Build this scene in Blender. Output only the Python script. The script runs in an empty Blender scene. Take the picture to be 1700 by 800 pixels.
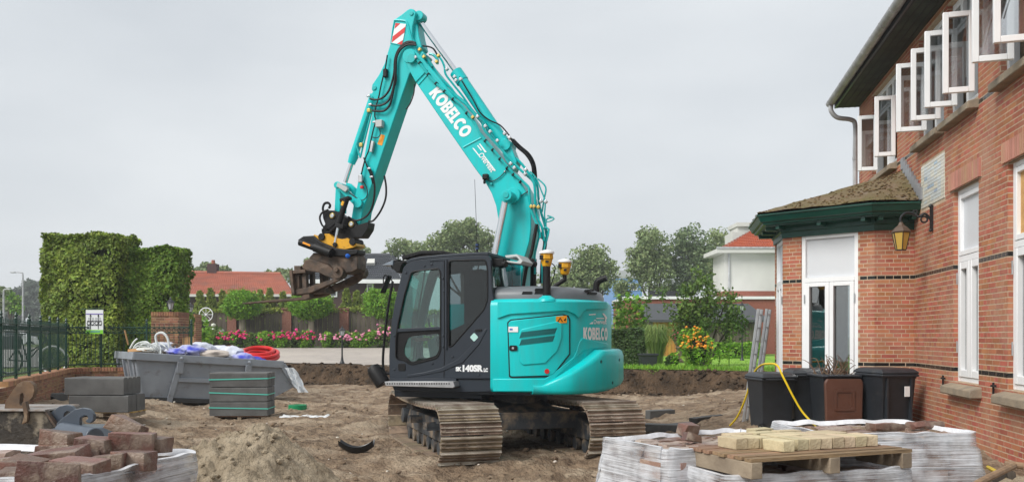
import bpy, bmesh, math, random
import numpy as np
from mathutils import Vector, Matrix, noise
from mathutils.geometry import tessellate_polygon
random.seed(7); np.random.seed(7)
R = math.radians
sc = bpy.context.scene
col = sc.collection
# ------------------------------------------------------------------ camera, sky, sun, exposure
F, HE, CX, HY = 1450.0, 1.64, 850.0, 559.0      # focal length in photo pixels, eye height, principal column, horizon row
cam_d = bpy.data.cameras.new('camera'); cam = bpy.data.objects.new('camera', cam_d); col.objects.link(cam)
cam.location = (0, 0, HE); cam.rotation_euler = (R(90), 0, 0)
cam_d.sensor_width = 36; cam_d.lens = 36 * F / 1700; cam_d.shift_y = (HY - 400) / 1700
cam_d.clip_start = 0.05; cam_d.clip_end = 6000
sc.camera = cam
SUN_EL, SUN_AZ = 42, 230                          # azimuth clockwise from +Y: light comes from the left, a little behind the camera
world = bpy.data.worlds.new('World'); sc.world = world; world.use_nodes = True
nt = world.node_tree; nt.nodes.clear()
def wn(t, **k):
    n = nt.nodes.new(t)
    for a, b in k.items(): setattr(n, a, b)
    return n
wo = wn('ShaderNodeOutputWorld'); bg = wn('ShaderNodeBackground'); sky = wn('ShaderNodeTexSky', sky_type='NISHITA', sun_disc=False)
sky.sun_elevation = R(SUN_EL); sky.sun_rotation = R(SUN_AZ); sky.dust_density = 4; sky.air_density = 1.2
tc = wn('ShaderNodeTexCoord'); mp = wn('ShaderNodeMapping'); mp.inputs['Scale'].default_value = (1.0, 1.0, 2.6)
nz = wn('ShaderNodeTexNoise'); nz.inputs['Scale'].default_value = 2.1; nz.inputs['Detail'].default_value = 4; nz.inputs['Roughness'].default_value = .45
cr = wn('ShaderNodeValToRGB')
cr.color_ramp.elements[0].position = .28; cr.color_ramp.elements[0].color = (.418, .445, .474, 1)
cr.color_ramp.elements[1].position = .66; cr.color_ramp.elements[1].color = (.548, .570, .588, 1)
vs = wn('ShaderNodeVectorMath', operation='SCALE'); vs.inputs['Scale'].default_value = 10.0
mx = wn('ShaderNodeMix', data_type='RGBA'); mx.inputs['Factor'].default_value = .95
L = nt.links.new
L(tc.outputs['Generated'], mp.inputs['Vector']); L(mp.outputs[0], nz.inputs['Vector']); L(nz.outputs['Fac'], cr.inputs[0])
L(cr.outputs[0], vs.inputs[0]); L(sky.outputs[0], mx.inputs[6]); L(vs.outputs[0], mx.inputs[7]); L(mx.outputs[2], bg.inputs['Color'])
bg.inputs['Strength'].default_value = .072; L(bg.outputs[0], wo.inputs[0])
sun_d = bpy.data.lights.new('sun', 'SUN'); sun_d.energy = 1.5; sun_d.angle = R(28); sun_d.color = (1, .97, .92)
sun = bpy.data.objects.new('sun', sun_d); col.objects.link(sun)
sdir = Vector((math.sin(R(SUN_AZ)) * math.cos(R(SUN_EL)), math.cos(R(SUN_AZ)) * math.cos(R(SUN_EL)), math.sin(R(SUN_EL))))
sun.rotation_euler = sdir.to_track_quat('Z', 'Y').to_euler(); sun.location = (-30, -20, 40)
vw = sc.view_settings; vw.view_transform = 'Standard'; vw.look = 'None'; vw.exposure = 1.10; vw.gamma = 1; vw.use_curve_mapping = False
sc.render.engine = 'CYCLES'; sc.cycles.use_denoising = True; sc.cycles.max_bounces = 6; sc.cycles.transparent_max_bounces = 24
sc.cycles.caustics_reflective = False; sc.cycles.caustics_refractive = False; sc.cycles.sample_clamp_indirect = 4

# ------------------------------------------------------------------ materials
MATS = {}
def lin(c): return tuple((x / 12.92 if x <= .04045 else ((x + .055) / 1.055) ** 2.4) for x in (v / 255 for v in c))
def mat(name, c, rough=.6, metal=0, var=.0, vscale=8, bump=0, bscale=40, c2=None, island=0, coat=0, spec=.5, detail=5, dirt=None, dscale=3, dpos=(.45, .65), trans=0, stretch=None, obvar=0, bdist=.02, pos=False):
    """procedural material: base colour, noise mix to c2, per-piece random brightness, dirt patches, bump"""
    if name in MATS: return MATS[name]
    m = bpy.data.materials.new(name); m.use_nodes = True; t = m.node_tree; b = t.nodes['Principled BSDF']
    def n(ty, **k):
        x = t.nodes.new(ty)
        for a, v in k.items(): setattr(x, a, v)
        return x
    tc = n('ShaderNodeTexCoord'); src = tc.outputs['Object']
    if pos: gp_ = n('ShaderNodeNewGeometry'); src = gp_.outputs['Position']
    if stretch:
        mm = n('ShaderNodeMapping'); mm.inputs['Scale'].default_value = stretch; t.links.new(src, mm.inputs[0]); src = mm.outputs[0]
    rgb = n('ShaderNodeRGB'); rgb.outputs[0].default_value = (*c, 1); out = rgb.outputs[0]
    def mixc(a, b2, fac):
        x = n('ShaderNodeMix', data_type='RGBA'); t.links.new(a, x.inputs[6])
        if isinstance(b2, tuple): x.inputs[7].default_value = (*b2, 1)
        else: t.links.new(b2, x.inputs[7])
        t.links.new(fac, x.inputs[0]); return x.outputs[2]
    if c2 is not None or var:
        nzz = n('ShaderNodeTexNoise'); nzz.inputs['Scale'].default_value = vscale; nzz.inputs['Detail'].default_value = detail
        t.links.new(src, nzz.inputs['Vector'])
        if c2 is None: c2 = tuple(max(0, x * (1 - var)) for x in c)
        rp = n('ShaderNodeMapRange'); rp.inputs[1].default_value = .35; rp.inputs[2].default_value = .65
        t.links.new(nzz.outputs['Fac'], rp.inputs[0]); out = mixc(out, tuple(c2), rp.outputs[0])
    if island or obvar:
        g = n('ShaderNodeNewGeometry'); oi = n('ShaderNodeObjectInfo')
        ad = n('ShaderNodeMath', operation='ADD'); t.links.new(g.outputs['Random Per Island'], ad.inputs[0]); t.links.new(oi.outputs['Random'], ad.inputs[1])
        fr = n('ShaderNodeMath', operation='FRACT'); t.links.new(ad.outputs[0], fr.inputs[0])
        mr = n('ShaderNodeMapRange'); mr.inputs[3].default_value = 1 - (island or obvar); mr.inputs[4].default_value = 1 + (island or obvar) * .8
        t.links.new(fr.outputs[0], mr.inputs[0])
        hs = n('ShaderNodeHueSaturation'); t.links.new(out, hs.inputs['Color']); t.links.new(mr.outputs[0], hs.inputs['Value'])
        mh = n('ShaderNodeMapRange'); mh.inputs[3].default_value = .5 - .018; mh.inputs[4].default_value = .5 + .018
        ml = n('ShaderNodeMath', operation='MULTIPLY'); ml.inputs[1].default_value = 7.3; t.links.new(fr.outputs[0], ml.inputs[0])
        f2 = n('ShaderNodeMath', operation='FRACT'); t.links.new(ml.outputs[0], f2.inputs[0]); t.links.new(f2.outputs[0], mh.inputs[0]); t.links.new(mh.outputs[0], hs.inputs['Hue'])
        out = hs.outputs[0]
    if dirt is not None:
        dz = n('ShaderNodeTexNoise'); dz.inputs['Scale'].default_value = dscale; dz.inputs['Detail'].default_value = 7; dz.inputs['Roughness'].default_value = .6
        t.links.new(src, dz.inputs['Vector'])
        dr = n('ShaderNodeMapRange'); dr.inputs[1].default_value = dpos[0]; dr.inputs[2].default_value = dpos[1]
        t.links.new(dz.outputs['Fac'], dr.inputs[0]); out = mixc(out, tuple(dirt), dr.outputs[0])
    t.links.new(out, b.inputs['Base Color'])
    b.inputs['Roughness'].default_value = rough; b.inputs['Metallic'].default_value = metal
    b.inputs['Specular IOR Level'].default_value = spec; b.inputs['Coat Weight'].default_value = coat; b.inputs['Coat Roughness'].default_value = .12
    if bump:
        bz = n('ShaderNodeTexNoise'); bz.inputs['Scale'].default_value = bscale; bz.inputs['Detail'].default_value = 6; bz.inputs['Roughness'].default_value = .6
        t.links.new(src, bz.inputs['Vector']); bp = n('ShaderNodeBump'); bp.inputs['Strength'].default_value = bump; bp.inputs['Distance'].default_value = bdist
        t.links.new(bz.outputs['Fac'], bp.inputs['Height']); t.links.new(bp.outputs[0], b.inputs['Normal'])
    if trans:
        tr = n('ShaderNodeBsdfTranslucent'); t.links.new(out, tr.inputs['Color']); ms = n('ShaderNodeMixShader'); ms.inputs[0].default_value = trans
        t.links.new(b.outputs[0], ms.inputs[1]); t.links.new(tr.outputs[0], ms.inputs[2]); t.links.new(ms.outputs[0], t.nodes['Material Output'].inputs[0])
    MATS[name] = m; return m
def glassmat(name, tint, refl=.12, rough=.02, alpha=.9):
    """thin window glass: tinted transparency with a Fresnel mirror coat"""
    m = bpy.data.materials.new(name); m.use_nodes = True; t = m.node_tree; t.nodes.remove(t.nodes['Principled BSDF'])
    tr = t.nodes.new('ShaderNodeBsdfTransparent'); tr.inputs[0].default_value = (*tint, 1)
    gl = t.nodes.new('ShaderNodeBsdfGlossy'); gl.inputs['Roughness'].default_value = rough
    lw = t.nodes.new('ShaderNodeLayerWeight'); lw.inputs[0].default_value = .35
    mr = t.nodes.new('ShaderNodeMapRange'); mr.inputs[3].default_value = refl; mr.inputs[4].default_value = min(1, refl + .6)
    ms = t.nodes.new('ShaderNodeMixShader')
    t.links.new(lw.outputs['Facing'], mr.inputs[0]); t.links.new(mr.outputs[0], ms.inputs[0])
    t.links.new(tr.outputs[0], ms.inputs[1]); t.links.new(gl.outputs[0], ms.inputs[2]); t.links.new(ms.outputs[0], t.nodes['Material Output'].inputs[0])
    MATS[name] = m; return m
def leafmat(name, c, c2, isl=.35, tr=.25): return mat(name, c, rough=.55, c2=c2, vscale=1.1, island=isl, trans=tr, spec=.3)

# ------------------------------------------------------------------ mesh builder
class MB:
    def __init__(s): s.v = []; s.f = []
    def add(s, vs, fs):
        o = len(s.v); s.v += [tuple(x) for x in vs]; s.f += [tuple(i + o for i in f) for f in fs]; return s
    def box(s, c, d, m=None):
        x, y, z = (k / 2 for k in d); vs = [Vector((a * x, b * y, e * z)) for a in (-1, 1) for b in (-1, 1) for e in (-1, 1)]
        if m is not None: vs = [m @ v for v in vs]
        c = Vector(c); return s.add([v + c for v in vs], [(0, 1, 3, 2), (4, 6, 7, 5), (0, 4, 5, 1), (2, 3, 7, 6), (0, 2, 6, 4), (1, 5, 7, 3)])
    def bb(s, a, b): return s.box([(p + q) / 2 for p, q in zip(a, b)], [abs(q - p) for p, q in zip(a, b)])
    def loops(s, ls, cap=True, close=False):
        n = len(ls[0]); vs = [p for l in ls for p in l]; fs = []
        k = len(ls)
        for i in range(k if close else k - 1):
            j = (i + 1) % k
            for q in range(n): r = (q + 1) % n; fs.append((i * n + q, i * n + r, j * n + r, j * n + q))
        if cap and not close: fs.append(tuple(range(n))[::-1]); fs.append(tuple((k - 1) * n + q for q in range(n)))
        return s.add(vs, fs)
    def sheet(s, rows):
        n = len(rows[0]); fs = []
        for i in range(len(rows) - 1):
            for q in range(n - 1): fs.append((i * n + q, i * n + q + 1, (i + 1) * n + q + 1, (i + 1) * n + q))
        return s.add([p for r in rows for p in r], fs)
    def cyl(s, p0, p1, r0, r1=None, n=12, cap=True):
        r1 = r0 if r1 is None else r1; p0 = Vector(p0); p1 = Vector(p1); d = (p1 - p0).normalized()
        a = d.orthogonal().normalized(); b = d.cross(a)
        ring = lambda p, r: [p + a * (r * math.cos(2 * math.pi * i / n)) + b * (r * math.sin(2 * math.pi * i / n)) for i in range(n)]
        return s.loops([ring(p0, r0), ring(p1, r1)], cap)
    def tube(s, pts, r, n=8, sub=4, cap=True):
        pts = smooth([Vector(p) for p in pts], sub) if sub > 1 else [Vector(p) for p in pts]
        rs = r if isinstance(r, (list, tuple)) else None
        ls = []; a = None
        for i, p in enumerate(pts):
            d = (pts[min(i + 1, len(pts) - 1)] - pts[max(i - 1, 0)])
            if d.length < 1e-9: continue
            d.normalize()
            a = d.orthogonal().normalized() if a is None else (a - d * a.dot(d)).normalized()
            b = d.cross(a)
            rr = rs[0] + (rs[1] - rs[0]) * i / (len(pts) - 1) if rs else r
            ls.append([p + a * (rr * math.cos(2 * math.pi * k / n)) + b * (rr * math.sin(2 * math.pi * k / n)) for k in range(n)])
        return s.loops(ls, cap)
    def lathe(s, prof, n=16, c=(0, 0, 0), m=None):
        c = Vector(c); ls = []
        for r, z in prof:
            l = [Vector((r * math.cos(2 * math.pi * i / n), r * math.sin(2 * math.pi * i / n), z)) for i in range(n)]
            if m is not None: l = [m @ p for p in l]
            ls.append([p + c for p in l])
        return s.loops(ls, True)
    def torus(s, c, R0, r, axis=(0, 0, 1), n=24, k=8, a0=0, a1=2 * math.pi):
        ax = Vector(axis).normalized(); a = ax.orthogonal().normalized(); b = ax.cross(a); c = Vector(c)
        full = abs(a1 - a0) > 6.28; ls = []
        for i in range(n + (0 if full else 1)):
            t = a0 + (a1 - a0) * i / n; d = a * math.cos(t) + b * math.sin(t)
            ls.append([c + d * (R0 + r * math.cos(2 * math.pi * j / k)) + ax * (r * math.sin(2 * math.pi * j / k)) for j in range(k)])
        return s.loops(ls, not full, full)
    def ico(s, c, r, sub=1, jit=0, sc3=(1, 1, 1), m=None):
        bm = bmesh.new(); bmesh.ops.create_icosphere(bm, subdivisions=sub, radius=1)
        c = Vector(c); vs = []
        for v in bm.verts:
            p = v.co * (r * (1 + random.uniform(-jit, jit))); p = Vector((p.x * sc3[0], p.y * sc3[1], p.z * sc3[2]))
            if m is not None: p = m @ p
            vs.append(p + c)
        bm.verts.index_update(); fs = [tuple(v.index for v in f.verts) for f in bm.faces]; bm.free()
        return s.add(vs, fs)
    def plate(s, outer, holes, fn, d0, d1):
        """flat plate with holes, outlines in 2D, fn(u, v, depth) -> 3D"""
        loops = [outer] + list(holes); flat = [p for l in loops for p in l]
        tris = tessellate_polygon([[Vector((p[0], p[1], 0)) for p in l] for l in loops])
        n = len(flat); vs = [fn(p[0], p[1], d0) for p in flat] + [fn(p[0], p[1], d1) for p in flat]; fs = []
        for t in tris: fs.append(tuple(t)); fs.append(tuple(i + n for i in reversed(t)))
        o = 0
        for l in loops:
            k = len(l)
            for i in range(k): j = (i + 1) % k; fs.append((o + i, o + j, o + j + n, o + i + n))
            o += k
        return s.add(vs, fs)
    def build(s, name, m, parent=None, smooth=False, bevel=0, seg=2, recalc=True, angle=35):
        me = bpy.data.meshes.new(name); me.from_pydata(s.v, [], s.f)
        if recalc:
            bm = bmesh.new(); bm.from_mesh(me); bmesh.ops.recalc_face_normals(bm, faces=bm.faces); bm.to_mesh(me); bm.free()
        return finish(name, me, m, parent, smooth, bevel, seg, angle)
def finish(name, me, m, parent=None, smooth=False, bevel=0, seg=2, angle=35):
    o = bpy.data.objects.new(name, me); col.objects.link(o)
    if m: me.materials.append(m)
    if smooth or bevel:
        me.polygons.foreach_set('use_smooth', [True] * len(me.polygons))
        try: me.set_sharp_from_angle(angle=R(angle))
        except Exception: pass
    if bevel:
        b = o.modifiers.new('Bevel', 'BEVEL'); b.width = bevel; b.segments = seg; b.limit_method = 'ANGLE'; b.angle_limit = R(40); b.harden_normals = False
    if parent is not None: o.parent = parent
    return o
def smooth(pts, sub):
    out = []; n = len(pts)
    for i in range(n - 1):
        p0, p1, p2, p3 = pts[max(i - 1, 0)], pts[i], pts[i + 1], pts[min(i + 2, n - 1)]
        for k in range(sub):
            t = k / sub; out.append(.5 * ((2 * p1) + (p2 - p0) * t + (2 * p0 - 5 * p1 + 4 * p2 - p3) * t * t + (3 * p1 - p0 - 3 * p2 + p3) * t ** 3))
    out.append(pts[-1]); return out
def chaikin(poly, it=1):
    for _ in range(it):
        q = []
        for i in range(len(poly)):
            a, b = poly[i], poly[(i + 1) % len(poly)]
            q += [(a[0] * .75 + b[0] * .25, a[1] * .75 + b[1] * .25), (a[0] * .25 + b[0] * .75, a[1] * .25 + b[1] * .75)]
        poly = q
    return poly
def roundpoly(poly, r, k=4):
    out = []; n = len(poly)
    for i in range(n):
        p0, p, p1 = (Vector(poly[(i + j) % n]) for j in (-1, 0, 1))
        d0 = (p0 - p); d1 = (p1 - p); rr = min(r, d0.length * .45, d1.length * .45)
        a = p + d0.normalized() * rr; b = p + d1.normalized() * rr
        for t in range(k + 1):
            u = t / k; q = a * (1 - u) ** 2 + p * (2 * u * (1 - u)) + b * u * u; out.append((q.x, q.y))
    return out
def tag(o, label, cat, group=None):
    o['label'] = label; o['category'] = cat
    if group: o['group'] = group
    return o
def thing(name, label, cat, loc=(0, 0, 0), rz=0, group=None, rot=None):
    o = bpy.data.objects.new(name, None); col.objects.link(o); o.location = loc; o.rotation_euler = rot or (0, 0, rz); o.empty_display_size = .2
    return tag(o, label, cat, group)
def structure(o): o['kind'] = 'structure'; return o
def stuff(o): o['kind'] = 'stuff'; return o
def copy_tree(o, parent=None):
    c = o.copy(); col.objects.link(c); c.parent = parent
    for ch in o.children: copy_tree(ch, c)
    return c
def inst(name, me, parent, loc=(0, 0, 0), rot=(0, 0, 0), scale=(1, 1, 1)):
    o = bpy.data.objects.new(name, me); col.objects.link(o); o.parent = parent; o.location = loc; o.rotation_euler = rot; o.scale = scale; return o
def P(px, py, Y): return Vector(((px - CX) / F * Y, Y, HE - (py - HY) / F * Y))     # photo pixel at depth Y
def GP(px, py, z): Y = (HE - z) * F / (py - HY); return Vector(((px - CX) / F * Y, Y, z))
def npmesh(name, v, f, m, parent=None, smooth=False):
    v = np.asarray(v, dtype=np.float32); f = np.asarray(f, dtype=np.int32); k = f.shape[1]
    me = bpy.data.meshes.new(name); me.vertices.add(len(v)); me.vertices.foreach_set('co', v.ravel())
    me.loops.add(f.size); me.loops.foreach_set('vertex_index', f.ravel())
    me.polygons.add(len(f)); me.polygons.foreach_set('loop_start', np.arange(0, f.size, k, dtype=np.int32)); me.polygons.foreach_set('loop_total', np.full(len(f), k, dtype=np.int32))
    me.polygons.foreach_set('use_smooth', np.full(len(f), bool(smooth)))
    me.update(calc_edges=True); me.validate()
    o = bpy.data.objects.new(name, me); col.objects.link(o)
    if m: me.materials.append(m)
    if parent is not None: o.parent = parent
    return o
def npboxes(name, c, ax, ay, az, m, parent=None):
    """many boxes: centres (N,3), half-axes (N,3) each"""
    c = np.asarray(c, float); s = np.array([[a, b, e] for a in (-1, 1) for b in (-1, 1) for e in (-1, 1)], float)
    v = c[:, None, :] + s[None, :, 0, None] * np.asarray(ax)[:, None, :] + s[None, :, 1, None] * np.asarray(ay)[:, None, :] + s[None, :, 2, None] * np.asarray(az)[:, None, :]
    fq = np.array([(0, 1, 3, 2), (4, 6, 7, 5), (0, 4, 5, 1), (2, 3, 7, 6), (0, 2, 6, 4), (1, 5, 7, 3)])
    f = (fq[None] + 8 * np.arange(len(c))[:, None, None]).reshape(-1, 4)
    return npmesh(name, v.reshape(-1, 3), f, m, parent)
def leaves(name, pts, size, m, parent=None, up=.3, aspect=.6, jit=.4, outward=None):
    """a cloud of folded leaf faces around pts (N,3)"""
    pts = np.asarray(pts, float); N = len(pts); rs = np.random.RandomState(N % 9973 + 3)
    nrm = rs.normal(size=(N, 3)); nrm[:, 2] += up
    if outward is not None: nrm = nrm * .7 + np.asarray(outward) * 1.2
    nrm /= np.linalg.norm(nrm, axis=1)[:, None] + 1e-9
    t = rs.normal(size=(N, 3)); t -= nrm * (t * nrm).sum(1)[:, None]; t /= np.linalg.norm(t, axis=1)[:, None] + 1e-9
    b = np.cross(nrm, t); s = size * (1 + rs.uniform(-jit, jit, N))[:, None]
    v = np.stack([pts - t * s, pts + b * s * aspect + nrm * s * .15, pts + t * s, pts - b * s * aspect + nrm * s * .15], 1).reshape(-1, 3)
    return npmesh(name, v, np.arange(4 * N).reshape(-1, 4), m, parent)
def vnoise(x, y, sc, seed=0):
    """smooth value noise, vectorised, about -1..1"""
    x = np.asarray(x, float) * sc + seed * 17.13; y = np.asarray(y, float) * sc + seed * 31.7
    xi = np.floor(x); yi = np.floor(y); fx = x - xi; fy = y - yi; fx = fx * fx * (3 - 2 * fx); fy = fy * fy * (3 - 2 * fy)
    def h(a, b): q = np.sin(a * 127.1 + b * 311.7 + seed * 7.7) * 43758.5453; return 2 * (q - np.floor(q)) - 1
    return (h(xi, yi) * (1 - fx) + h(xi + 1, yi) * fx) * (1 - fy) + (h(xi, yi + 1) * (1 - fx) + h(xi + 1, yi + 1) * fx) * fy
def sst(a, b, x): t = np.clip((np.asarray(x, float) - a) / (b - a), 0, 1); return t * t * (3 - 2 * t)
def textpoly(body, size=1, offset=0, shear=0):
    cu = bpy.data.curves.new('t', 'FONT'); cu.body = body; cu.size = size; cu.offset = offset; cu.shear = shear; cu.resolution_u = 3
    o = bpy.data.objects.new('t', cu); col.objects.link(o); bpy.context.view_layer.update()
    me = bpy.data.meshes.new_from_object(o.evaluated_get(bpy.context.evaluated_depsgraph_get()))
    vs = [tuple(v.co)[:2] for v in me.vertices]; fs = [tuple(p.vertices) for p in me.polygons]
    bpy.data.objects.remove(o); bpy.data.curves.remove(cu); bpy.data.meshes.remove(me)
    return vs, fs
def ring2(cx, cy, rx, ry, n=20, a0=0, a1=360): return [(cx + rx * math.cos(R(a0 + (a1 - a0) * i / n)), cy + ry * math.sin(R(a0 + (a1 - a0) * i / n))) for i in range(n if a1 - a0 == 360 else n + 1)]
def logo_letters():
    """the heavy block capitals K O B E L C O, height 1; returns (verts2d, tris, width)"""
    G = {'K': (.84, [(0, 0), (0, 1), (.3, 1), (.3, .64), (.5, 1), (.84, 1), (.55, .52), (.86, 0), (.52, 0), (.3, .38), (.3, 0)], []),
         'O': (.98, ring2(.49, .5, .49, .52), [ring2(.49, .5, .21, .25)]),
         'B': (.72, [(0, 0), (0, 1), (.44, 1)] + ring2(.44, .76, .24, .24, 6, 80, -60) + ring2(.46, .28, .27, .28, 6, 60, -90), [[(.28, .6), (.28, .78), (.4, .78), (.44, .69), (.4, .6)], [(.28, .22), (.28, .41), (.42, .41), (.47, .31), (.42, .22)]]),
         'E': (.6, [(0, 0), (0, 1), (.6, 1), (.6, .79), (.29, .79), (.29, .61), (.56, .61), (.56, .4), (.29, .4), (.29, .21), (.6, .21), (.6, 0)], []),
         'L': (.55, [(0, 0), (0, 1), (.29, 1), (.29, .23), (.55, .23), (.55, 0)], []),
         'C': (.84, ring2(.49, .5, .49, .52, 16, 45, 315) + ring2(.49, .5, .21, .25, 12, 310, 50)[0:0] + [(.49 + .21 * math.cos(R(310 - 260 * i / 12)), .5 + .25 * math.sin(R(310 - 260 * i / 12))) for i in range(13)], [])}
    vs = []; fs = []; x = 0
    for ch in 'KOBELCO':
        w, outer, holes = G[ch]; flat = [p for l in [outer] + holes for p in l]; o = len(vs)
        tris = tessellate_polygon([[Vector((p[0], p[1], 0)) for p in l] for l in [outer] + holes])
        vs += [(p[0] + x, p[1]) for p in flat]; fs += [tuple(i + o for i in t) for t in tris]; x += w + .035
    return vs, fs, x - .035
# ------------------------------------------------------------------ palette
M_dirt = mat('dirt', (.345, .25, .168), .95, c2=(.17, .12, .082), vscale=5, bump=1, bscale=13, dirt=(.46, .36, .26), dscale=1.1, dpos=(.47, .62), spec=.15, detail=10, bdist=.12)
M_soil = mat('bank_soil', (.06, .042, .028), .95, c2=(.16, .105, .065), vscale=2.2, bump=1, bscale=7, spec=.15, bdist=.25, detail=9)
M_sand = mat('sand', (.46, .38, .275), .95, c2=(.33, .265, .185), vscale=6, bump=1, bscale=24, spec=.15, detail=10, bdist=.07)
M_pave = mat('street_paving', (.43, .385, .345), .8, c2=(.36, .32, .285), vscale=2.5, bump=.2, bscale=30, dirt=(.46, .41, .36), dscale=.35, spec=.3)
M_lawn = mat('lawn_grass', (.20, .38, .04), .85, c2=(.26, .44, .06), vscale=1.2, bump=.6, bscale=60, spec=.2)
M_field = mat('far_grass', (.09, .14, .04), .9, c2=(.13, .17, .06), vscale=.05, spec=.2)
M_blade = leafmat('grass_blade', (.19, .36, .045), (.25, .42, .07))
M_brick = mat(pos=True, name='house_brick', c= (.44, .155, .085), rough=.8, c2=(.365, .128, .072), vscale=5, island=.20, bump=.35, bscale=70, spec=.25, dirt=(.44, .225, .155), dscale=1.6, dpos=(.45, .75), bdist=.008)
M_brickdark = mat(pos=True, name='glazed_band_brick', c= (.022, .020, .018), rough=.22, var=.4, island=.5, bump=.2, bscale=40)
M_mortar = mat('mortar', (.60, .46, .33), .95, var=.25, vscale=9, bump=.5, bscale=90, spec=.1)
M_white = mat('white_plastic_frame', (.86, .87, .88), .35, var=.05, vscale=3, spec=.4)
M_whitepanel = mat('white_panel', (.66, .68, .71), .4, var=.06, vscale=1.5)
M_glass = glassmat('window_glass', (.62, .68, .67), .21)
M_cglass = glassmat('casement_glass', (.92, .95, .97), .46)
M_cabglass = glassmat('cab_glass', (.56, .74, .70), .07)
M_cabdark = glassmat('cab_rear_glass', (.42, .49, .50), .035)
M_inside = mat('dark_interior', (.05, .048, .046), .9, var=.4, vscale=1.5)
M_green = mat('cornice_green', (.008, .075, .052), .35, var=.35, vscale=2.5, spec=.5)
M_zinc = mat('zinc_gutter', (.50, .51, .52), .45, metal=.1, c2=(.34, .345, .35), vscale=5)
M_stone = mat('sill_stone', (.34, .27, .19), .9, c2=(.24, .20, .15), vscale=6, bump=.5, bscale=50)
M_moss = mat('mossy_roof', (.18, .125, .075), .95, c2=(.13, .11, .04), vscale=2.2, bump=1, bscale=26, detail=9, dirt=(.20, .155, .11), dscale=6, dpos=(.55, .7))
M_teal = mat('teal_paint', (.0, .55, .56), .38, var=.04, vscale=2, coat=.12, spec=.32, dirt=(.03, .44, .44), dscale=1.6, dpos=(.45, .8), stretch=(5, 5, .9))
M_tealpipe = mat('teal_pipe', (.0, .43, .43), .32, coat=.2)
M_cab = mat('charcoal_paint', (.024, .032, .044), .38, var=.15, vscale=3, coat=.05, spec=.38)
M_hood = mat('hood_grey', (.15, .165, .18), .42, var=.15, vscale=3, spec=.5)
M_black = mat('black_rubber', (.009, .009, .010), .5, var=.3, vscale=9, spec=.28)
M_steel = mat('bright_steel', (.62, .64, .66), .22, metal=.9)
M_chrome = mat('chrome_rod', (.72, .74, .76), .12, metal=.95)
M_undergrey = mat('undercarriage_paint', (.045, .052, .06), .6, dirt=(.26, .20, .14), dscale=4, dpos=(.48, .66), bump=.4, bscale=30)
M_shoe = mat('muddy_track_shoe', (.30, .225, .155), .85, c2=(.13, .098, .072), vscale=6, dirt=(.40, .34, .27), dscale=10, dpos=(.58, .68), bump=.7, bscale=35, obvar=.22, spec=.35)
M_grouser = mat('worn_grouser', (.50, .45, .38), .42, c2=(.22, .17, .125), vscale=5, bump=.4, bscale=40, metal=.35, obvar=.2)
M_yellow = mat('machine_yellow', (.72, .36, .008), .4, var=.1, vscale=6, dirt=(.22, .12, .02), dscale=9, dpos=(.6, .75))
M_rust = mat('worn_rusty_steel', (.055, .042, .034), .65, c2=(.13, .085, .058), vscale=9, metal=.25, bump=.4, bscale=40, dirt=(.22, .17, .13), dscale=6, dpos=(.58, .74))
M_red = mat('red_plastic', (.62, .012, .012), .35); M_letter = mat('white_lettering', (.80, .82, .83), .5)
M_orange = mat('orange_label', (.85, .32, .01), .5); M_brass = mat('brass_fitting', (.62, .46, .14), .3, metal=.8)
M_seat = mat('seat_fabric', (.05, .055, .06), .9, var=.3)
M_concrete = mat('wet_concrete_kerb', (.125, .125, .122), .75, c2=(.09, .089, .086), vscale=5, bump=.35, bscale=60, obvar=.12)
M_skip = mat('skip_grey_paint', (.30, .33, .37), .5, c2=(.255, .28, .315), vscale=3, dirt=(.16, .145, .13), dscale=4, dpos=(.58, .78), bump=.1, bscale=10)
M_wood = mat('pallet_wood', (.38, .235, .135), .8, c2=(.22, .14, .085), vscale=5, stretch=(1, 9, 9), bump=.4, bscale=22, obvar=.22)
M_oldwood = mat('weathered_fence_wood', (.155, .128, .100), .9, c2=(.10, .083, .065), vscale=4, stretch=(9, 9, 1), obvar=.2)
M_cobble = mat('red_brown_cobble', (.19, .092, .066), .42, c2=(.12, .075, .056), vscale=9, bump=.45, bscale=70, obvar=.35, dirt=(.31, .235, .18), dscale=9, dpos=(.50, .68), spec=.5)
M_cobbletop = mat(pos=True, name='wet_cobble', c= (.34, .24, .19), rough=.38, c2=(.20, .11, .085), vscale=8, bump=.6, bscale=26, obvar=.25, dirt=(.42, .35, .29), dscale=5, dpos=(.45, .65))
M_ybrick = mat('pale_yellow_brick', (.60, .50, .33), .9, c2=(.48, .39, .25), vscale=8, bump=.5, bscale=50, obvar=.14, dirt=(.10, .085, .06), dscale=11, dpos=(.66, .78))
M_bin = mat('bin_plastic', (.026, .031, .039), .48, var=.25, vscale=6, bump=.1, bscale=60, dirt=(.06, .06, .06), dscale=3, dpos=(.58, .8))
M_brown = mat('brown_bin_lid', (.105, .042, .026), .5, var=.2, vscale=4)
M_alu = mat('aluminium', (.55, .56, .57), .35, metal=.7, var=.2, vscale=8)
M_leaf_hedge = leafmat('hornbeam_leaf', (.31, .40, .065), (.16, .23, .04), .6)
M_leaf_dark = leafmat('dark_leaf', (.06, .11, .03), (.08, .14, .04), .4)
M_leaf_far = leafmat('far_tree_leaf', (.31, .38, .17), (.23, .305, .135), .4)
M_leaf_lime = leafmat('lime_leaf', (.24, .44, .045), (.17, .35, .03), .35)
M_leaf_yel = leafmat('yellow_green_conifer', (.34, .40, .07), (.23, .31, .055), .35)
M_leaf_mid = leafmat('mid_leaf', (.16, .26, .05), (.11, .19, .04), .4)
M_bark = mat('bark', (.10, .080, .06), .9, var=.4, vscale=8, bump=.6, bscale=30)
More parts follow.
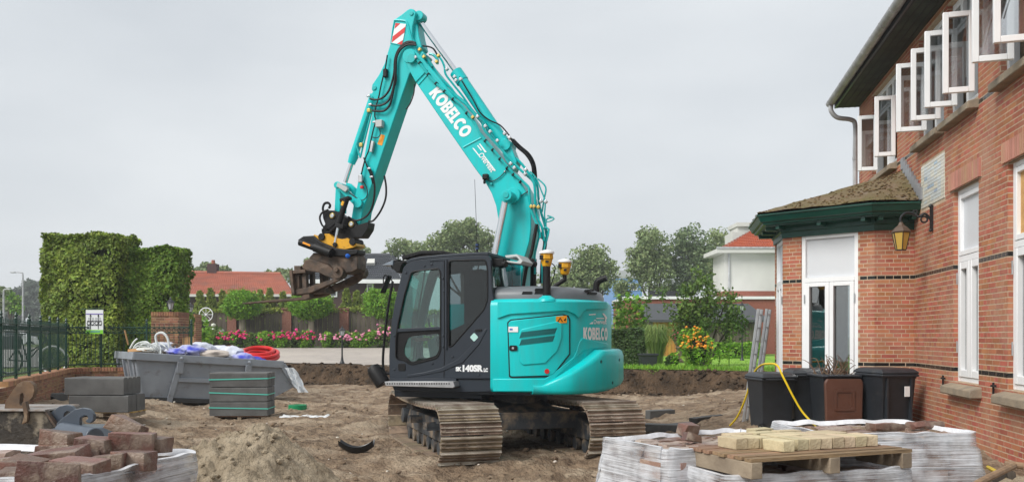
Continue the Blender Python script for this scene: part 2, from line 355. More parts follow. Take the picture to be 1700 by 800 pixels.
M_core = mat('shaded_twigs', (.030, .038, .014), .95, var=.4, vscale=6, bump=.8, bscale=25)
M_pink = mat('magenta_flower', (.62, .03, .16), .7, island=.35); M_palepink = mat('pale_pink_flower', (.70, .25, .38), .7, island=.3)
M_whiteflower = mat('white_flower', (.72, .76, .66), .7, island=.1); M_orangeflower = mat('orange_flower', (.75, .30, .02), .7, island=.3)
M_iron = mat('green_iron', (.006, .045, .030), .4, var=.2); M_lampblack = mat('lamp_black', (.014, .016, .018), .4)
M_bricklow = mat(pos=True, name='garden_brick', c= (.30, .15, .075), rough=.85, c2=(.21, .10, .055), vscale=9, island=.34, bump=.4, bscale=60, obvar=0)

# ------------------------------------------------------------------ terrain
WD = Vector((.1803, .9836)); ND = Vector((-.9836, .1803)); J = Vector((5.75, 12.5))     # house wall direction (away), outward normal, bay junction
def low_wall_x(y): return np.interp(y, [0, 8, 13.8, 20.2, 21.5, 60], [-7.0, -7.0, -8.1, -10.4, -10.7, -22])
def bank_y(x): return 26.4 - .5 * np.clip(x, -9, 12)
def gz(x, y, rough=True):
    x = np.asarray(x, float); y = np.asarray(y, float)
    dw = (x - J.x) * ND.x + (y - J.y) * ND.y
    z = .30 * sst(4.2, .4, dw) + .16 * sst(7.5, 5.0, y) + .34 * sst(3.2, .5, x - low_wall_x(y)) * sst(23, 20, y)
    jag = .35 * vnoise(x, y, .7, 3) + .20 * vnoise(x, y, 2.2, 4) + .13 * vnoise(x, y, 5.5, 14)
    b = sst(-.30, .20, y - bank_y(x) + jag)
    b = np.maximum(b, sst(.05, -.25, x - low_wall_x(y)) * sst(-3, 4, y))
    out = .70 + .42 * sst(30, 46, y) * sst(8, -2, x)
    ex = sst(.8, 2.4, np.hypot(x, y - 12.9))
    r = 0
    if rough:
        r = .085 * vnoise(x, y, .45, 1) * ex + .05 * vnoise(x, y, 1.3, 2) * (.3 + .7 * ex) + .04 * np.abs(vnoise(x, y, 3.7, 5)) + .052 * np.abs(vnoise(x, y, 7.3, 6)) * (.4 + .6 * sst(-.3, .4, vnoise(x, y, .8, 21))) + .036 * np.abs(vnoise(x, y, 15, 7)) + .010 * vnoise(x, y, 31, 15)
        for (ax_, ay_, bx_, by_) in ((-1.6, 15, -4.6, 24), (.2, 15.4, -2.6, 25), (-.9, 4.5, -.9, 10.8), (.9, 5, .95, 11.2), (-3.0, 9, -5.0, 15)):
            dx_, dy_ = bx_ - ax_, by_ - ay_; ll = math.hypot(dx_, dy_); u_ = ((x - ax_) * dx_ + (y - ay_) * dy_) / ll; w_ = ((x - ax_) * dy_ - (y - ay_) * dx_) / ll
            r = r - sst(.50, .36, np.abs(w_)) * sst(-.2, .3, u_) * sst(ll + .2, ll - .3, u_) * (.045 + .016 * np.sin(u_ * 2 * math.pi / .17))
        r = r + .06 * sst(.2, .75, vnoise(x, y, 1.9, 9)) * ex * (.6 + .4 * vnoise(x, y, 11, 8)) + .04 * sst(.35, .8, vnoise(x, y, 4.3, 19)) * (.5 + .5 * vnoise(x, y, 14, 18))
        r = r * (1 - b) + b * (1 - sst(.15, .8, y - bank_y(x))) * .05 * vnoise(x, y, 5, 11)
    return z * (1 - b) + out * b + r
def g1(x, y, rough=False): return float(gz(x, y, rough))
def on(x, y, dz=0): return (x, y, g1(x, y) + dz)
ys = [-14, -8, -4, -1, 1]; y = 2.0
while y < 34: ys.append(y); y += .030 + .0042 * y
ys += [36, 39, 43, 48, 55, 70, 100, 160, 300, 700, 1800]
ys = np.array(ys); cs = np.linspace(-1, 1, 431); cs = np.sign(cs) * (.55 * np.abs(cs) + .45 * np.abs(cs) ** 3)
Yg, Cg = np.meshgrid(ys, cs, indexing='ij'); Xg = Cg * (1.05 * np.maximum(Yg, 0) + 10)
Zg = gz(Xg, Yg); nr, nc = Yg.shape
idx = np.arange(nr * nc).reshape(nr, nc); fg = np.stack([idx[:-1, :-1], idx[:-1, 1:], idx[1:, 1:], idx[1:, :-1]], -1).reshape(-1, 4)
ground = structure(npmesh('ground', np.stack([Xg, Yg, Zg], -1).reshape(-1, 3), fg, M_dirt, smooth=True))
ground.data.materials.append(M_soil); ground.data.materials.append(M_field)
cx_ = Xg.reshape(-1)[fg].mean(1); cy_ = Yg.reshape(-1)[fg].mean(1); dz_ = Zg.reshape(-1)[fg].max(1) - Zg.reshape(-1)[fg].min(1)
bd = cy_ - bank_y(cx_); mi = np.zeros(len(fg), np.int32)
mi[(bd > -1.1 + .5 * vnoise(cx_, cy_, 1.1, 13)) & (bd < .9) & (cx_ > low_wall_x(cy_))] = 1
mi[(bd >= .9) | (cx_ < low_wall_x(cy_))] = 2
ground.data.polygons.foreach_set('material_index', mi)
def sheet(name, m, x0, x1, nx, y0f, y1, ny, lift):
    xs = np.linspace(x0, x1, nx); v = []
    for j in range(ny):
        t = j / (ny - 1)
        for x in xs: ya = y0f(x); yy = ya + (y1 - ya) * t; v.append((x, yy, g1(x, yy) + lift))
    i = np.arange(nx * ny).reshape(ny, nx); f = np.stack([i[:-1, :-1], i[:-1, 1:], i[1:, 1:], i[1:, :-1]], -1).reshape(-1, 4)
    return structure(npmesh(name, v, f, m))
street = sheet('street', M_pave, -26, 2.2, 90, lambda x: max(bank_y(x) + .45 + .2 * float(vnoise(x, 0, 1.5, 2)), 22 if x < -11 else 0), 43.3, 20, .03)
lawn = sheet('lawn', M_lawn, 2.2, 16, 50, lambda x: bank_y(x) + .45 + .15 * float(vnoise(x, 0, 1.5, 2)), 46, 20, .035)
# grass blades on the lawn and a weedy edge along the bank
n = 16000; gx = np.random.uniform(2.4, 13, n); gy = bank_y(gx) + .35 + np.random.power(.45, n) * 14
def blades(name, gx, gy, h, w, m):
    N = len(gx); a = np.random.uniform(0, 6.28, N); zz = gz(gx, gy, False) + .02; hh = h * np.random.uniform(.5, 1.3, N)
    p = np.stack([gx, gy, zz], 1); d = np.stack([np.cos(a), np.sin(a), 0 * a], 1) * w; tip = p + np.stack([np.random.normal(0, .3, N) * hh, np.random.normal(0, .3, N) * hh, hh], 1)
    v = np.stack([p - d, p + d, tip], 1).reshape(-1, 3); return stuff(npmesh(name, v, np.arange(3 * N).reshape(-1, 3), m))
tag(blades('grass', gx, gy, .05, .012, M_blade), 'short bright green grass blades of the mown lawn', 'grass')
n = 2600; gx = np.concatenate([np.random.uniform(2.4, 12, n)]); gy = bank_y(gx) + .45 + np.random.exponential(.28, n)
tag(blades('weeds', gx, gy, .13, .02, M_leaf_lime), 'low green weeds along the edge of the dug bank', 'weeds')
# loose clods and pebbles on the dug soil
cl = MB()
for k in range(1700):
    y = random.uniform(4.2, 27) ** 1.0; x = random.uniform(-.62 * y, min(.5 * y, 5.5)); s = random.choice([.010, .013, .018, .024, .034]) * (1 + y * .02)
    if x < low_wall_x(y) + .4 or y > bank_y(x) - .5: continue
    cl.ico((x, y, g1(x, y, True) + s * .25), s, 1, .28, (1, random.uniform(.7, 1.3), .65))
tag(stuff(cl.build('soil_clods', M_dirt, recalc=False)), 'loose clods and pebbles scattered over the dug brown soil', 'soil')
bl_ = MB()
for k in range(520):                              # crumbled soil on and below the bank
    x = random.uniform(-9, 8); y = float(bank_y(x)) + random.uniform(-.9, .25); s = random.uniform(.025, .08); bl_.ico((x, y, g1(x, y, True) + s * .2), s, 1, .3, (1.2, 1, .75))
tag(stuff(bl_.build('bank_crumbs', M_soil, recalc=False)), 'dark crumbled soil along the foot of the dug bank', 'soil')
st = MB()
for k in range(160):
    y = random.uniform(5, 24); x = random.uniform(-.55 * y, min(.4 * y, 5)); s = random.uniform(.012, .032)
    if x < low_wall_x(y) + .4: continue
    st.ico((x, y, g1(x, y, True) + s * .4), s, 1, .25, (1, 1, .6))
tag(stuff(st.build('pale_pebbles', mat('pale_pebble', (.55, .5, .43), .8, island=.3), recalc=False)), 'small pale stones and chips lying on the soil', 'pebbles')
# ================================================================== EXCAVATOR
UA = Vector((-.951, .309)); UN = Vector((-.309, -.951)); EC = Vector((-.02, 12.9)); ERZ = math.atan2(.309, -.951)
def ray(px, py): return (px - CX) / F, (HY - py) / F
def E(px, py, q):
    """photo pixel on the excavator's vertical plane q metres left of its axis -> machine coordinates (forward, left, up)"""
    dx, dz = ray(px, py); t = (q + EC.dot(UN)) / (dx * UN.x + UN.y); w = Vector((t * dx, t)) - EC
    return Vector((w.dot(UA), q, HE + t * dz))
ex = thing('excavator', 'large teal excavator with raised boom and charcoal cab standing on the dug soil', 'excavator', (EC.x, EC.y, 0), ERZ)
def EP(name, m, poly, q0, q1, bevel=.012, rnd=0, qref=None, parent=ex, holes=()):
    """profile traced on plane qref, given real thickness q0..q1"""
    qr = q1 if qref is None else qref
    pl = roundpoly(poly, rnd) if rnd else poly
    pts = [E(x, y, qr) for x, y in pl]
    b = MB()
    if holes:
        hs = [[E(x, y, qr) for x, y in h] for h in holes]
        b.plate([(p.x, p.z) for p in pts], [[(p.x, p.z) for p in h] for h in hs], lambda u, v, d: (u, d, v), q0, q1)
    else: b.loops([[(p.x, q0, p.z) for p in pts], [(p.x, q1, p.z) for p in pts]])
    return b.build(name, m, parent, bevel=bevel)
def ECYL(name, m, a, b, q, r, parent=ex, n=16, r1=None, bevel=0):
    return MB().cyl(E(*a, q), E(*b, q), r, r1, n).build(name, m, parent, smooth=True, bevel=bevel)
def ETUBE(name, m, pts, q, r, parent=ex, sub=4, n=6):
    return MB().tube([E(p[0], p[1], p[2] if len(p) > 2 else q) for p in pts], r, n, sub).build(name, m, parent, smooth=True)
def EBOSS(name, m, c, q0, q1, r, parent=ex, n=20):
    p = E(*c, q1); return MB().cyl((p.x, q0, p.z), (p.x, q1, p.z), r, n=n).build(name, m, parent, smooth=True, bevel=.006)
# ---- upper body: plan outline with a round tail
RT, QF = 1.48, 1.24; A0 = E(814, 600, QF).x
def plan(off, a_end=-1):
    r = RT + off; qf = QF + off; f1 = R(60); ca = (qf * math.cos(f1) - r) / math.sin(f1); e = Vector((-r * math.sin(f1), r * math.cos(f1))); c = Vector((ca, qf)); a = Vector((ca + (e - c).length, qf)); left = [(A0, qf)]
    for i in range(15): t = i / 14; q = a * (1 - t) ** 2 + c * (2 * t * (1 - t)) + e * t * t; left.append((q.x, q.y))
    arc = [(-r * math.sin(f1 + (math.pi - 2 * f1) * i / 14), r * math.cos(f1 + (math.pi - 2 * f1) * i / 14)) for i in range(1, 14)]
    return left + arc + [(x, -y) for x, y in left[1:][::-1]] + [(1.15, -qf)]
def body_hit(px, py, off=0.0):
    dx, dz = ray(px, py); o = Vector((0, 0)) - EC; o = Vector((o.dot(UA), o.dot(UN))); w = Vector((dx, 1)); d = Vector((w.dot(UA), w.dot(UN)))
    best = None; pl = plan(off); pl[0] = (A0 + 1.5, pl[0][1])
    for i in range(len(pl) - 1):
        a = Vector(pl[i]); e = Vector(pl[i + 1]) - a; den = d.x * e.y - d.y * e.x
        if abs(den) < 1e-9: continue
        t = ((a.x - o.x) * e.y - (a.y - o.y) * e.x) / den; s = ((a.x - o.x) * d.y - (a.y - o.y) * d.x) / den
        if 0 <= s <= 1 and t > 0 and (best is None or t < best): best = t
    if best is None: return None
    return Vector((o.x + d.x * best, o.y + d.y * best, HE + dz * best))
ZB, ZT = .90, 2.15
def ringbody(name, m, prof, back, parent=ex, bevel=0, smooth=True):
    """closed body: the plan at several (offset, z), closed off along the front by the points in back"""
    b = MB(); b.loops([[(x, y, z) for x, y in plan(o)] + [(x, y, z) for x, y in back] for o, z in prof]); return b.build(name, m, parent, smooth=smooth, bevel=bevel, angle=50)
back = [(1.15, -.42), (-.1, -.42), (-.1, .30), (A0, .30)]
ringbody('body_panel', M_teal, [(-.07, ZB), (-.02, ZB + .02), (0, ZB + .07), (0, ZT - .10), (-.015, ZT - .05), (-.05, ZT - .012), (-.12, ZT)], back)
# upper band, proud of the panel, with a recess for the side door and one for the lettering
def colpatch(name, m, poly, off0, off1, n=26, parent=ex, bevel=.008):
    """a panel outlined in the photo, wrapped on the curved flank"""
    xs = [p[0] for p in poly]; x0, x1 = min(xs), max(xs); cols = []
    for i in range(n + 1):
        x = x0 + (x1 - x0) * (i / n); x = min(max(x, x0 + .02), x1 - .02); yy = []
        for k in range(len(poly)):
            a, b = poly[k], poly[(k + 1) % len(poly)]
            if (a[0] - x) * (b[0] - x) <= 0 and a[0] != b[0]: yy.append(a[1] + (b[1] - a[1]) * (x - a[0]) / (b[0] - a[0]))
        if len(yy) >= 2: cols.append((x, min(yy), max(yy)))
    ls = [[body_hit(x, yb, off0), body_hit(x, yb, off1), body_hit(x, yt, off1), body_hit(x, yt, off0)] for x, yt, yb in cols]
    b = MB(); b.loops(ls); return b.build(name, m, parent, smooth=True, bevel=bevel, angle=30)
colpatch('upper_band', M_teal, [(826, 501), (1009, 501), (1011, 508), (1010, 512), (972, 513), (966, 519), (962, 530), (955, 521), (940, 515), (846, 521), (826, 528)], -.02, .028, 40, bevel=.018)
colpatch('lower_band', M_teal, [(818, 628), (905, 628), (930, 610), (955, 590), (964, 560), (1010, 570), (1010, 576), (968, 582), (945, 606), (908, 640), (907, 650), (818, 650)], -.02, .016, 40, bevel=.012)
door_poly = [(844, 536), (848, 532), (934, 523), (943, 526), (945, 532), (945, 587), (919, 620), (914, 623), (850, 625), (845, 622)]
colpatch('door_gap', M_black, [(842, 535), (847, 530), (935, 521), (945, 524), (947, 531), (947, 588), (920, 622), (915, 625.5), (849, 627), (843.5, 624)], -.02, .010, 36, bevel=0)
side_door = colpatch('side_door', M_teal, door_poly, -.02, .020, 36, bevel=.008)
colpatch('door_relief', M_teal, [(866, 546), (925, 533), (933, 538), (933, 560), (925, 583), (905, 603), (868, 606), (862, 600), (862, 552)], 0, .034, 30, parent=side_door, bevel=.010)
vb = MB()
for row in range(2):
    for k in range(17):
        x = 862 + k * 3.5 - row * 0; ya = 558.5 - k * .42 + row * 12
        if row == 1 and k == 16: continue
        q = [(x + 4.6, ya - 7.6), (x + 6.9, ya - 7.8), (x + 2.3, ya + 2.6), (x, ya + 2.8)]
        pts = [body_hit(a, b2, .0365) for a, b2 in q]; inn = [body_hit(a, b2, .02) for a, b2 in q]; vb.loops([inn, pts])
vb.build('vent_grille', M_black, side_door)
def surf_text(name, m, vs, fs, fn, parent): MB().add([fn(x, y) for x, y in vs], fs).build(name, m, parent, recalc=False)
def decal(name, m, poly, off, parent=ex):
    pts = [body_hit(x, y, off) for x, y in poly]; inn = [body_hit(x, y, off - .012) for x, y in poly]; return MB().loops([inn, pts]).build(name, m, parent)
lk = MB()
decal('door_latch', M_black, roundpoly([(845.5, 573), (859, 573), (859, 582), (845.5, 582)], 3), .034, side_door)
decal('latch_key', M_steel, ring2(851.5, 577.5, 2, 2, 10), .040, side_door)
decal('maker_plate', M_letter, [(844, 542), (860, 542), (860, 551), (844, 551)], .030, side_door)
decal('maker_plate_print', mat('print_blue', (.05, .16, .45), .5), [(846, 545), (851, 545), (851, 548), (846, 548)], .0315, side_door)
decal('warning_label', M_orange, roundpoly([(923, 525), (941, 523.5), (941, 535.5), (923, 536.5)], 1), .030, side_door)
for a in ([(925.2, 534), (930, 526.5), (934.5, 533.6), (933, 533.6), (930, 528.7), (927, 533.9)], [(936, 531.5), (939, 527.5), (940, 530), (938, 533)]): decal('warning_mark', M_black, a, .0315, side_door)
decal('red_reflector', M_red, ring2(908, 616, 4, 4.2, 14), .030, side_door)
lv, lf, lw = logo_letters()
surf_text('maker_lettering', M_letter, lv, lf, lambda x, y: body_hit(968.5 + (1008.5 - 968.5) * (1 - max(0, 1 - x / lw) ** 1.15), 563.5 - y * 20.5 + (x / lw) * 1.0, .008), ex)
tv, tf = textpoly('Overvest', 1, .02); tw = max(p[0] for p in tv)
surf_text('dealer_lettering', M_letter, tv, tf, lambda x, y: body_hit(985.5 + x / tw * 21.5, 537.5 - y * 10.5, .008), ex)
decal('dealer_mark', M_letter, [(1000, 520), (1003, 520), (1008, 527), (1005, 534), (1003.5, 534), (1005, 528)], .008); decal('dealer_mark', M_letter, [(990, 527.5), (1003, 527.5), (1004, 529), (990, 529)], .008)
decal('dealer_mark', M_letter, [(978, 537.5), (984, 533.8), (984.8, 537.5)], .008); decal('dealer_mark', M_letter, [(978, 521.5), (989, 520.5), (989, 522.3), (978, 523)], .008)
# ---- counterweight
def cw():
    b = MB(); ls = []; R1 = 1.655
    for i in range(57):
        f = R(30) + R(134) * i / 56; t = min(1, i / 19)
        r = 1.44 + (R1 - 1.44) * sst(0, 8, i); zt = ZB + .10 + (1.465 - ZB - .10) * min(1, max(0, (i - 2) / 14)); zt = float(zt)
        if i > 48: zt = ZB + .10 + (1.465 - ZB - .10) * (56 - i) / 8
        zb = ZB - .02 + .11 * float(sst(12, 34, i)); r = float(r); bev = .036 * t + .008
        s, c = math.sin(f), math.cos(f)
        ls.append([(-k * s, k * c, z) for k, z in ((1.2, zb), (r - .06, zb), (r - .015, zb + .02), (r, zb + .06), (r, max(zb + .11, zt - bev * 2.2)), (r - bev * .5, max(zb + .115, zt - bev * .6)), (r - bev * 1.5, max(zb + .12, zt)), (1.2, max(zb + .12, zt)))])
    return b.loops(ls).build('counterweight', M_teal, ex, smooth=True, angle=55)
cwo = cw()
for (x, y) in ((998, 600), (1028.5, 597), (1017, 635)):
    # plug holes on the counterweight
    dx, dz = ray(x, y); 
    for t in np.arange(10.5, 14, .004):
        w = Vector((t * dx, t)) - EC
        if w.length < 1.657:
            a, q, z = w.dot(UA), w.dot(UN), HE + t * dz; nn = Vector((a, q, 0)).normalized()
            MB().cyl(Vector((a, q, z)) - nn * .02, Vector((a, q, z)) + nn * .003, .022, n=14).build('plug_hole', mat('dark_teal_hole', (.0, .10, .10), .6), cwo); break
# ---- engine hood
hb = [(-.1, -.95), (-.1, .9)]
def hood():
    ls = []
    for o, z in ((-.11, ZT - .03), (-.11, ZT + .05), (-.14, ZT + .12), (-.24, ZT + .165), (-.42, ZT + .185)):
        pl = [(x, y) for x, y in plan(o) if x < -.14]; ls.append([(-.14, pl[0][1], z)] + [(x, y, z) for x, y in pl] + [(-.14, pl[-1][1], z)])
    n = min(len(l) for l in ls); ls2 = []
    for l in ls:
        k = len(l); ls2.append([l[int(round(i * (k - 1) / (n - 1)))] for i in range(n)])
    return MB().loops(ls2).build('engine_hood', M_hood, ex, smooth=True, angle=50)
hd = hood()
def hoodslot(poly, z0, lift=.004):
    b = MB(); pts = [Vector((x, y, z)) for x, y, z in poly]; b.loops([[p - Vector((0, 0, .02)) for p in pts], [p + Vector((0, 0, lift)) for p in pts]]); b.build('hood_slot', M_black, hd)
for (x0, x1, y0, y1) in ((866, 883.5, 483.8, 488.5), (887, 904, 483, 488), (888, 905, 478.5, 482), (972, 986, 480.5, 483), (975, 991, 485.2, 488.5)):
    q = E((x0 + x1) / 2, y1, 1.0); pts = []
    for x, y in ((x0 + 2, y0), (x1, y0), (x1 - 1, y1), (x0, y1)):
        p = body_hit(x, y, -.115); nn = Vector((p.x, p.y, 0)).normalized(); pts.append((p, nn))
    b = MB(); b.loops([[p - n2 * .03 for p, n2 in pts], [p + n2 * .008 for p, n2 in pts]]); b.build('hood_slot', M_black, hd)
# exhaust
ETUBE('exhaust_pipe', M_black, [(990, 486), (990, 474), (993, 467), (1000, 463.5), (1007, 461)], -.05, .048, n=12)
# ---- GPS antennas with masts
for (x, yt, yb, q, r) in ((907.5, 414, 492, 1.02, .058), (937.5, 429, 452, .15, .052)):
    ant = bpy.data.objects.new('gps_antenna', None); col.objects.link(ant); ant.parent = ex
    p = E(x, yt, q); s = r / .058; a, y_, z = p
    MB().lathe([(.0, .0), (.055, -.012), (.10, -.03), (.105, -.055), (.09, -.062), (.0, -.062)][::-1], 20, (a, y_, z)).build('antenna_dome', M_white, ant, smooth=True)
    MB().lathe([(.088, -.063), (.092, -.13), (.078, -.14), (.078, -.15), (.06, -.22), (.045, -.235)], 8, (a, y_, z)).build('antenna_body', M_yellow, ant)
    b = MB(); b.box((a + .05, y_ + .07, z - .11), (.05, .03, .06)); b.box((a - .03, y_ + .085, z - .17), (.04, .02, .03)); b.build('antenna_clip', M_black, ant)
    if q > .5: MB().cyl((a, y_, ZT - .02), (a, y_, z - .22), .058, .05, 12).build('mast', M_black, ant, smooth=True); MB().lathe([(.14, ZT - .04), (.13, ZT - .01), (.07, ZT + .03), (.06, ZT + .04)], 14, (a, y_, 0)).build('mast_foot', M_teal, ant, smooth=True)
    else:
        MB().cyl((a, y_, z - .22), (a, y_, z - .32), .03).build('mast', M_black, ant)
        MB().tube([(a, y_, z - .30), (a + .18, y_, z - .42), (a + .2, y_, z - .8)], .035, 8, 1).build('mast_bracket', M_black, ant)
ETUBE('antenna_cable', M_black, [(914, 436), (921, 442), (921, 452), (916, 470), (912, 480)], .9, .007)
# ---- deck, cab
QC0, QC1 = .26, 1.20
EP('deck_frame', M_cab, [(646, 628), (815, 628), (815, 650), (760, 651), (654, 648)], -.5, 1.17, .01)
EP('front_skirt', M_cab, [(654, 648), (760, 650), (800, 655), (800, 662), (655, 658)], -.3, 1.0, .01)
cab_out = [(646.5, 628), (646, 590), (647.5, 560), (650.5, 530), (656, 500), (661, 478), (666.5, 456), (670, 444), (675, 438), (683, 434), (698, 431), (735, 427.5), (780, 424.5), (803, 423.5), (811, 424), (814.5, 430), (815, 453), (817, 484), (820, 500), (820, 628)]
front_win = roundpoly([(683, 451), (728, 445.5), (731.5, 452), (731.5, 583), (726, 594), (682, 605.5), (672, 598), (657, 595), (657, 566), (660, 540), (671, 490)], 5)
rear_win = roundpoly([(744.5, 432.5), (806, 431), (809.5, 448), (809.5, 497), (804, 513), (751, 574), (744.8, 576)], 6)
cab = EP('cab_side', M_cab, cab_out, QC1 - .06, QC1, .012, holes=(front_win, rear_win))
EP('cab_side', M_cab, cab_out, QC0, QC0 + .05, 0, holes=(front_win, rear_win), qref=QC1)
EP('front_pane', M_cabglass, front_win, QC1 - .035, QC1 - .030, 0); EP('rear_pane', M_cabdark, rear_win, QC1 - .035, QC1 - .030, 0)
EP('window_bar', M_cab, [(659, 545.5), (731, 542), (731, 547), (659, 551)], QC1 - .05, QC1 + .004, .004)
# black surround of the lower door pane, gaskets
low_out = [(658.5, 550), (731, 546.5), (731, 583), (726, 593.5), (682, 605), (672, 597.5), (657.5, 594.5)]
low_in = roundpoly([(677, 561), (684, 557.5), (726, 553.5), (729, 556), (729, 580), (724, 590), (683, 601), (671.5, 589), (671, 578)], 4)
EP('pane_surround', M_black, low_out, QC1 - .029, QC1 - .02, 0, holes=(low_in,))
for w in (front_win, rear_win):
    ETUBE('window_gasket', M_black, [(a, b) for a, b in w] + [w[0]], QC1 + .0, .011, sub=1)
ETUBE('door_seam', M_black, [(737.5, 432), (737.5, 500), (738, 580), (737, 626)], QC1 + .001, .006, sub=1)
ETUBE('door_rail', M_cab, [(741, 431), (741, 580)], QC1 + .004, .018, sub=1)
def cabsec(name, m, pts, q0, q1, th, parent=ex, bevel=.01):
    """strip of sheet following outline points, spanning the cab's width"""
    a = [E(x, y, QC1) for x, y in pts]; up = []; 
    for i, p in enumerate(a):
        d = a[min(i + 1, len(a) - 1)] - a[max(i - 1, 0)]; nn = Vector((-d.z, 0, d.x)).normalized(); up.append(p + nn * th)
    ls = [[(p.x, q0, p.z), (p.x, q1, p.z), (u.x, q1, u.z), (u.x, q0, u.z)] for p, u in zip(a, up)]
    return MB().loops(ls).build(name, m, parent, smooth=True, bevel=bevel)
cabsec('cab_roof', M_cab, [(811, 424), (803, 423.5), (780, 424.5), (735, 427.5), (698, 431), (683, 434), (675, 438)], QC0, QC1 - .005, .045)
cabsec('windscreen', M_cabglass, [(670, 446), (661, 478), (650.5, 530), (647.5, 560), (647, 600)], QC0 + .05, QC1 - .06, .008, bevel=0)
cabsec('rear_glass', M_cabglass, [(815, 432), (816, 470), (818, 510)], QC0 + .05, QC1 - .06, -.008, bevel=0)
EP('cab_back_wall', M_cab, [(814, 512), (820, 512), (820, 628), (814, 628)], QC0, QC1 - .06, .005); EP('cab_nose', M_cab, [(646.5, 600), (652, 600), (652, 628), (646.5, 628)], QC0, QC1 - .06, .005)
EP('cab_floor', M_inside, [(650, 612), (815, 612), (815, 628), (650, 628)], QC0 + .02, QC1 - .07, 0)
# far pillar, seat, console, levers, wiper seen through the panes
seat = EP('operator_seat', M_seat, [(742, 560), (800, 556), (800, 570), (805, 470), (800, 455), (786, 455), (778, 500), (772, 545), (742, 548)], .50, .95, .03)
EP('seat_headrest', M_seat, [(780, 448), (800, 446), (802, 470), (778, 472)], .60, .86, .02, parent=seat); EP('armrest_console', M_seat, [(722, 560), (775, 535), (778, 548), (770, 575), (728, 590)], .92, 1.06, .02, parent=seat)
ETUBE('control_lever', M_black, [(716, 560), (713, 540), (711, 528)], .8, .016); ETUBE('control_lever', M_black, [(690, 600), (694, 560), (697, 545)], .6, .012); ETUBE('control_lever', M_black, [(686, 600), (690, 560), (693, 545)], .6, .012)
EP('red_armrest_strap', mat('dull_red', (.30, .045, .02), .6), [(684, 561), (710, 560), (711, 565), (690, 567)], .86, .93, .008)
EP('display_monitor', M_black, [(700, 545), (722, 543), (716, 556), (706, 557)], .4, .62, .008); EP('floor_mat', M_concrete, [(668, 600), (735, 590), (735, 606), (668, 608)], .4, 1.08, .01)
EP('side_console', mat('console_grey', (.16, .18, .19), .6), [(709, 566), (728, 556), (730, 590), (714, 596)], .84, .98, .01)
ETUBE('wiper_arm', M_black, [(706, 447), (699, 490), (692, 528)], QC0 + .02, .013); ETUBE('far_pillar', M_black, [(684, 452), (676, 490), (671, 530)], QC0 + .03, .02)
for x, y in ((673.5, 452.5), (704, 441), (716, 438.5), (734.5, 462), (736, 483), (735, 557), (735, 575), (654, 557), (654, 613), (717, 603), (750.5, 592), (794.5, 622)):
    EBOSS('cab_bolt', M_cab, (x, y), QC1 - .02, QC1 + .012, .017, n=10)
EP('door_lock', M_black, roundpoly([(660.5, 603), (673, 603), (673, 615.5), (661, 615.5)], 2.5), QC1 - .02, QC1 + .008, .004)
EP('door_pull', M_black, roundpoly([(788, 546.5), (799.5, 545.5), (799.5, 549), (789, 551)], 1.5), QC1 - .01, QC1 + .012, .003)
EP('door_relief', M_cab, [(675, 622), (700, 618), (730, 611), (760, 596), (790, 565), (805, 545), (809, 546), (795, 572), (768, 602), (735, 616), (700, 623), (676, 626)], QC1 - .02, QC1 + .010, .008)
EP('diamond_label', mat('pale_teal_label', (.42, .66, .62), .5), roundpoly([(787, 552), (794, 559.5), (787, 567), (780, 559.5)], 2), QC1 - .01, QC1 + .012, 0)
for txt, x0, w, y, h in (('SK', 756.5, 10, 615.3, 9.0), ('140SR', 768, 34, 615.8, 14.0), ('LC', 803, 7, 616.5, 8)):
    vs, fs = textpoly(txt, 1, .065); x_0 = min(p[0] for p in vs); x_1 = max(p[0] for p in vs)
    surf_text('model_lettering', M_letter, vs, fs, lambda x, y2: E(x0 + (x - x_0) / (x_1 - x_0) * w, y - y2 * h, QC1 + .006), ex)
# side step, wiper cluster on the roof, mirror, work lights
EP('side_step', M_alu, [(638, 633), (752, 633), (755, 641), (752, 643.5), (640, 640)], 1.17, 1.36, .004)
stp = MB()
for k in range(26): p = E(643 + k * 4.1, 636.5, 1.362); stp.box(p, (.014, .004, .018))
stp.build('step_tread', M_black, ex)
EP('step_rail', M_cab, [(648, 628), (757, 628), (757, 634), (648, 634)], 1.16, 1.22, .004)
EP('visor_frame', M_black, [(650, 443), (655, 436), (700, 426), (750, 421), (753, 425), (700, 431), (668, 437), (663, 451), (659, 453)], .45, 1.10, .008)
EP('roof_guard', M_black, [(666, 425), (688, 419), (702, 416), (735, 416), (750, 419), (768, 421.5), (735, 421), (700, 421.5), (668, 430)], .5, .95, .006)
EP('roof_light', M_black, [(650, 433), (660, 430), (663, 437), (659, 446), (651, 447), (648, 442)], .86, 1.05, .01); EP('visor', mat('blue_grey_visor', (.20, .24, .29), .3), [(634, 440), (652, 432), (652, 440)], .5, 1.1, .003)
EP('red_beacon_switch', M_red, [(700, 416.5), (703, 416.5), (703, 420), (700, 420)], .7, .75, 0)
ETUBE('grab_rail', M_black, [(652, 467), (646, 500), (640, 545), (636, 590), (636.5, 612), (640, 619), (650, 620)], 1.13, .019)
mp = E(641, 472, 1.1); mm = Matrix.Rotation(R(-24), 3, 'Y')
MB().box(mp, (.022, .14, .27), mm).build('mirror', M_black, ex, bevel=.02)
ETUBE('mirror_arm', M_black, [(652, 468), (646, 460), (639, 457), (636.5, 463), (637, 474)], 1.1, .009)
for (x, y, q) in ((829, 436, 1.0), (878, 436, .25)):
    p = E(x, y, q); b = MB(); b.box(p, (.17, .14, .11)); b.cyl(p + Vector((-.06, .03, -.02)), p + Vector((-.12, .05, -.03)), .045, n=12); b.build('work_light', M_black, ex, bevel=.012)
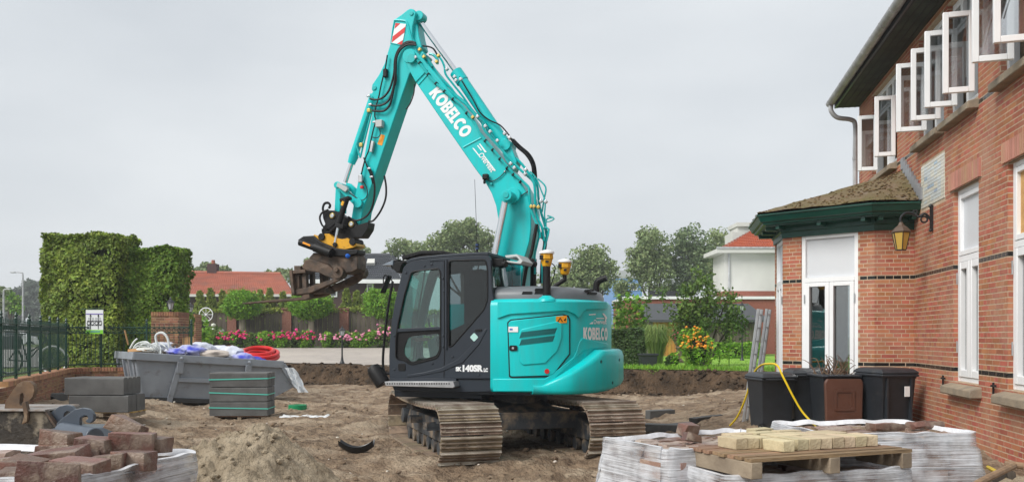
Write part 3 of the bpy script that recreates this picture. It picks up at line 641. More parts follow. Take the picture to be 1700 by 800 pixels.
EP('rear_guard_bar', mat('pale_metal', (.55, .58, .58), .4), [(838, 424), (858, 422), (868, 433), (864, 438), (838, 435), (838, 432), (858, 434.5), (862, 431), (857, 426), (840, 428)], .4, .9, .004)
EP('rear_screen', glassmat('smoked_screen', (.72, .76, .79), .10), [(819, 437), (864, 438), (864, 474), (819, 474)], .30, .31, 0)
EP('engine_screen', M_inside, [(818, 474), (862, 474), (868, 492), (818, 496)], .2, .30, 0)
MB().cyl(E(792, 419, .6), E(792, 404, .6), .02, n=8).build('radio_mount', M_black, ex); MB().cyl(E(792, 404, .6), E(788, 298, .6), .0045, .003, 5).build('radio_antenna', M_black, ex)
b = MB()
for k in range(2): b.cyl(E(792, 414 - k * 6, .6), E(792, 411 - k * 6, .6), .025, n=8)
b.build('antenna_rings', mat('navy_blue', (.03, .06, .16), .5), ex)
# unidentified black tube with pale rods, like gloves/boots hung on the rail; no lamp
b = MB(); bp = E(627, 622, 1.15); mm = Matrix.Rotation(R(35), 3, 'Y')
b.lathe([(.07, -.16), (.11, -.15), (.115, .05), (.09, .13), (.03, .16)], 12, bp, mm.to_4x4().to_3x3()); b.build('headlamp_housing', M_black, ex, smooth=True)
ETUBE('unknown_pale_rod', M_letter, [(630, 630), (635, 626), (640, 632)], 1.2, .01); ETUBE('unknown_pale_rod', M_letter, [(628, 624), (637, 636)], 1.2, .01)
# ---- boom, arm, cylinders
BQ0, BQ1, AQ0, AQ1 = -.27, .20, -.19, .13
boom = EP('boom', M_teal, [(670, 95), (671, 87), (676, 82), (683, 81), (691, 86), (700, 95), (728, 128), (757, 165), (800, 222), (845, 280), (866, 305), (877, 325), (881.5, 350), (881.5, 380), (879, 400), (871, 428), (866, 470), (868, 530), (855, 548), (838, 532), (831, 480), (826.5, 430), (827.5, 390), (827, 365), (823.5, 342), (816, 321), (804, 300), (790, 282), (740, 210), (690, 136.5), (681, 120), (674, 107)], BQ0, BQ1, .012)
# weld seams and end plates on the boom
for a, b2 in (((690.5, 136), (709, 116)), ((695, 141), (712, 122)), ((769, 245), (801, 228))):
    ETUBE('weld_seam', M_teal, [a, b2], BQ1 + .002, .012, boom, sub=1)
EP('boom_end_plate', M_teal, [(690, 136.5), (682, 122), (675, 108), (671, 95), (672, 87), (677, 83), (686, 86), (695, 99), (709, 117)], BQ1, BQ1 + .018, .006, parent=boom)
EBOSS('boom_pin', M_teal, (678.5, 93), BQ0 - .03, BQ1 + .03, .105, boom); EBOSS('boom_pin_cap', M_tealpipe, (682, 97), BQ1, BQ1 + .075, .07, boom)
EBOSS('cylinder_pin', M_teal, (851, 324), BQ1 - .02, BQ1 + .09, .11, boom); EBOSS('cylinder_pin', M_teal, (841, 324), BQ1, BQ1 + .30, .075, boom); EBOSS('cylinder_pin_cap', M_tealpipe, (839.5, 323.5), BQ1 + .30, BQ1 + .312, .045, boom)
blv = lambda x, y: E(711.5 + 57 * (x / lw) + y * 17.2, 155.5 + 75.5 * (x / lw) - y * 13.6, BQ1 + .004)
surf_text('maker_lettering', M_letter, lv, lf, blv, boom)
# dealer name, reading down the boom
vs, fs = textpoly('Overvest', 1, .02); x_1 = max(p[0] for p in vs)
surf_text('dealer_lettering', M_letter, vs, fs, lambda x, y: E(793.5 + 22 * x / x_1 + y * 10.5, 257.5 + 29 * x / x_1 - y * 7.4, BQ1 + .004), boom)
for st in ([(795, 239), (797, 238.5), (808, 252.5), (805, 253.5)], [(792, 242), (793.5, 241), (800, 249.5), (798.5, 250.5)]): EP('dealer_strapline', M_letter, st, BQ1, BQ1 + .004, 0, parent=boom)
EP('dealer_stripe', M_letter, [(803.5, 257.5), (823, 283), (821, 284.5), (802.5, 259)], BQ1, BQ1 + .004, 0, parent=boom); EP('dealer_stripe', M_letter, [(784, 246), (786.5, 246), (796, 258), (794.5, 259)], BQ1, BQ1 + .004, 0, parent=boom)
p = E(806.5, 294, BQ1 + .06); b = MB(); b.box(p, (.09, .08, .085)); b.box(p + Vector((.02, 0, -.07)), (.04, .03, .06)); b.build('boom_camera', M_black, boom, bevel=.015)
ETUBE('camera_cable', M_black, [(811, 300), (818, 301), (830, 294), (841, 282)], BQ1 + .02, .008, boom); ETUBE('sensor_cable', M_black, [(851, 326), (860, 328), (870, 322), (878, 317)], BQ1 + .02, .009, boom)
EBOSS('small_bolt', M_tealpipe, (815, 305), BQ1, BQ1 + .04, .022, boom, 8); EBOSS('small_bolt', M_steel, (837.5, 284.5), BQ1, BQ1 + .03, .016, boom, 8)
# boom lift cylinder (left): chrome rod up to the pin
lc = ECYL('boom_cylinder', M_teal, (816, 560), (812, 462), .42, .075, n=16); ECYL('cylinder_rod', M_chrome, (812, 470), (839, 333), .38, .048, lc); EBOSS('rod_eye', M_teal, (840, 326), .30, .46, .085, lc)
# arm
arm = EP('arm', M_teal, [(681, 14.5), (687, 16), (690.5, 22), (688, 32), (685, 45), (684, 60), (690, 75), (694, 95), (689, 112), (680, 123), (657, 190), (626.5, 280), (614, 317), (602, 349), (598, 376), (590, 373), (583, 362), (587, 338), (591, 316), (596, 292), (601, 280), (607, 245), (614, 208), (619, 180), (620, 154), (616.5, 149), (617.5, 141), (629, 124), (638, 106), (645, 82), (649, 69), (653, 41), (654.5, 33), (666, 25), (676, 17)], AQ0, AQ1, .014)
EP('arm_rear_web', M_teal, [(684, 45), (692, 40), (695, 58), (700, 78), (690, 90), (684, 75)], AQ0, AQ1 - .06, .01, parent=arm)
EBOSS('arm_pin', M_tealpipe, (682.5, 22.5), AQ0 - .02, AQ1 + .016, .032, arm); EBOSS('arm_pin', M_tealpipe, (621, 146), AQ0 - .02, AQ1 + .016, .035, arm)
ETUBE('arm_rib', M_teal, [(655, 34), (670, 35), (676, 39), (681, 58), (684, 70)], AQ1 + .002, .018, arm); ETUBE('arm_rib', M_teal, [(655, 34), (652, 50), (649, 72), (664, 75)], AQ1 + .002, .012, arm, sub=1)
# red and white hazard board
hz = [(656.5, 38.5), (674, 40.5), (667.5, 75), (649.5, 71.5)]
EP('hazard_board', M_letter, hz, AQ1, AQ1 + .010, 0, parent=arm)
for st in ([(656.5, 38.5), (664.5, 39.4), (655, 48)], [(652, 61), (673, 44.5), (671.5, 54), (650, 71)], [(659, 73.2), (668.5, 67), (667.5, 75)]): EP('hazard_stripe', M_red, st, AQ1 + .009, AQ1 + .013, 0, parent=arm)
# arm cylinder along the boom's back
ac = ECYL('arm_cylinder', M_teal, (836, 236), (763, 128), -.03, .088, n=18); ECYL('cylinder_head', M_teal, (768, 136), (757, 120), -.03, .10, ac); ECYL('cylinder_rod', M_chrome, (759, 122), (697, 36), -.03, .040, ac)
ECYL('rod_end', M_teal, (699, 39), (693, 26), -.03, .055, ac, r1=.07); EBOSS('rod_eye', M_teal, (694.5, 26), -.11, .06, .075, ac); EBOSS('base_eye', M_teal, (838, 240), -.13, .16, .085, ac)
EP('base_lug', M_teal, [(826, 236), (838, 229), (846, 238), (858, 268), (852, 284), (840, 268)], -.10, .12, .01, parent=boom)
# bucket cylinder on the front of the arm
bc = ECYL('bucket_cylinder', M_teal, (621, 158), (585, 266), -.03, .066, n=16); ECYL('cylinder_head', M_teal, (588, 258), (583, 272), -.03, .078, bc, r1=.06); ECYL('cylinder_rod', M_chrome, (584, 270), (573, 303), -.03, .036, bc); EBOSS('base_eye', M_teal, (621, 157), -.11, .07, .045, bc)
for a, b2 in (((612, 184), (592, 240)), ((616, 190), (604, 238))): ETUBE('cylinder_pipe', M_tealpipe, [a, b2, (598, 262), (599, 284)][:3], .06, .016, bc, sub=1)
for c in ((613, 184), (600, 241)): q = E(*c, .07); MB().box(q, (.06, .06, .06)).build('pipe_clamp', M_brass, bc, bevel=.008)
# links
EP('tipping_link', M_teal, [(555, 303), (560, 301), (566, 305), (580, 318), (594, 331), (601, 335), (600, 342), (594, 345), (588, 341), (566, 319), (557, 312)], .13, .17, .006, 1.5); EP('tipping_link', M_teal, [(575, 303), (582, 305), (594, 316), (592, 330), (580, 316), (573, 309)], -.24, -.19, .006)
EBOSS('link_pin', M_teal, (593, 337), .15, .20, .075); EBOSS('link_pin', M_teal, (558.5, 307), -.22, .185, .05)
EP('bucket_link', M_teal, [(557, 310), (565.5, 315), (564, 352), (555, 351)], -.12, .10, .008)
EP('sensor_box', mat('light_grey_box', (.46, .48, .48), .5), [(560, 303), (575, 310), (577, 314), (573, 319), (558, 309)], .17, .23, .006)
# hoses and small gear on the arm
for pts, r in (([(690, 72), (682, 69.5), (672, 72), (661, 84), (655.5, 100), (654.5, 118), (652, 132), (646, 150), (636, 162), (624, 166), (614, 164)], .017), ([(690, 73), (680, 71), (668, 77), (659, 90), (656.5, 108), (656, 128), (652, 150), (646, 166), (636, 174), (624, 176), (616, 175)], .017), ([(691, 75), (676, 75), (664, 84), (658, 98), (657, 120), (654, 145), (648, 172), (638, 184), (626, 185), (618, 184)], .017),
               ([(643, 92), (640, 112), (636, 128), (632, 145), (629, 160), (624, 178), (622, 192), (624, 200), (620, 215), (616, 232), (612, 250), (607, 262), (602, 280), (598, 300)], .011), ([(614, 280), (618, 290), (622, 310), (620, 335), (614, 352), (604, 362), (590, 366), (578, 360)], .016), ([(638, 292), (641, 310), (640, 330), (632, 350), (620, 366), (612, 367)], .016),
               ([(602, 300), (608, 310), (610, 322), (606, 330), (598, 332), (580, 320)], .008), ([(688, 140), (687, 155), (681, 172), (674, 182)], .010), ([(657, 118), (658.5, 130), (656, 142), (651, 150)], .007), ([(604, 262), (609, 275), (615, 290), (619, 305)], .012), ([(630, 214), (631, 224), (626, 229), (618, 228)], .008)):
    ETUBE('hydraulic_hose', M_black, pts, AQ1 + .05, r, arm)
p = E(640, 122, AQ1 + .03); MB().box(p, (.07, .06, .13)).build('hose_guide', M_black, arm, bevel=.015)
p = E(630.5, 206, AQ1 + .05); MB().box(p, (.11, .09, .11)).build('control_box', mat('light_grey_box', (.5, .5, .5), .5), arm, bevel=.008)
p = E(618, 244, AQ1 + .04); MB().box(p, (.045, .06, .17), Matrix.Rotation(R(-12), 3, 'Y')).build('valve_block', M_alu, arm, bevel=.006); p = E(599, 297, AQ1 + .05); MB().box(p, (.07, .06, .12)).build('coupling_block', M_alu, arm, bevel=.01)
p = E(601, 311, AQ1 + .05); MB().box(p, (.05, .05, .05)).build('red_coupling', M_red, arm, bevel=.01); EP('yellow_label', M_orange, roundpoly([(632.5, 223), (639, 225), (634, 242), (626.5, 239.5)], 1), AQ1, AQ1 + .005, 0, parent=arm)
for c in ((615, 174, .02), (612, 160, .014), (622, 203, .014), (613, 280, .015), (617, 294, .02)): p = E(c[0], c[1], AQ1 + .05); MB().box(p, (.06, .04, .03)).build('hose_fitting', M_steel, arm, bevel=.006)
# pipes along the boom
Q1 = BQ1 + .06
for pts, q, r in (([(689, 96), (699, 108), (717, 132), (742, 155), (760, 170), (768, 177), (784, 198), (790, 207), (799, 226), (812, 240), (845, 280), (858, 293), (877, 310), (879, 322), (881, 340), (885, 358), (894, 378), (897, 395)], BQ1 + .03, .021),
                   ([(692, 93), (704, 106), (722, 128), (745, 150), (765, 167), (775, 175), (790, 193), (800, 204), (805, 217), (818, 232), (850, 268), (866, 284), (884, 300), (888, 315), (889, 340), (892, 360), (900, 378), (903, 400)], BQ1 - .02, .021),
                   ([(706, 92), (717, 108), (730, 128), (748, 146), (757, 158), (769, 168), (786, 188), (803, 203), (812, 220), (838, 250), (862, 268), (878, 288), (891, 306), (894, 330), (898, 352), (904, 372), (908, 395)], BQ1 - .12, .021),
                   ([(726, 92), (733, 100), (738, 112), (740, 124), (752, 140), (768, 160), (782, 180), (796, 196)], BQ1 - .16, .018),
                   ([(700, 88), (708, 97), (713, 104), (717, 112)], BQ1 - .10, .03), ([(713, 90), (720, 92), (726, 99), (726, 107)], BQ1 - .12, .022),
                   ([(893, 297), (906, 311), (903, 332), (900, 352)], BQ1 - .15, .012), ([(880, 285), (890, 296), (898, 315), (905, 335), (904, 358), (908, 368), (920, 363), (909, 358), (916, 361), (907, 365), (908, 385), (912, 380), (905, 400), (902, 430), (898, 455)], BQ1 - .1, .011), ([(897, 392), (904, 378), (911, 382), (908, 398), (903, 416), (900, 440), (900, 470)], BQ1 - .06, .013), ([(886, 356), (890, 372), (895, 390), (892, 405), (888, 425), (888, 455)], BQ1 + .02, .016)):
    ETUBE('hydraulic_pipe', M_tealpipe, pts, q, r, boom)
for pts, q, r in (([(763, 128), (770, 140), (785, 165), (797, 187), (813, 200), (830, 208), (843, 222), (850, 233)], .10, .011), ([(849, 231), (858, 243), (872, 255), (881, 268), (885, 282), (884, 300)], .02, .022), ([(852, 232), (864, 244), (878, 256), (886, 270), (889, 285), (890, 304)], -.06, .022), ([(690, 70), (700, 76), (712, 78), (720, 82), (726, 92)], .0, .014), ([(891, 372), (887, 395), (882, 420), (874, 445), (869, 475)], BQ1 + .08, .028), ([(897, 392), (905, 400), (901, 430), (899, 470)], .0, .03), ([(886, 430), (885, 475)], .12, .05), ([(878, 430), (886, 432), (890, 440)], .25, .009)):
    ETUBE('hydraulic_hose', M_black, pts, q, r, boom)
for x, y, m in ((697, 83, M_brass), (704, 95, M_brass), (728, 93, M_brass), (725, 103, M_brass), (785, 195, M_brass), (882, 343, M_brass), (887, 343, M_brass), (894, 344, M_brass), (690, 96, M_steel), (755, 128, M_steel), (765, 132, M_steel), (757, 134, M_steel), (806, 210, M_steel), (814, 219, M_steel), (793, 194, M_steel), (826, 234, M_steel), (838, 222, M_steel), (846, 229, M_steel), (854, 279, M_steel), (872, 289, M_steel), (873, 282, M_steel), (898, 334, M_steel), (906, 335, M_steel), (742, 115, M_steel), (848, 272, M_steel)):
    p = E(x, y, BQ1 + .05); MB().box(p, (.05, .05, .045), Matrix.Rotation(R(38), 3, 'Y')).build('pipe_fitting', m, boom, bevel=.008)
b = MB()
for x, y in ((697, 105), (711, 124), (724, 139), (738, 152), (752, 165), (775, 188), (806, 234), (818, 249), (830, 264), (842, 279), (852, 290), (864, 302)): b.box(E(x, y, BQ1 + .03), (.05, .06, .016), Matrix.Rotation(R(42), 3, 'Y'))
b.build('pipe_clips', M_black, boom)
b = MB(); b.box(E(705, 100, BQ1 - .15), (.16, .25, .10), Matrix.Rotation(R(50), 3, 'Y')); b.build('valve_block', M_tealpipe, boom, bevel=.02)
# ---- tiltrotator and fork carriage (all in the plane of the arm, tilted)
TQ = .24
tr = EP('quick_coupler', M_black, [(535, 352), (541, 349), (556, 349.5), (565, 356), (577, 362), (589, 367), (592, 374), (612, 368), (610, 380), (601, 394), (585, 394), (580, 400), (556, 399), (540, 392), (535, 378), (540, 372), (536, 362)], -.02, .20, .012, 2)
for c in ((551, 358), (582.5, 372)): EBOSS('coupler_pin', M_steel, c, -.03, .235, .032, tr); EBOSS('pin_collar', M_brass, c, .2, .222, .045, tr)
ETUBE('coupler_hose', M_black, [(546, 346), (548, 341), (545, 337), (539, 338), (536, 345), (537, 352)], .2, .02, tr); ETUBE('coupler_hose', M_black, [(545, 348), (535, 353), (531, 361), (533, 370), (537, 376), (545, 379), (556, 371)], .25, .016, tr); ETUBE('coupler_hose', M_black, [(536, 380), (537, 387), (545, 386), (556, 378), (563, 372)], .26, .02, tr); ETUBE('coupler_hose', M_black, [(538, 376), (548, 384), (556, 380), (570, 385)], .22, .015, tr)
tcy = ECYL('tilt_cylinder', M_black, (575, 332), (562, 372), .30, .045, n=12); ECYL('cylinder_band', M_yellow, (572.5, 335), (570.3, 342), .30, .047, tcy, 12); ECYL('cylinder_rod', M_chrome, (562, 372), (555.5, 406), .30, .02, tcy, 8); EBOSS('rod_eye', M_black, (555, 406), .22, .34, .035, tcy)
p = E(574, 331, .28); b = MB(); b.box(p, (.16, .12, .05), Matrix.Rotation(R(15), 3, 'Y')); b.build('cylinder_bracket', M_black, tcy, bevel=.01)
EP('cylinder_clamp', M_black, [(556, 370), (570, 373), (569, 380), (555, 377)], .25, .36, .008, parent=tcy)
rot = EP('rotor_housing', M_yellow, [(521, 389), (527, 392), (531, 397), (539, 388), (546, 388), (553, 394), (568, 397), (577, 395), (582, 401), (590.5, 403), (592, 408), (586, 411), (573, 413.7), (557.5, 412), (550, 408), (540, 404.5), (529, 402), (521, 396)], .02, .30, .02, 1)
for c in ((584.5, 401), (533, 393)): EBOSS('rotor_cap', M_black, c, .05, .33, .055, rot)
gt = EP('gripper_frame', M_black, [(494, 398), (503, 392), (520, 391), (532, 401), (558, 412), (580, 414), (594, 414), (594, 421), (575, 426), (553, 425), (519, 415), (496, 404)], .08, .34, .015)
ECYL('gripper_cylinder', M_black, (498, 402), (551, 421), .40, .055, gt); ECYL('gripper_cylinder', M_black, (523, 410), (550, 420), .40, .075, gt); EP('yellow_label', M_orange, [(503, 401), (515, 406), (514.5, 409), (502, 404)], .455, .462, 0, parent=gt)
EP('hitch_body', M_rust, [(520, 419), (552, 425), (590, 420), (594, 428), (594, 447), (585, 452), (568, 455), (555, 452), (546, 440), (516, 432), (512, 428)], .02, .30, .02, parent=gt); b = MB(); b.ico(E(577, 425, .36), .035, 2, .2); b.build('blue_cloth_knot', mat('blue_cloth', (.01, .12, .55), .7), gt)
fk = EP('fork_carriage', M_rust, [(505, 434), (512, 430), (520, 431), (544, 439), (558, 452), (564, 460), (556, 464), (540, 458), (528, 452), (509, 450), (500, 444)], .26, .33, .012); EP('carriage_plate', M_rust, [(545, 440), (590, 424), (600, 440), (603, 454), (594, 458), (570, 455)], .0, .05, .012, parent=fk)
for c, q0, q1 in (((560, 452), .22, .38), ((597, 452), -.06, .06)):
    EBOSS('hook_boss', M_rust, c, q0, q1, .095, fk); EBOSS('hook_pin', M_rust, (c[0] - 3, c[1] - 4), q1, q1 + .05, .04, fk, 6)
EP('end_plate', M_rust, [(479.5, 449), (484, 448), (489, 488), (484, 490)], .05, .40, .006, parent=fk)
EP('top_bar', M_rust, [(480, 449), (506, 447), (507, 453), (481, 455)], .1, .38, .008, parent=fk); EP('top_lug', M_rust, [(488, 441), (499, 441), (499, 450), (488, 450)], .2, .36, .006, parent=fk); EP('top_lug', M_rust, [(505, 432), (514, 430), (514, 440), (505, 441)], .1, .3, .006, parent=fk)
EP('bottom_bar', M_rust, [(484, 482), (512, 476), (564, 459), (566, 464), (516, 486), (486, 490)], .28, .36, .008, parent=fk); EP('bottom_bar', M_rust, [(536, 480), (596, 453), (604, 458), (590, 470), (546, 487), (536, 487)], -.06, .02, .008, parent=fk)
EP('bottom_bar', M_rust, [(486, 481), (540, 478), (542, 486), (488, 489)], .0, .28, .006, parent=fk)
for x in (493, 505): EP('upright', M_rust, [(x - 4, 450), (x + 3, 450), (x + 4, 483), (x - 3, 484)], .24, .32, .006, parent=fk)
for x in (516, 533, 541): EP('upright', M_rust, [(x - 3, 450), (x + 3, 450), (x + 4, 478), (x - 2, 479)], .02, .10, .006, parent=fk)
EP('fork_tine', M_rust, [(402, 502.5), (440, 498.5), (500, 493), (505, 486), (513, 487), (514, 494), (506, 497.5), (440, 501.5), (403, 504.5)], .20, .34, .004, parent=fk)
EP('fork_tine', M_rust, [(440, 500), (500, 493), (533, 487), (535, 478), (541, 478), (542, 488), (533, 492), (500, 497), (441, 502)], -.10, .04, .004, parent=fk)
# ================================================================== undercarriage
TA = math.atan2(.953, -.304) - ERZ; TM = Matrix.Rotation(TA, 3, 'Z')
def T(x, y, z): return TM @ Vector((x, y, z)) + Vector((.114, .037, 0))
def TB(name, m, c, d, parent=ex, bevel=.01, rot=None):
    b = MB(); mt = TM if rot is None else TM @ rot; b.box(T(*c), d, mt); return b.build(name, m, parent, bevel=bevel)
GA, SW = .985, .78                    # half gauge, shoe width
RL, XT = .335, 1.56                   # chain radius, wheel centre
shoe_b = MB(); shoe_b.box((0, 0, .012), (.166, SW, .024))
shoe = shoe_b.build('shoe_tmp', M_shoe); shoe_me = shoe.data; bpy.data.objects.remove(shoe)
gb = MB()
for gx, hh in ((-.070, .040), (-.010, .020), (.045, .020)): gb.loops([[(gx - .012, y, .022), (gx + .012, y, .022), (gx + .007, y, .022 + hh), (gx - .007, y, .022 + hh)] for y in (-SW / 2, SW / 2)])
gr = gb.build('grouser_tmp', M_grouser); gr_me = gr.data; bpy.data.objects.remove(gr)
# one mesh for a shoe with its three grousers (two materials)
bm = bmesh.new(); bm.from_mesh(shoe_me); k0 = len(bm.faces); bm.from_mesh(gr_me); bm.faces.ensure_lookup_table()
for f in bm.faces[k0:]: f.material_index = 1
bm.to_mesh(shoe_me); bm.free(); shoe_me.materials.append(M_grouser)
zc = RL + .055
def loop_pt(s):
    """point and tangent angle along the chain loop (x, z), sagging on top"""
    top = 2 * XT; arc = math.pi * RL; tot = 2 * top + 2 * arc; s %= tot
    if s < top: return -XT + s, zc - RL, 0.0                                   # bottom, moving +x, outside faces down
    s -= top
    if s < arc: a = s / RL; return XT + RL * math.sin(a), zc - RL * math.cos(a), a
    s -= arc
    if s < top: u = s / top; sag = .045 * math.sin(math.pi * u) ; return XT - s, zc + RL - sag, math.pi - .02 * math.cos(math.pi * u)
    s -= top; a = s / RL; return -XT - RL * math.sin(a), zc + RL * math.cos(a), math.pi + a
tot = 4 * XT + 2 * math.pi * RL; NS = 48
for side in (1, -1):
    tk = bpy.data.objects.new('track', None); col.objects.link(tk); tk.parent = ex; tk.location = T(0, side * GA, 0); tk.rotation_euler = (0, 0, TA)
    for k in range(NS):
        x, z, a = loop_pt((k + .3 * side) * tot / NS)
        o = inst('track_shoe', shoe_me, tk, (x, 0, z)); o.rotation_euler = (math.pi, a, 0) if False else Matrix(((math.cos(a), 0, math.sin(a)), (0, -1, 0), (math.sin(a), 0, -math.cos(a)))).to_euler()
    ch = MB()
    for yy in (-.07, .07):
        pts = [loop_pt(i * tot / 80) for i in range(80)]; ch.loops([[(x - math.sin(a) * d, yy + w, z + math.cos(a) * d) for w, d in ((-.025, .0), (.025, .0), (.025, .085), (-.025, .085))] for x, z, a in pts], close=True)
    ch.build('track_chain', M_undergrey, tk)
    for sx in (-1, 1):
        w = MB(); w.cyl((sx * XT, -.10, zc), (sx * XT, .10, zc), RL - .085, n=28); w.cyl((sx * XT, -.22, zc), (sx * XT, .22, zc), .12, n=18); w.build('idler_wheel' if sx < 0 else 'drive_sprocket', M_undergrey, tk, smooth=True, bevel=.01)
    for k in range(8):
        xx = -1.2 + k * .343; w = MB(); w.cyl((xx, -.16, .145), (xx, .16, .145), .075, n=16); w.cyl((xx, -.18, .145), (xx, -.13, .145), .095, n=16); w.cyl((xx, .13, .145), (xx, .18, .145), .095, n=16); w.build('track_roller', M_undergrey, tk, smooth=True)
    for xx in (-.55, .6): w = MB(); w.cyl((xx, -.12, .62), (xx, .12, .62), .06, n=14); w.build('carrier_roller', M_undergrey, tk, smooth=True)
    fb = MB(); fb.loops([[(x, y, z) for x, z in ((-1.35, .24), (1.3, .24), (1.3, .36), (1.1, .52), (-.95, .54), (-1.35, .44))] for y in (-.19, .19)]); fb.build('track_frame', M_undergrey, tk, bevel=.015)
    for xx in (-.85, .25):
        w = MB(); s = side; y0 = .19 * s; w.bb((xx - .13, y0, .43), (xx + .13, y0 + .17 * s, .445)); w.bb((xx - .13, y0 + .15 * s, .40), (xx + .13, y0 + .17 * s, .49)); w.bb((xx - .13, y0, .40), (xx - .115, y0 + .17 * s, .49)); w.bb((xx + .115, y0, .40), (xx + .13, y0 + .17 * s, .49)); w.build('frame_step', M_undergrey, tk)
    mud = MB()
    for k in range(60): xx = random.uniform(-1.5, 1.5); mud.ico((xx, random.uniform(-SW / 2, SW / 2) * .9, zc + RL + .03 - .045 * math.cos(xx)), random.uniform(.015, .035), 1, .3, (1.4, 1.4, .5))
    mud.build('mud_clods', M_dirt, tk, recalc=False)
cf = MB()
cf.loops([[T(x, y, z) for x, y, z in ((-.75, -.62, .40), (.75, -.62, .40), (.75, .62, .40), (-.75, .62, .40))], [T(x, y, z) for x, y, z in ((-.75, -.62, .60), (.75, -.62, .60), (.75, .62, .60), (-.75, .62, .60))], [T(x, y, z) for x, y, z in ((-.5, -.45, .74), (.5, -.45, .74), (.5, .45, .74), (-.5, .45, .74))]])
cf.build('centre_frame', M_undergrey, ex, bevel=.02)
for sx in (-.72, .72): TB('cross_beam', M_undergrey, (sx, 0, .48), (.30, 1.75, .24))
MB().cyl((0, 0, .70), (0, 0, .92), .55, n=36).build('slew_ring', M_undergrey, ex, smooth=True)
MB().bb((-.95, -1.1, .86), (1.1, 1.1, .90)).build('upper_frame_floor', M_cab, ex)
# ================================================================== HOUSE (local: x = s towards the camera along the wall, y = into the wall, z up)
HRZ = math.atan2(-WD.y, -WD.x); hs = thing('brick_house', 'red brick house with open white upstairs windows and a green-corniced bay', 'house', (J.x, J.y, 0), HRZ)
CH, ZL = .0596, 1.244                        # brick course, lower dark band
ZG = .18
def s_of(px, d=0.0):
    """wall coordinate s where the plane d metres in front of the wall meets photo column px"""
    r = (px - CX) / F; b = J + ND * d; return (r * b.y - b.x) / (r * WD.y - WD.x)
def dep(s, d=0.0): return J.y + ND.y * d - WD.y * s
def zz(py, s, d=0.0): return HE - (py - HY) / F * dep(s, d)
class Face:
    """one vertical brick face: start point, unit direction and outward normal in house plan coordinates"""
    def __init__(f, a, b, d_out): f.a = Vector(a); f.b = Vector(b); f.L = (f.b - f.a).length; f.t = (f.b - f.a) / f.L; f.n = Vector(d_out).normalized()
    def p(f, u, o, z): q = f.a + f.t * u + f.n * o; return Vector((q.x, q.y, z))
def bricks(face, z0, z1, holes, phase=0, dark=()):
    """cross bond; returns list of (u, z, length, kind)"""
    out = []; k = math.ceil((z0 - ZL) / CH)
    while ZL + k * CH < z1:
        z = ZL + k * CH; iv = [(0.0, face.L)]
        for (a, b, c, d) in holes:
            if c - CH * .5 < z < d + CH * .5:
                nv = []
                for (x, y) in iv:
                    if b <= x or a >= y: nv.append((x, y)); continue
                    if a > x: nv.append((x, a))
                    if b < y: nv.append((b, y))
                iv = nv
        st = .22 if k % 2 == 0 else .11; off = phase + (.055 if k % 2 else (.11 if k % 4 == 0 else 0))
        for (x, y) in iv:
            j = math.floor((x - off) / st); u = off + j * st
            while u < y - .005:
                a = max(u + .005, x + (.0 if u < x else 0)); b = min(u + st - .005, y)
                if b - a > .025: out.append(((a + b) / 2, z, b - a, 1 if k in dark else 0))
                u += st
        k += 1
    return out
BR = MB().box((0, 0, 0), (1, 1, 1)).build('brick_tmp', M_brick); br_me = BR.data; bpy.data.objects.remove(BR)
BR = MB().box((0, 0, 0), (1, 1, 1)).build('brick_tmp', M_brickdark); brd_me = BR.data; bpy.data.objects.remove(BR)
RM = Matrix.Rotation(HRZ, 3, 'Z')
def lay(sets, wall, nmax=300):
    """sets: list of (face, bricks); the nmax that show largest become objects, the rest one mesh"""
    rows = []
    for fc, bl in sets:
        for (u, z, l, kd) in bl:
            c = fc.p(u, 0, z); w = RM @ c; X, Y = w.x + J.x, w.y + J.y
            vis = 0
            if Y > .5:
                px = CX + F * X / Y; py = HY - F * (z - HE) / Y
                if -20 < px < 1715 and -10 < py < 760:
                    t3 = RM @ Vector((fc.t.x, fc.t.y, 0)); n3 = RM @ Vector((fc.n.x, fc.n.y, 0)); vd = Vector((X, Y, 0)).normalized()
                    vis = l * abs(n3.dot(vd)) * F / Y * CH * F / Y * (1 if n3.dot(vd) < 0 else 0)
            rows.append((vis, fc, u, z, l, kd))
    rows.sort(key=lambda r: -r[0]); TH = .05
    for vis, fc, u, z, l, kd in rows[:nmax]:
        ang = math.atan2(fc.t.y, fc.t.x); p = fc.p(u, .0016 - TH / 2 + random.uniform(-.0007, .0007), z)
        inst('brick', brd_me if kd else br_me, wall, p, (random.uniform(-.01, .01), 0, ang), (l, TH, .0466))
    for kd, m, nm in ((0, M_brick, 'brick_field'), (1, M_brickdark, 'dark_brick_band')):
        r2 = [r for r in rows[nmax:] if r[5] == kd]
        if not r2: continue
        c = []; ax = []; ay = []; az = []
        for vis, fc, u, z, l, _ in r2:
            c.append(fc.p(u, .0016 - TH / 2 + random.uniform(-.0007, .0007), z)); ax.append((fc.t.x * l / 2, fc.t.y * l / 2, 0)); ay.append((fc.n.x * TH / 2, fc.n.y * TH / 2, 0)); az.append((0, 0, .0233))
        stuff(npboxes(nm, c, ax, ay, az, m, wall))
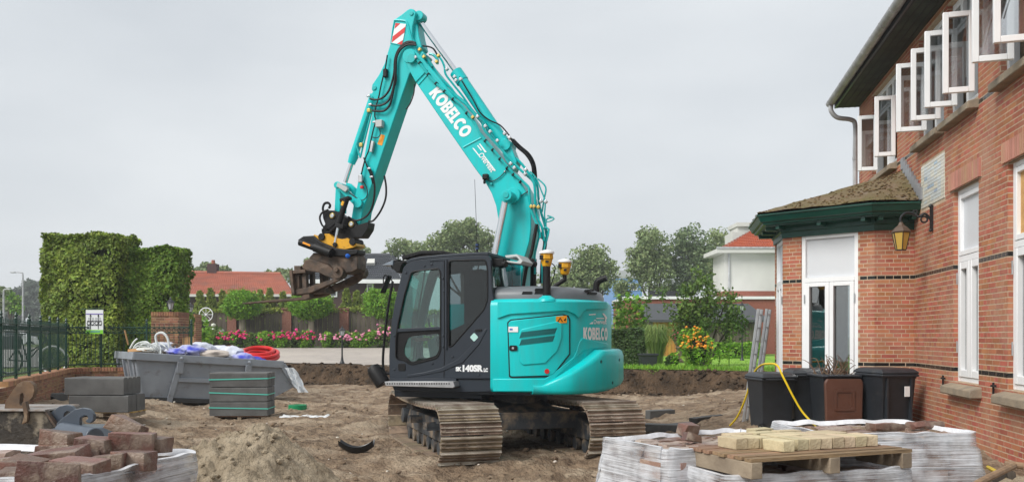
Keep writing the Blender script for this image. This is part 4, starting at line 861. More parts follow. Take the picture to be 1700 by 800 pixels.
# ---- openings in the main wall (s0, s1, z0, z1)
ZS = HE + 2.72; ZH = HE + 4.14
W1 = (s_of(1583), s_of(1625), zz(632, s_of(1583)), zz(318, s_of(1583))); W2 = (s_of(1673), s_of(1673) + 1.02, W1[2], W1[3])
UP = [(-2.62, -.95), (.27, 1.42), (1.56, 2.68), (3.36, 4.5)]; UPW = [(a, b, ZS, ZH) for a, b in UP]
TP = (s_of(1530), s_of(1569), zz(348, s_of(1530)), zz(278, s_of(1530)))
S0, S1, ZTOP = -3.7, 6.2, HE + 4.26
main = Face((S0, 0), (S1, 0), (0, -1)); off = lambda h: (h[0] - S0, h[1] - S0, h[2], h[3])
bayroof_cut = (-2.6 - S0, .0 - S0, 0, 3.3)
holes_all = [off(h) for h in [W1, W2, TP] + UPW] + [bayroof_cut]
def rect(h): return [(h[0], h[2]), (h[1], h[2]), (h[1], h[3]), (h[0], h[3])]
wall = MB(); wall.plate([(S0, -.3), (-2.68, -.3), (-2.68, 3.3), (-.02, 3.3), (-.02, -.3), (S1, -.3), (S1, ZTOP), (S0, ZTOP)], [rect(h) for h in [W1, W2] + UPW], lambda u, v, d: (u, d, v), 0, .24)
wall = wall.build('wall', M_mortar, hs)
kup = [round((zz(y, s) - ZL) / CH) for y, s in ((300, -2.0),)]
sets = [(main, bricks(main, ZG - .3, ZTOP, holes_all, 0, (0, 21, 51)))]
for W in [W1, W2] + UPW:                          # brick reveals of the window openings
    jf = Face((W[0], .0), (W[0], .16), (1, 0)); sets.append((jf, bricks(jf, W[2], W[3], [], 0, (0, 21, 51))))
lay(sets, wall, 300)
# ---- soldier course lintels above the ground floor windows, reveals
for W in (W1, W2):
    b = MB(); n = int((W[1] - W[0] + .2) / .06); 
    for i in range(n): b.box((W[0] - .1 + (i + .5) * (W[1] - W[0] + .2) / n, -.008, W[3] + .115), (.046, .05, .21))
    stuff(b.build('soldier_course', mat('lintel_brick', (.52, .27, .18), .8, c2=(.46, .23, .15), vscale=4, island=.15, bump=.3, bscale=50), wall)); MB().bb((W[0] - .1, -.004, W[3] + .0), (W[1] + .1, .02, W[3] + .23)).build('lintel_mortar', M_mortar, wall)
def wbox(b, s0, s1, z0, z1, d0, d1): return b.bb((s0, -d1, z0), (s1, -d0, z1))       # d measured outward
def frame(name, s0, s1, z0, z1, d0, d1, w, parent, m=None, bevel=.006):
    b = MB(); wbox(b, s0, s0 + w, z0, z1, d0, d1); wbox(b, s1 - w, s1, z0, z1, d0, d1); wbox(b, s0 + w, s1 - w, z0, z0 + w, d0, d1 - .002); wbox(b, s0 + w, s1 - w, z1 - w, z1, d0, d1 - .002)
    return b.build(name, m or M_white, parent, bevel=bevel)
def pane(name, s0, s1, z0, z1, d, parent, m=None): b = MB(); wbox(b, s0, s1, z0, z1, d - .004, d); return b.build(name, m or M_glass, parent)
for i, W in enumerate((W1, W2)):
    s0, s1, z0, z1 = W; zt = zz(432, W1[0])
    w = frame('window', s0, s1, z0, z1, -.16, -.05, .055, hs)
    b = MB(); wbox(b, s0 + .05, s1 - .05, zt - .035, zt + .035, -.155, -.045); b.build('transom', M_white, w, bevel=.005)
    mid = (s0 + s1) / 2
    for a, c in ((s0 + .06, mid - .004), (mid + .004, s1 - .06)):
        frame('sash', a, c, z0 + .06, zt - .04, -.15, -.035, .085, w); pane('pane', a + .08, c - .08, z0 + .14, zt - .12, -.09, w)
    frame('sash', s0 + .06, s1 - .06, zt + .04, z1 - .06, -.15, -.04, .06, w)
    b = MB(); wbox(b, s0 + .11, s1 - .11, zt + .09, z1 - .11, -.12, -.08); b.build('fill_panel', M_whitepanel if i == 0 else mat('plywood', (.62, .36, .13), .7, c2=(.50, .27, .09), vscale=2, stretch=(1, 1, 6)), w)
    for zq in (z0 + .35, zt - .3): b = MB(); wbox(b, s0 + .045, s0 + .06, zq, zq + .14, -.03, -.018); b.build('hinge', M_alu, w)
    sl = MB(); sl.loops([[(s, y, z) for y, z in ((.06, z0 - .15), (-.13, z0 - .15), (-.13, z0 - .06), (.06, z0 - .005))] for s in (s0 - .10, s1 + .10)]); sl.build('sill', M_stone, w, bevel=.012)
    MB().bb((s0 - .05, .24, z0), (s1 + .05, .27, z1)).build('blind', M_inside, w)  # dark sheet behind the panes: the unlit room put into its colour
    # iron shutter stay
    b = MB(); xx = s0 - .32; b.box((xx, -.03, z0 - .02), (.012, .02, .15)); b.box((xx + .06, -.05, z0 + .02), (.14, .014, .014)); b.box((xx, -.03, z0 + .02), (.02, .05, .02)); b.build('shutter_stay', M_lampblack, w)
# ---- upstairs windows with open casements
def casement(hinge, ang, w, z0, z1, parent):
    """open sash: hinged at s = hinge, swung ang degrees from the wall plane"""
    o = bpy.data.objects.new('casement', None); col.objects.link(o); o.parent = parent; o.location = (hinge, -.02, 0); o.rotation_euler = (0, 0, R(ang))
    t = .055; fw = .062; b = MB(); b.bb((0, -t / 2, z0), (fw, t / 2, z1)); b.bb((w - fw, -t / 2, z0), (w, t / 2, z1)); b.bb((fw, -t / 2 + .001, z0), (w - fw, t / 2 - .001, z0 + fw)); b.bb((fw, -t / 2 + .001, z1 - fw), (w - fw, t / 2 - .001, z1)); b.build('casement_frame', M_white, o, bevel=.006)
    MB().bb((fw, -.006, z0 + fw), (w - fw, .006, z1 - fw)).build('pane', M_cglass, o)
    b = MB(); b.box((fw * .5, -t / 2 - .004, (z0 + z1) / 2 - .05), (.02, .01, .11)); b.build('espagnolette', M_alu, o)
# photo columns of each sash's wall-side edge and outer edge
CAS = [[(1459, 1423.5, 287, 189), (1489, 1454.5, 268, 161)], [(1541, 1488, 214, 99), (1564.5, 1512, 192, 70)], [(1592, 1535.5, 171, 41), (1621, 1565.5, 153, 12)], [(1687, 1614.5, 96, -40), (1728, 1649.5, 62, -85)]]
for (s0, s1), cs_ in zip(UP, CAS):
    w = frame('window', s0, s1, ZS, ZH, -.17, -.06, .06, hs); zt = ZS + 1.02
    b = MB(); wbox(b, s0 + .05, s1 - .05, zt - .03, zt + .03, -.165, -.055); wbox(b, (s0 + s1) / 2 - .04, (s0 + s1) / 2 + .04, ZS + .05, zt - .03, -.165, -.058); b.build('transom', M_white, w, bevel=.005)
    n = 4 if s1 - s0 > 1.3 else 3
    for k in range(n):
        a = s0 + .06 + (s1 - s0 - .12) * k / n; c = s0 + .06 + (s1 - s0 - .12) * (k + 1) / n; frame('top_light', a + .005, c - .005, zt + .035, ZH - .06, -.15, -.045, .04, w, bevel=.003); pane('pane', a + .04, c - .04, zt + .07, ZH - .10, -.09, w)
    sl = MB(); sl.loops([[(s, y, z) for y, z in ((.10, ZS - .14), (-.12, ZS - .14), (-.12, ZS - .055), (.10, ZS - .0))] for s in (s0 - .03, s1 + .02)]); sl.build('sill', M_stone, w, bevel=.012)
    wbox(sb := MB(), s0 + .01, s1 - .01, ZS - .002, ZS + .06, -.055, -.03); sb.build('sill_board', M_white, w, bevel=.004)
    # half-drawn white net curtain and dark room behind
    cu = MB(); rows = []
    for zc_ in np.linspace(ZS, ZH, 3): rows.append([(s0 + (s1 - s0) * .62 + (s1 - s0) * .38 * i / 30, .30 + .03 * math.sin(i * 1.1), float(zc_)) for i in range(31)])
    cu.sheet(rows).build('curtain', mat('net_curtain', (.62, .64, .68), .9), w, smooth=True)
    for (xi, xo, yb, yt) in cs_:
        s = s_of(xi); wd = max(.43, (s_of(xi) * 0 + (xi - xo) / F * dep(s) / 1.0)); z0 = ZS + .065; z1 = ZS + .99
        # opening angle so that the outer edge falls on its column
        best = (9e9, .45); a = -97
        for wd in np.arange(.30, .70, .01):
            q = RM @ Vector((s + wd * math.cos(R(a)), -.02 + wd * math.sin(R(a)), 0)); X, Y = q.x + J.x, q.y + J.y; e = abs(CX + F * X / Y - xo)
            if e < best[0]: best = (e, float(wd))
        casement(s, a, best[1], z0, z1, w)
# ---- rooms behind (dark)
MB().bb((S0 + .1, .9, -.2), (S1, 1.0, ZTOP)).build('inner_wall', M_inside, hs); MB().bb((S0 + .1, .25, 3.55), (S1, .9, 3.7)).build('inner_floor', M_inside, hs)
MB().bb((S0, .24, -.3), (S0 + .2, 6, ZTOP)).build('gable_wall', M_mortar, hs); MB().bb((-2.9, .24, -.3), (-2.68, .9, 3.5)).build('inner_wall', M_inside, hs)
# ---- bay
DR, DC = .53, 1.70
PB = [(0, 0), (0, -DR), (-.80, -DC), (-1.92, -DC), (-2.687, -DR), (-2.687, 0)]
ZBT = zz(379, 0); ret = Face(PB[0], PB[1], (1, 0)); cha = Face(PB[1], PB[2], (DC - DR, -.80)); fro = Face(PB[2], PB[3], (0, -1)); ch2 = Face(PB[3], PB[4], (-(DC - DR), -.767))
def u_of(fc, px):
    lo, hi = 0.0, fc.L
    def f(u): q = RM @ fc.p(u, 0, 0); return CX + F * (q.x + J.x) / (q.y + J.y)
    inc = f(hi) > f(lo)
    for _ in range(40):
        m_ = (lo + hi) / 2
        if (f(m_) < px) == inc: lo = m_
        else: hi = m_
    return (lo + hi) / 2
du1, du0 = u_of(cha, 1330.5), u_of(cha, 1424.5); zd0 = ZG + .42; zd1 = ZBT - .01
dh = (du0, du1, zd0, zd1); fh = (.09, .95, zd0, zd1)
def facewall(fc, holes, nm='bay_wall'):
    b = MB(); b.plate([(0, -.2), (fc.L, -.2), (fc.L, ZBT), (0, ZBT)], [[(h[0], h[2]), (h[1], h[2]), (h[1], h[3] - .001), (h[0], h[3] - .001)] for h in holes], lambda u, v, d: fc.p(u, -d, v), 0, .2); return b
bw = MB()
for fc, hl in ((ret, []), (cha, [dh]), (fro, [fh]), (ch2, [])): t = facewall(fc, hl); bw.add(t.v, t.f)
bw = bw.build('bay_wall', M_mortar, hs)
lay([(ret, bricks(ret, ZG - .3, ZBT, [], 0, (0, 21))), (cha, bricks(cha, ZG - .3, ZBT, [dh], .05, (0, 21))), (fro, bricks(fro, ZG - .3, ZBT, [fh], 0, (0, 21))), (ch2, bricks(ch2, ZG - .3, ZBT, [], 0, (0, 21)))], bw, 300)
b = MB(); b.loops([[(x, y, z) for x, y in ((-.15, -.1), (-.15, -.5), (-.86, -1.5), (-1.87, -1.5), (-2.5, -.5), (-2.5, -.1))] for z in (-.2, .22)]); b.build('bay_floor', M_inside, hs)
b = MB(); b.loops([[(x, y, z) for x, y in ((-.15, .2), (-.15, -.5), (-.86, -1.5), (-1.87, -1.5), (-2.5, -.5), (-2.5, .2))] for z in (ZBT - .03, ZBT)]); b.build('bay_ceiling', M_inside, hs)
def fbox(b, fc, u0, u1, z0, z1, d0, d1):
    ls = [[fc.p(u, d, z) for u, z in ((u0, z0), (u1, z0), (u1, z1), (u0, z1))] for d in (d0, d1)]; return b.loops(ls)
def fframe(name, fc, u0, u1, z0, z1, d0, d1, w, parent):
    b = MB(); fbox(b, fc, u0, u0 + w, z0, z1, d0, d1); fbox(b, fc, u1 - w, u1, z0, z1, d0, d1); fbox(b, fc, u0 + w, u1 - w, z0, z0 + w, d0, d1 - .002); fbox(b, fc, u0 + w, u1 - w, z1 - w, z1, d0, d1 - .002); return b.build(name, M_white, parent, bevel=.006)
for fc, (u0, u1, z0, z1), nm in ((cha, dh, 'french_door'), (fro, fh, 'window')):
    w = fframe(nm, fc, u0, u1, z0, z1, -.12, -.01, .06, hs); qd = u_of(cha, 1377); zt = HE - (463.5 - HY) / F * ((RM @ cha.p(qd, 0, 0)).y + J.y)
    b = MB(); fbox(b, fc, u0 + .055, u1 - .055, zt - .035, zt + .035, -.115, -.005); b.build('transom', M_white, w, bevel=.005); mid = (u0 + u1) / 2
    for a, c in ((u0 + .063, mid - .003), (mid + .003, u1 - .063)):
        fframe('door_leaf' if nm == 'french_door' else 'sash', fc, a, c, z0 + .06, zt - .04, -.10, .004, .062, w); b = MB(); fbox(b, fc, a + .058, c - .058, z0 + .12, zt - .10, -.055, -.05); b.build('pane', M_glass, w)
    b = MB(); fbox(b, fc, u0 + .06, u1 - .06, zt + .04, z1 - .06, -.09, -.055); b.build('fill_panel', M_whitepanel, w)
    for zq in (z0 + .3, zt - .35):
        for uq in (u0 + .045, u1 - .06): b = MB(); fbox(b, fc, uq, uq + .015, zq, zq + .13, .004, .014); b.build('hinge', M_alu, w)
    b = MB(); fbox(b, fc, u0 - .03, u1 + .03, z0 - .08, z0, -.1, .06); b.build('door_step', M_stone, w, bevel=.01)
# ---- cornice of the bay: profile swept round the plan
def offset_path(path, d):
    out = []; n = len(path)
    for i in range(n):
        p = Vector(path[i]); ns = []
        for a, b2 in ((i - 1, i), (i, i + 1)):
            if a < 0 or b2 >= n: continue
            e = (Vector(path[b2]) - Vector(path[a])).normalized(); ns.append(Vector((e.y, -e.x)) * -1)
        if len(ns) == 1: q = p + ns[0] * d
        else:
            m2 = (ns[0] + ns[1]).normalized(); q = p + m2 * (d / max(.3, m2.dot(ns[0])))
        out.append(q)
    return out
path = [PB[0], PB[1], PB[2], PB[3], PB[4], PB[5]]
# outward test
if (offset_path(path, 1)[1] - Vector(path[1])).x < 0: sgn = -1
else: sgn = 1
ZC = zz(341.5, 0, .0)
def sweep(prof, name, m, parent, bevel=0):
    ls = []
    rows = [[(q.x, q.y, z) for q in offset_path(path, sgn * d)] for d, z in prof]
    k = len(path); ls = [[rows[r][i] for r in range(len(prof))] for i in range(k)]
    return MB().loops(ls).build(name, m, parent, bevel=bevel)
cor = sweep([(-.1, ZBT - .02), (.025, ZBT - .02), (.03, ZBT + .06), (.05, ZBT + .075), (.05, ZBT + .13), (.10, ZBT + .15), (-.1, ZBT + .15)], 'cornice', M_green, hs)
sweep([(-.1, ZBT + .151), (.27, ZBT + .151), (.27, ZBT + .17), (.32, ZBT + .175), (.325, ZBT + .20), (.36, ZBT + .215), (.40, ZC - .03), (.42, ZC - .02), (.42, ZC), (-.1, ZC)], 'crown_moulding', M_green, cor)
for fc, us in ((ret, (.06, .5)), (cha, (.06, .72, 1.38)), (fro, (.05, .6, 1.15))):
    for u in us: b = MB(); fbox(b, fc, u - .03, u + .03, ZBT + .10, ZBT + .15, .05, .26); b.build('bracket', M_green, cor)
# mossy hipped roof of the bay with ragged moss
eave = offset_path(path, sgn * .40); AP = [(-.55, 0), (-.75, 0), (-.95, 0), (-1.75, 0), (-1.95, 0), (-2.15, 0)]; ZA = 4.12
rows = []
for i in range(25):
    t = i / 24; row = []
    for k in range(5):
        for j in range(12):
            u = j / 12; e = eave[k].lerp(eave[k + 1], u); a = Vector(AP[k]).lerp(Vector(AP[k + 1]), u); q = e.lerp(a, t)
            nzv = float(vnoise(q.x * 1.0, q.y, 3.2, 5)) * .012 + float(vnoise(q.x, q.y, 8, 6)) * .008 + float(vnoise(q.x, q.y, 17, 8)) * .005; z = ZC + .012 + (ZA - ZC) * t + nzv * (1 - .0 * t) + .02
            row.append((q.x, q.y, z))
    row.append((eave[5].lerp(Vector(AP[5]), t).x, eave[5].lerp(Vector(AP[5]), t).y, ZC + .03 + (ZA - ZC) * t)); rows.append(row)
br_ = MB().sheet(rows).build('bay_roof', M_moss, hs, smooth=True, angle=80)
base = [[(q.x, q.y, ZC + .002) for q in eave], [(q.x, q.y, ZC + .03) for q in eave]]
mo = MB()
for k in range(700):
    t = random.random() ** 1.6; kk = random.choice([0, 1, 1, 1, 2, 2, 3]); u = random.random(); e = eave[kk].lerp(eave[kk + 1], u); a = Vector(AP[kk]).lerp(Vector(AP[kk + 1]), u); q = e.lerp(a, t); mo.ico((q.x, q.y, ZC + .035 + (ZA - ZC) * t), random.uniform(.008, .020), 1, .3, (1.3, 1.3, .6))
stuff(mo.build('moss_clumps', mat('moss', (.16, .115, .045), .95, c2=(.18, .11, .06), vscale=3, island=.35), br_, recalc=False))
ft = MB()
for k in range(9): t = k / 8; e0 = eave[0].lerp(Vector(AP[0]), t); ft.box((e0.x + .02, -.02, ZC + .10 + (ZA - ZC) * t), (.13, .03, .17))
ft.build('lead_flashing', mat('lead', (.30, .31, .33), .5, metal=.3), br_)
# ---- tile picture
tp = MB(); wbox(tp, TP[0], TP[1], TP[2], TP[3], -.02, .004); tp = tp.build('tile_picture', mat('tile_ground', (.62, .60, .52), .5), hs)
t_me = {}
for nm, c in (('cream', (.66, .63, .54)), ('pale', (.58, .62, .62)), ('blue', (.36, .46, .56))): o = MB().box((0, 0, 0), (1, 1, 1)).build('tile_tmp', mat('tile_' + nm, c, .25, obvar=.1)); t_me[nm] = o.data; bpy.data.objects.remove(o)
nx, nzv = 7, 13
for i in range(nx):
    for j in range(nzv):
        e = i in (0, nx - 1) or j in (0, nzv - 1); k = 'cream' if e else random.choice(['blue', 'pale', 'pale', 'cream', 'pale', 'cream'])
        inst('tile', t_me[k], tp, (TP[0] + (i + .5) * (TP[1] - TP[0]) / nx, -.005, TP[2] + (j + .5) * (TP[3] - TP[2]) / nzv), (0, 0, 0), ((TP[1] - TP[0]) / nx - .008, .008, (TP[3] - TP[2]) / nzv - .008))
# ---- eaves: soffit, gutter, downpipe, roof
DG = .43; ZGt = HE + 4.20
MB().bb((S0, -DG, ZTOP - .02), (S1 + 2, -.0, ZTOP)).build('soffit', mat('dark_soffit', (.050, .062, .042), .8, c2=(.022, .026, .022), vscale=2.5, dirt=(.05, .085, .02), dscale=1.2, dpos=(.55, .75)), hs)
sb_ = MB()
for k in range(5): sb_.bb((S0, -DG + .03 + k * .105, ZTOP - .026), (S1 + 2, -DG + .045 + k * .105, ZTOP - .019))
sb_.build('soffit_joint', M_inside, hs)
MB().bb((S0, -DG - .01, ZTOP - .03), (S1 + 2, -DG + .02, ZTOP + .16)).build('fascia', M_cab, hs)
g = MB(); prof = [(math.cos(R(180 + 180 * i / 12)) * .075, math.sin(R(180 + 180 * i / 12)) * .075) for i in range(13)]
prof2 = prof + [(.070 * math.cos(R(360 - 180 * i / 12)), .070 * math.sin(R(360 - 180 * i / 12))) for i in range(13)]
g.loops([[(s, -DG - .085 + y, ZTOP + .075 + z) for y, z in prof2] for s in (S0 - .02, S1 + 2)]); gut = g.build('gutter', M_zinc, hs, smooth=True)
for k in range(17):
    s = S0 + .15 + k * .58; MB().loops([[(s + w, -DG - .085 + y * 1.09, ZTOP + .075 + z * 1.09) for y, z in prof2] for w in (0, .03)]).build('gutter_bracket', M_zinc, gut)
dp = MB(); dp.tube([(S0 + .12, -DG - .085, ZTOP + .02), (S0 + .12, -DG - .085, ZTOP - .10), (S0 + .10, -.40, ZTOP - .22), (S0 + .06, -.16, ZTOP - .26), (S0 + .04, -.08, ZTOP - .36), (S0 + .04, -.08, ZTOP - .8)], .042, 10, 5); dp.cyl((S0 + .04, -.08, ZTOP - .8), (S0 + .04, -.08, .2), .042, n=10); dpo = dp.build('downpipe', M_zinc, hs, smooth=True)
for z in (4.9, 3.6, 2.4): MB().cyl((S0 + .04, -.08, z), (S0 + .04, -.08, z + .05), .05, n=10).build('pipe_bracket', M_zinc, dpo)
rf = MB(); rf.loops([[(s, y, z) for y, z in ((-DG - .06, ZTOP + .16), (-DG - .06, ZTOP + .20), (4.5, ZTOP + 4.6), (4.5, ZTOP + 4.5))] for s in (S0 - .05, S1 + 2)]); rf.build('roof', mat('roof_tile_dark', (.06, .05, .05), .8, bump=.5, bscale=8), hs)
# ---- wall lantern (hangs on the house wall)
lp = s_of(1549); zl = zz(362, lp); wl = Vector((lp, 0, zl)); o = RM @ wl; lamp = thing('wall_lantern', 'old iron wall lantern with yellow glass hanging beside the bay', 'lamp', (o.x + J.x, o.y + J.y, 0), HRZ)
b = MB(); b.box((0, -.02, zl), (.05, .03, .34)); b.tube([(0, -.03, zl - .02), (0, -.10, zl + .06), (0, -.18, zl + .02), (0, -.24, zl + .06), (0, -.33, zl + .08), (0, -.40, zl + .02), (0, -.40, zl - .06)], .017, 8, 5); b.torus((0, -.11, zl - .015), .04, .012, (1, 0, 0), 14, 6); b.torus((0, -.22, zl + .085), .025, .010, (1, 0, 0), 14, 6); b.ico((0, -.03, zl + .16), .03, 1); b.ico((0, -.03, zl - .16), .025, 1); b.build('bracket', M_lampblack, lamp, smooth=True)
MB().lathe([(.125, zl - .185), (.13, zl - .172), (.085, zl - .12), (.04, zl - .085), (.025, zl - .05), (.012, zl - .04)], 6, (0, -.40, 0)).build('hood', mat('copper_brown', (.10, .065, .045), .6), lamp)
MB().lathe([(.066, zl - .41), (.112, zl - .19)], 6, (0, -.40, 0)).build('glass_shade', mat('yellow_glass', (.52, .34, .07), .3), lamp)
b = MB()
for k in range(6): a = 2 * math.pi * k / 6; b.cyl((.068 * math.cos(a), -.40 + .068 * math.sin(a), zl - .41), (.115 * math.cos(a), -.40 + .115 * math.sin(a), zl - .19), .006, n=5)
b.lathe([(.07, zl - .422), (.07, zl - .41)], 6, (0, -.40, 0)); b.build('shade_frame', M_lampblack, lamp)
# ================================================================== SITE OBJECTS
# ---- skip
sk0 = P(218, 583, 19.3); skip = thing('skip_container', 'grey steel waste skip heaped with rubbish beside the brick gate wall', 'skip', (sk0.x, sk0.y, .22), rot=(Matrix.Rotation(R(36), 3, 'Z') @ Matrix.Rotation(R(4.2), 3, 'Y')).to_euler())
SH, SWD = 1.08, 1.72; prof = [(0, SH), (3.42, SH), (3.80, .50), (2.95, 0), (.24, 0)]; pin = [(.04, SH + .002), (3.39, SH + .002), (3.74, .51), (2.93, .03), (.27, .03)]
b = MB(); b.loops([[(x, y0 + (.10 if z < .2 else 0) * s, z) for x, z in prof] for y0, s in ((0, 1), (.03, 1))]); b.build('side_wall', M_skip, skip); b = MB(); b.loops([[(x, y0 - (.10 if z < .2 else 0), z) for x, z in prof] for y0 in (SWD, SWD - .03)]); b.build('side_wall', M_skip, skip)
b = MB(); b.loops([[(x, y, z) for x, z in ((0, SH), (.24, 0), (.28, 0), (.04, SH))] for y in (.03, SWD - .03)]); b.build('end_wall', M_skip, skip); b = MB(); b.loops([[(x, y, z) for x, z in ((3.80, .50), (2.95, 0), (2.90, .02), (3.74, .52))] for y in (.06, SWD - .06)]); b.build('end_wall', M_skip, skip); MB().bb((.25, .1, .0), (2.95, SWD - .1, .03)).build('floor_plate', M_skip, skip)
def bar(b, p0, p1, w, h, up=(0, -1, 0)):
    p0 = Vector(p0); p1 = Vector(p1); d = (p1 - p0).normalized(); u = Vector(up); s = d.cross(u).normalized(); c = []
    for p in (p0, p1): c.append([p + s * (w / 2) , p - s * (w / 2), p - s * (w / 2) + u * h, p + s * (w / 2) + u * h])
    return b.loops(c)
for y, up in ((0, (0, -1, 0)), (SWD, (0, 1, 0))):
    b = MB(); bar(b, (-.04, y, SH - .08), (3.42, y, SH - .08), .17, .055, up); bar(b, (3.40, y, SH - .09), (3.80, y, .47), .15, .05, up); b.build('rim_rail', M_skip, skip, bevel=.01)
b = MB(); b.bb((-.06, -.05, SH - .165), (.0, SWD + .05, SH + .005)); b.build('end_rim', M_skip, skip, bevel=.01)
for x0, x1 in ((.98, .82), (2.55, 2.62)):
    b = MB(); bar(b, (x0, .0, SH - .16), (x1, .09, .0), .12, .05); bar(b, (x0 + .0, -.02, SH - .15), (x0, .01, SH - .42), .14, .06); b.build('rib', M_skip, skip, bevel=.008); b = MB(); b.cyl((x0 + .02, -.04, SH - .06), (x0 - .02, -.12, SH - .10), .035, n=10); b.build('chain_lug', M_skip, skip)
b = MB(); bar(b, (.90, .045, .52), (2.9, .045, .52), .10, .045); b.build('rib', M_skip, skip, bevel=.008)
for y in (.28, .85, 1.45): b = MB(); b.loops([[(x - .03, y + w, z) for x, z in ((0, SH - .17), (.22, .0), (.17, 0), (-.05, SH - .17))] for w in (-.05, .05)]); b.build('end_rib', M_skip, skip)
b = MB(); b.loops([[(x, .08 + w, z) for x, z in ((.235, .01), (2.93, .01), (3.05, .10), (.215, .10))] for w in (-.035, .0)]); b.build('base_band', mat('skip_dark', (.035, .035, .035), .7), skip)
rows = []
for j in range(16): rows.append([(.12 + 3.3 * i / 28, .1 + 1.52 * j / 15, SH - .10 + .10 * math.sin(3.1 * i / 28) * math.sin(3.1 * j / 15) + .05 * float(vnoise(i, j, .6, 3)) - (.25 if i > 26 else 0)) for i in range(29)])
stuff(MB().sheet(rows).build('rubble_fill', mat('rubble', (.33, .27, .20), .9, c2=(.18, .15, .12), vscale=7, bump=1, bscale=20), skip))
SM = Matrix.Translation(skip.location) @ skip.rotation_euler.to_matrix().to_4x4()
def inskip(px, py, y=.45):
    """pixel on the vertical plane y of the skip"""
    inv = SM.inverted(); o = inv @ Vector((0, 0, HE)); d = inv.to_3x3() @ Vector(((px - CX) / F, 1, (HY - py) / F)); t = (y - o.y) / d.y; return SM @ (o + d * t)
b = MB()
for k in range(9):
    c = inskip(random.uniform(228, 262), 582, .5); h = random.uniform(.08, .22); w = random.uniform(.15, .35); b.tube([c + Vector((-w, random.uniform(-.2, .2), -.06)), c + Vector((-w * .6, 0, h * .7)), c + Vector((0, random.uniform(-.2, .2), h)), c + Vector((w * .7, 0, h * .6)), c + Vector((w, random.uniform(-.2, .2), -.08))], 0.014, 6, 4)
c = inskip(262, 575, .6); b.tube([c, c + Vector((-.05, 0, .25)), c + Vector((.1, 0, .32)), c + Vector((.22, 0, .2)), c + Vector((.26, 0, -.02))], .028, 6, 4); c = inskip(216, 578, .5); b.tube([c, c + Vector((.08, 0, .14)), c + Vector((.16, 0, .22))], .022, 6, 4)
tag(b.build('plastic_conduit_tangle', mat('white_conduit', (.70, .73, .72), .4), smooth=True), 'tangle of white plastic conduit sticking out of the skip', 'conduit')
def board(name, label, cat, px, py, y, w, h, m, tilt=0, yaw=20, th=.012):
    c = inskip(px, py, y); o = MB().box((0, 0, h / 2), (w, th, h)).build(name, m); o.location = c; o.rotation_euler = (R(tilt), R(random.uniform(-5, 5)), R(yaw)); return tag(o, label, cat)
M_card = mat('cardboard', (.48, .27, .12), .9, var=.2)
board('wooden_board', 'upright orange brown square board at the back of the skip', 'board', 313, 577, 1.3, .27, .27, M_card, -15); board('cardboard_piece', 'flat cardboard piece under the white conduit in the skip', 'cardboard', 228, 583, .3, .4, .12, M_card, -60)
tag(MB().tube([inskip(284, 577, .7), inskip(290, 571, .7), inskip(303, 577, .7)], .035, 8, 3).build('bent_strip', mat('brown_board', (.20, .13, .08), .8)), 'bent dark brown strip arching out of the rubbish in the skip', 'strip'); tag(MB().tube([inskip(213, 572, .8), inskip(209, 556, .8), inskip(207, 548, .8)], .02, 6, 2).build('thin_lath', M_card), 'thin orange brown lath standing up at the end of the skip', 'lath')
M_bag = mat('white_bag', (.70, .72, .78), .4, c2=(.60, .64, .74), vscale=6, bump=.8, bscale=9); M_bagb = mat('blue_printed_bag', (.72, .74, .80), .4, c2=(.05, .07, .55), vscale=3.2, bump=.8, bscale=9, detail=2)
def lump(name, label, cat, c, r, sc3, m, jit=.22, seed=1):
    b = MB(); b.ico((0, 0, 0), 1, 3); vs = []
    for v in b.v:
        p = Vector(v); d = 1 + jit * noise.noise(p * 1.7 + Vector((seed * 3.1, 0, 0))) + jit * .6 * noise.noise(p * 4.1 + Vector((0, seed, 0))); p = p * d; vs.append((p.x * r * sc3[0], p.y * r * sc3[1], p.z * r * sc3[2]))
    b.v = vs; o = b.build(name, m, smooth=True, angle=60, recalc=False); o.location = c; return tag(o, label, cat)
for i, (x, y, yy, r, s3, m, lb) in enumerate(((268, 578, .9, .30, (1.2, .8, .5), M_bag, 'white plastic heap right behind the white conduit'), (335, 578, 1.0, .26, (1.2, .8, .6), M_bag, 'white plastic bag at the back beside the orange board'), (366, 582, 1.0, .26, (1.3, .8, .5), M_bag, 'white crumpled sheet behind the beige bundle'), (240, 581, .4, .20, (1.3, .8, .35), mat('dusty_bag', (.60, .60, .56), .6, bump=.7, bscale=8), 'dusty pale bag under the white conduit'), (316, 583, .6, .30, (1.1, .8, .55), M_bagb, 'crumpled white bag with blue print in the middle of the skip'), (292, 584, .4, .22, (1.2, .8, .4), M_bagb, 'flattened blue and white bag beside the white conduit'), (348, 588, .5, .34, (1.3, .8, .35), mat('beige_bag', (.55, .48, .42), .6, bump=.7, bscale=8), 'beige plastic bundle lying in the skip'), (383, 586, .6, .24, (1.1, .8, .75), M_bag, 'plain white rubbish bag left of the red hose'), (400, 596, .35, .26, (1.3, .7, .6), M_bagb, 'white bag with blue print in front of the red hose'), (424, 598, .25, .22, (1.2, .6, .4), mat('blue_plastic', (.05, .06, .42), .4, bump=.4, bscale=8), 'dark blue plastic sack under the red hose'))):
    lump('rubbish_bag', lb, 'bag', inskip(x, y, yy), r, s3, m, .3, i + 2)
c = inskip(432, 588, .6); rh = MB()
for k, (dx, dz, rr, tl) in enumerate(((0, .03, .50, .10), (.04, -.03, .46, .2), (-.05, .08, .42, .05))): ax = Vector((tl, -.75, .85)); rh.torus(c + Vector((dx, 0, dz)), rr * .85, .05, (tl * .6, -.25, 1), 32, 8)
tag(rh.build('red_hose_coil', M_red, smooth=True), 'coil of thick bright red drain hose on top of the skip', 'hose')
fl = []; c = inskip(474, 622, .0)
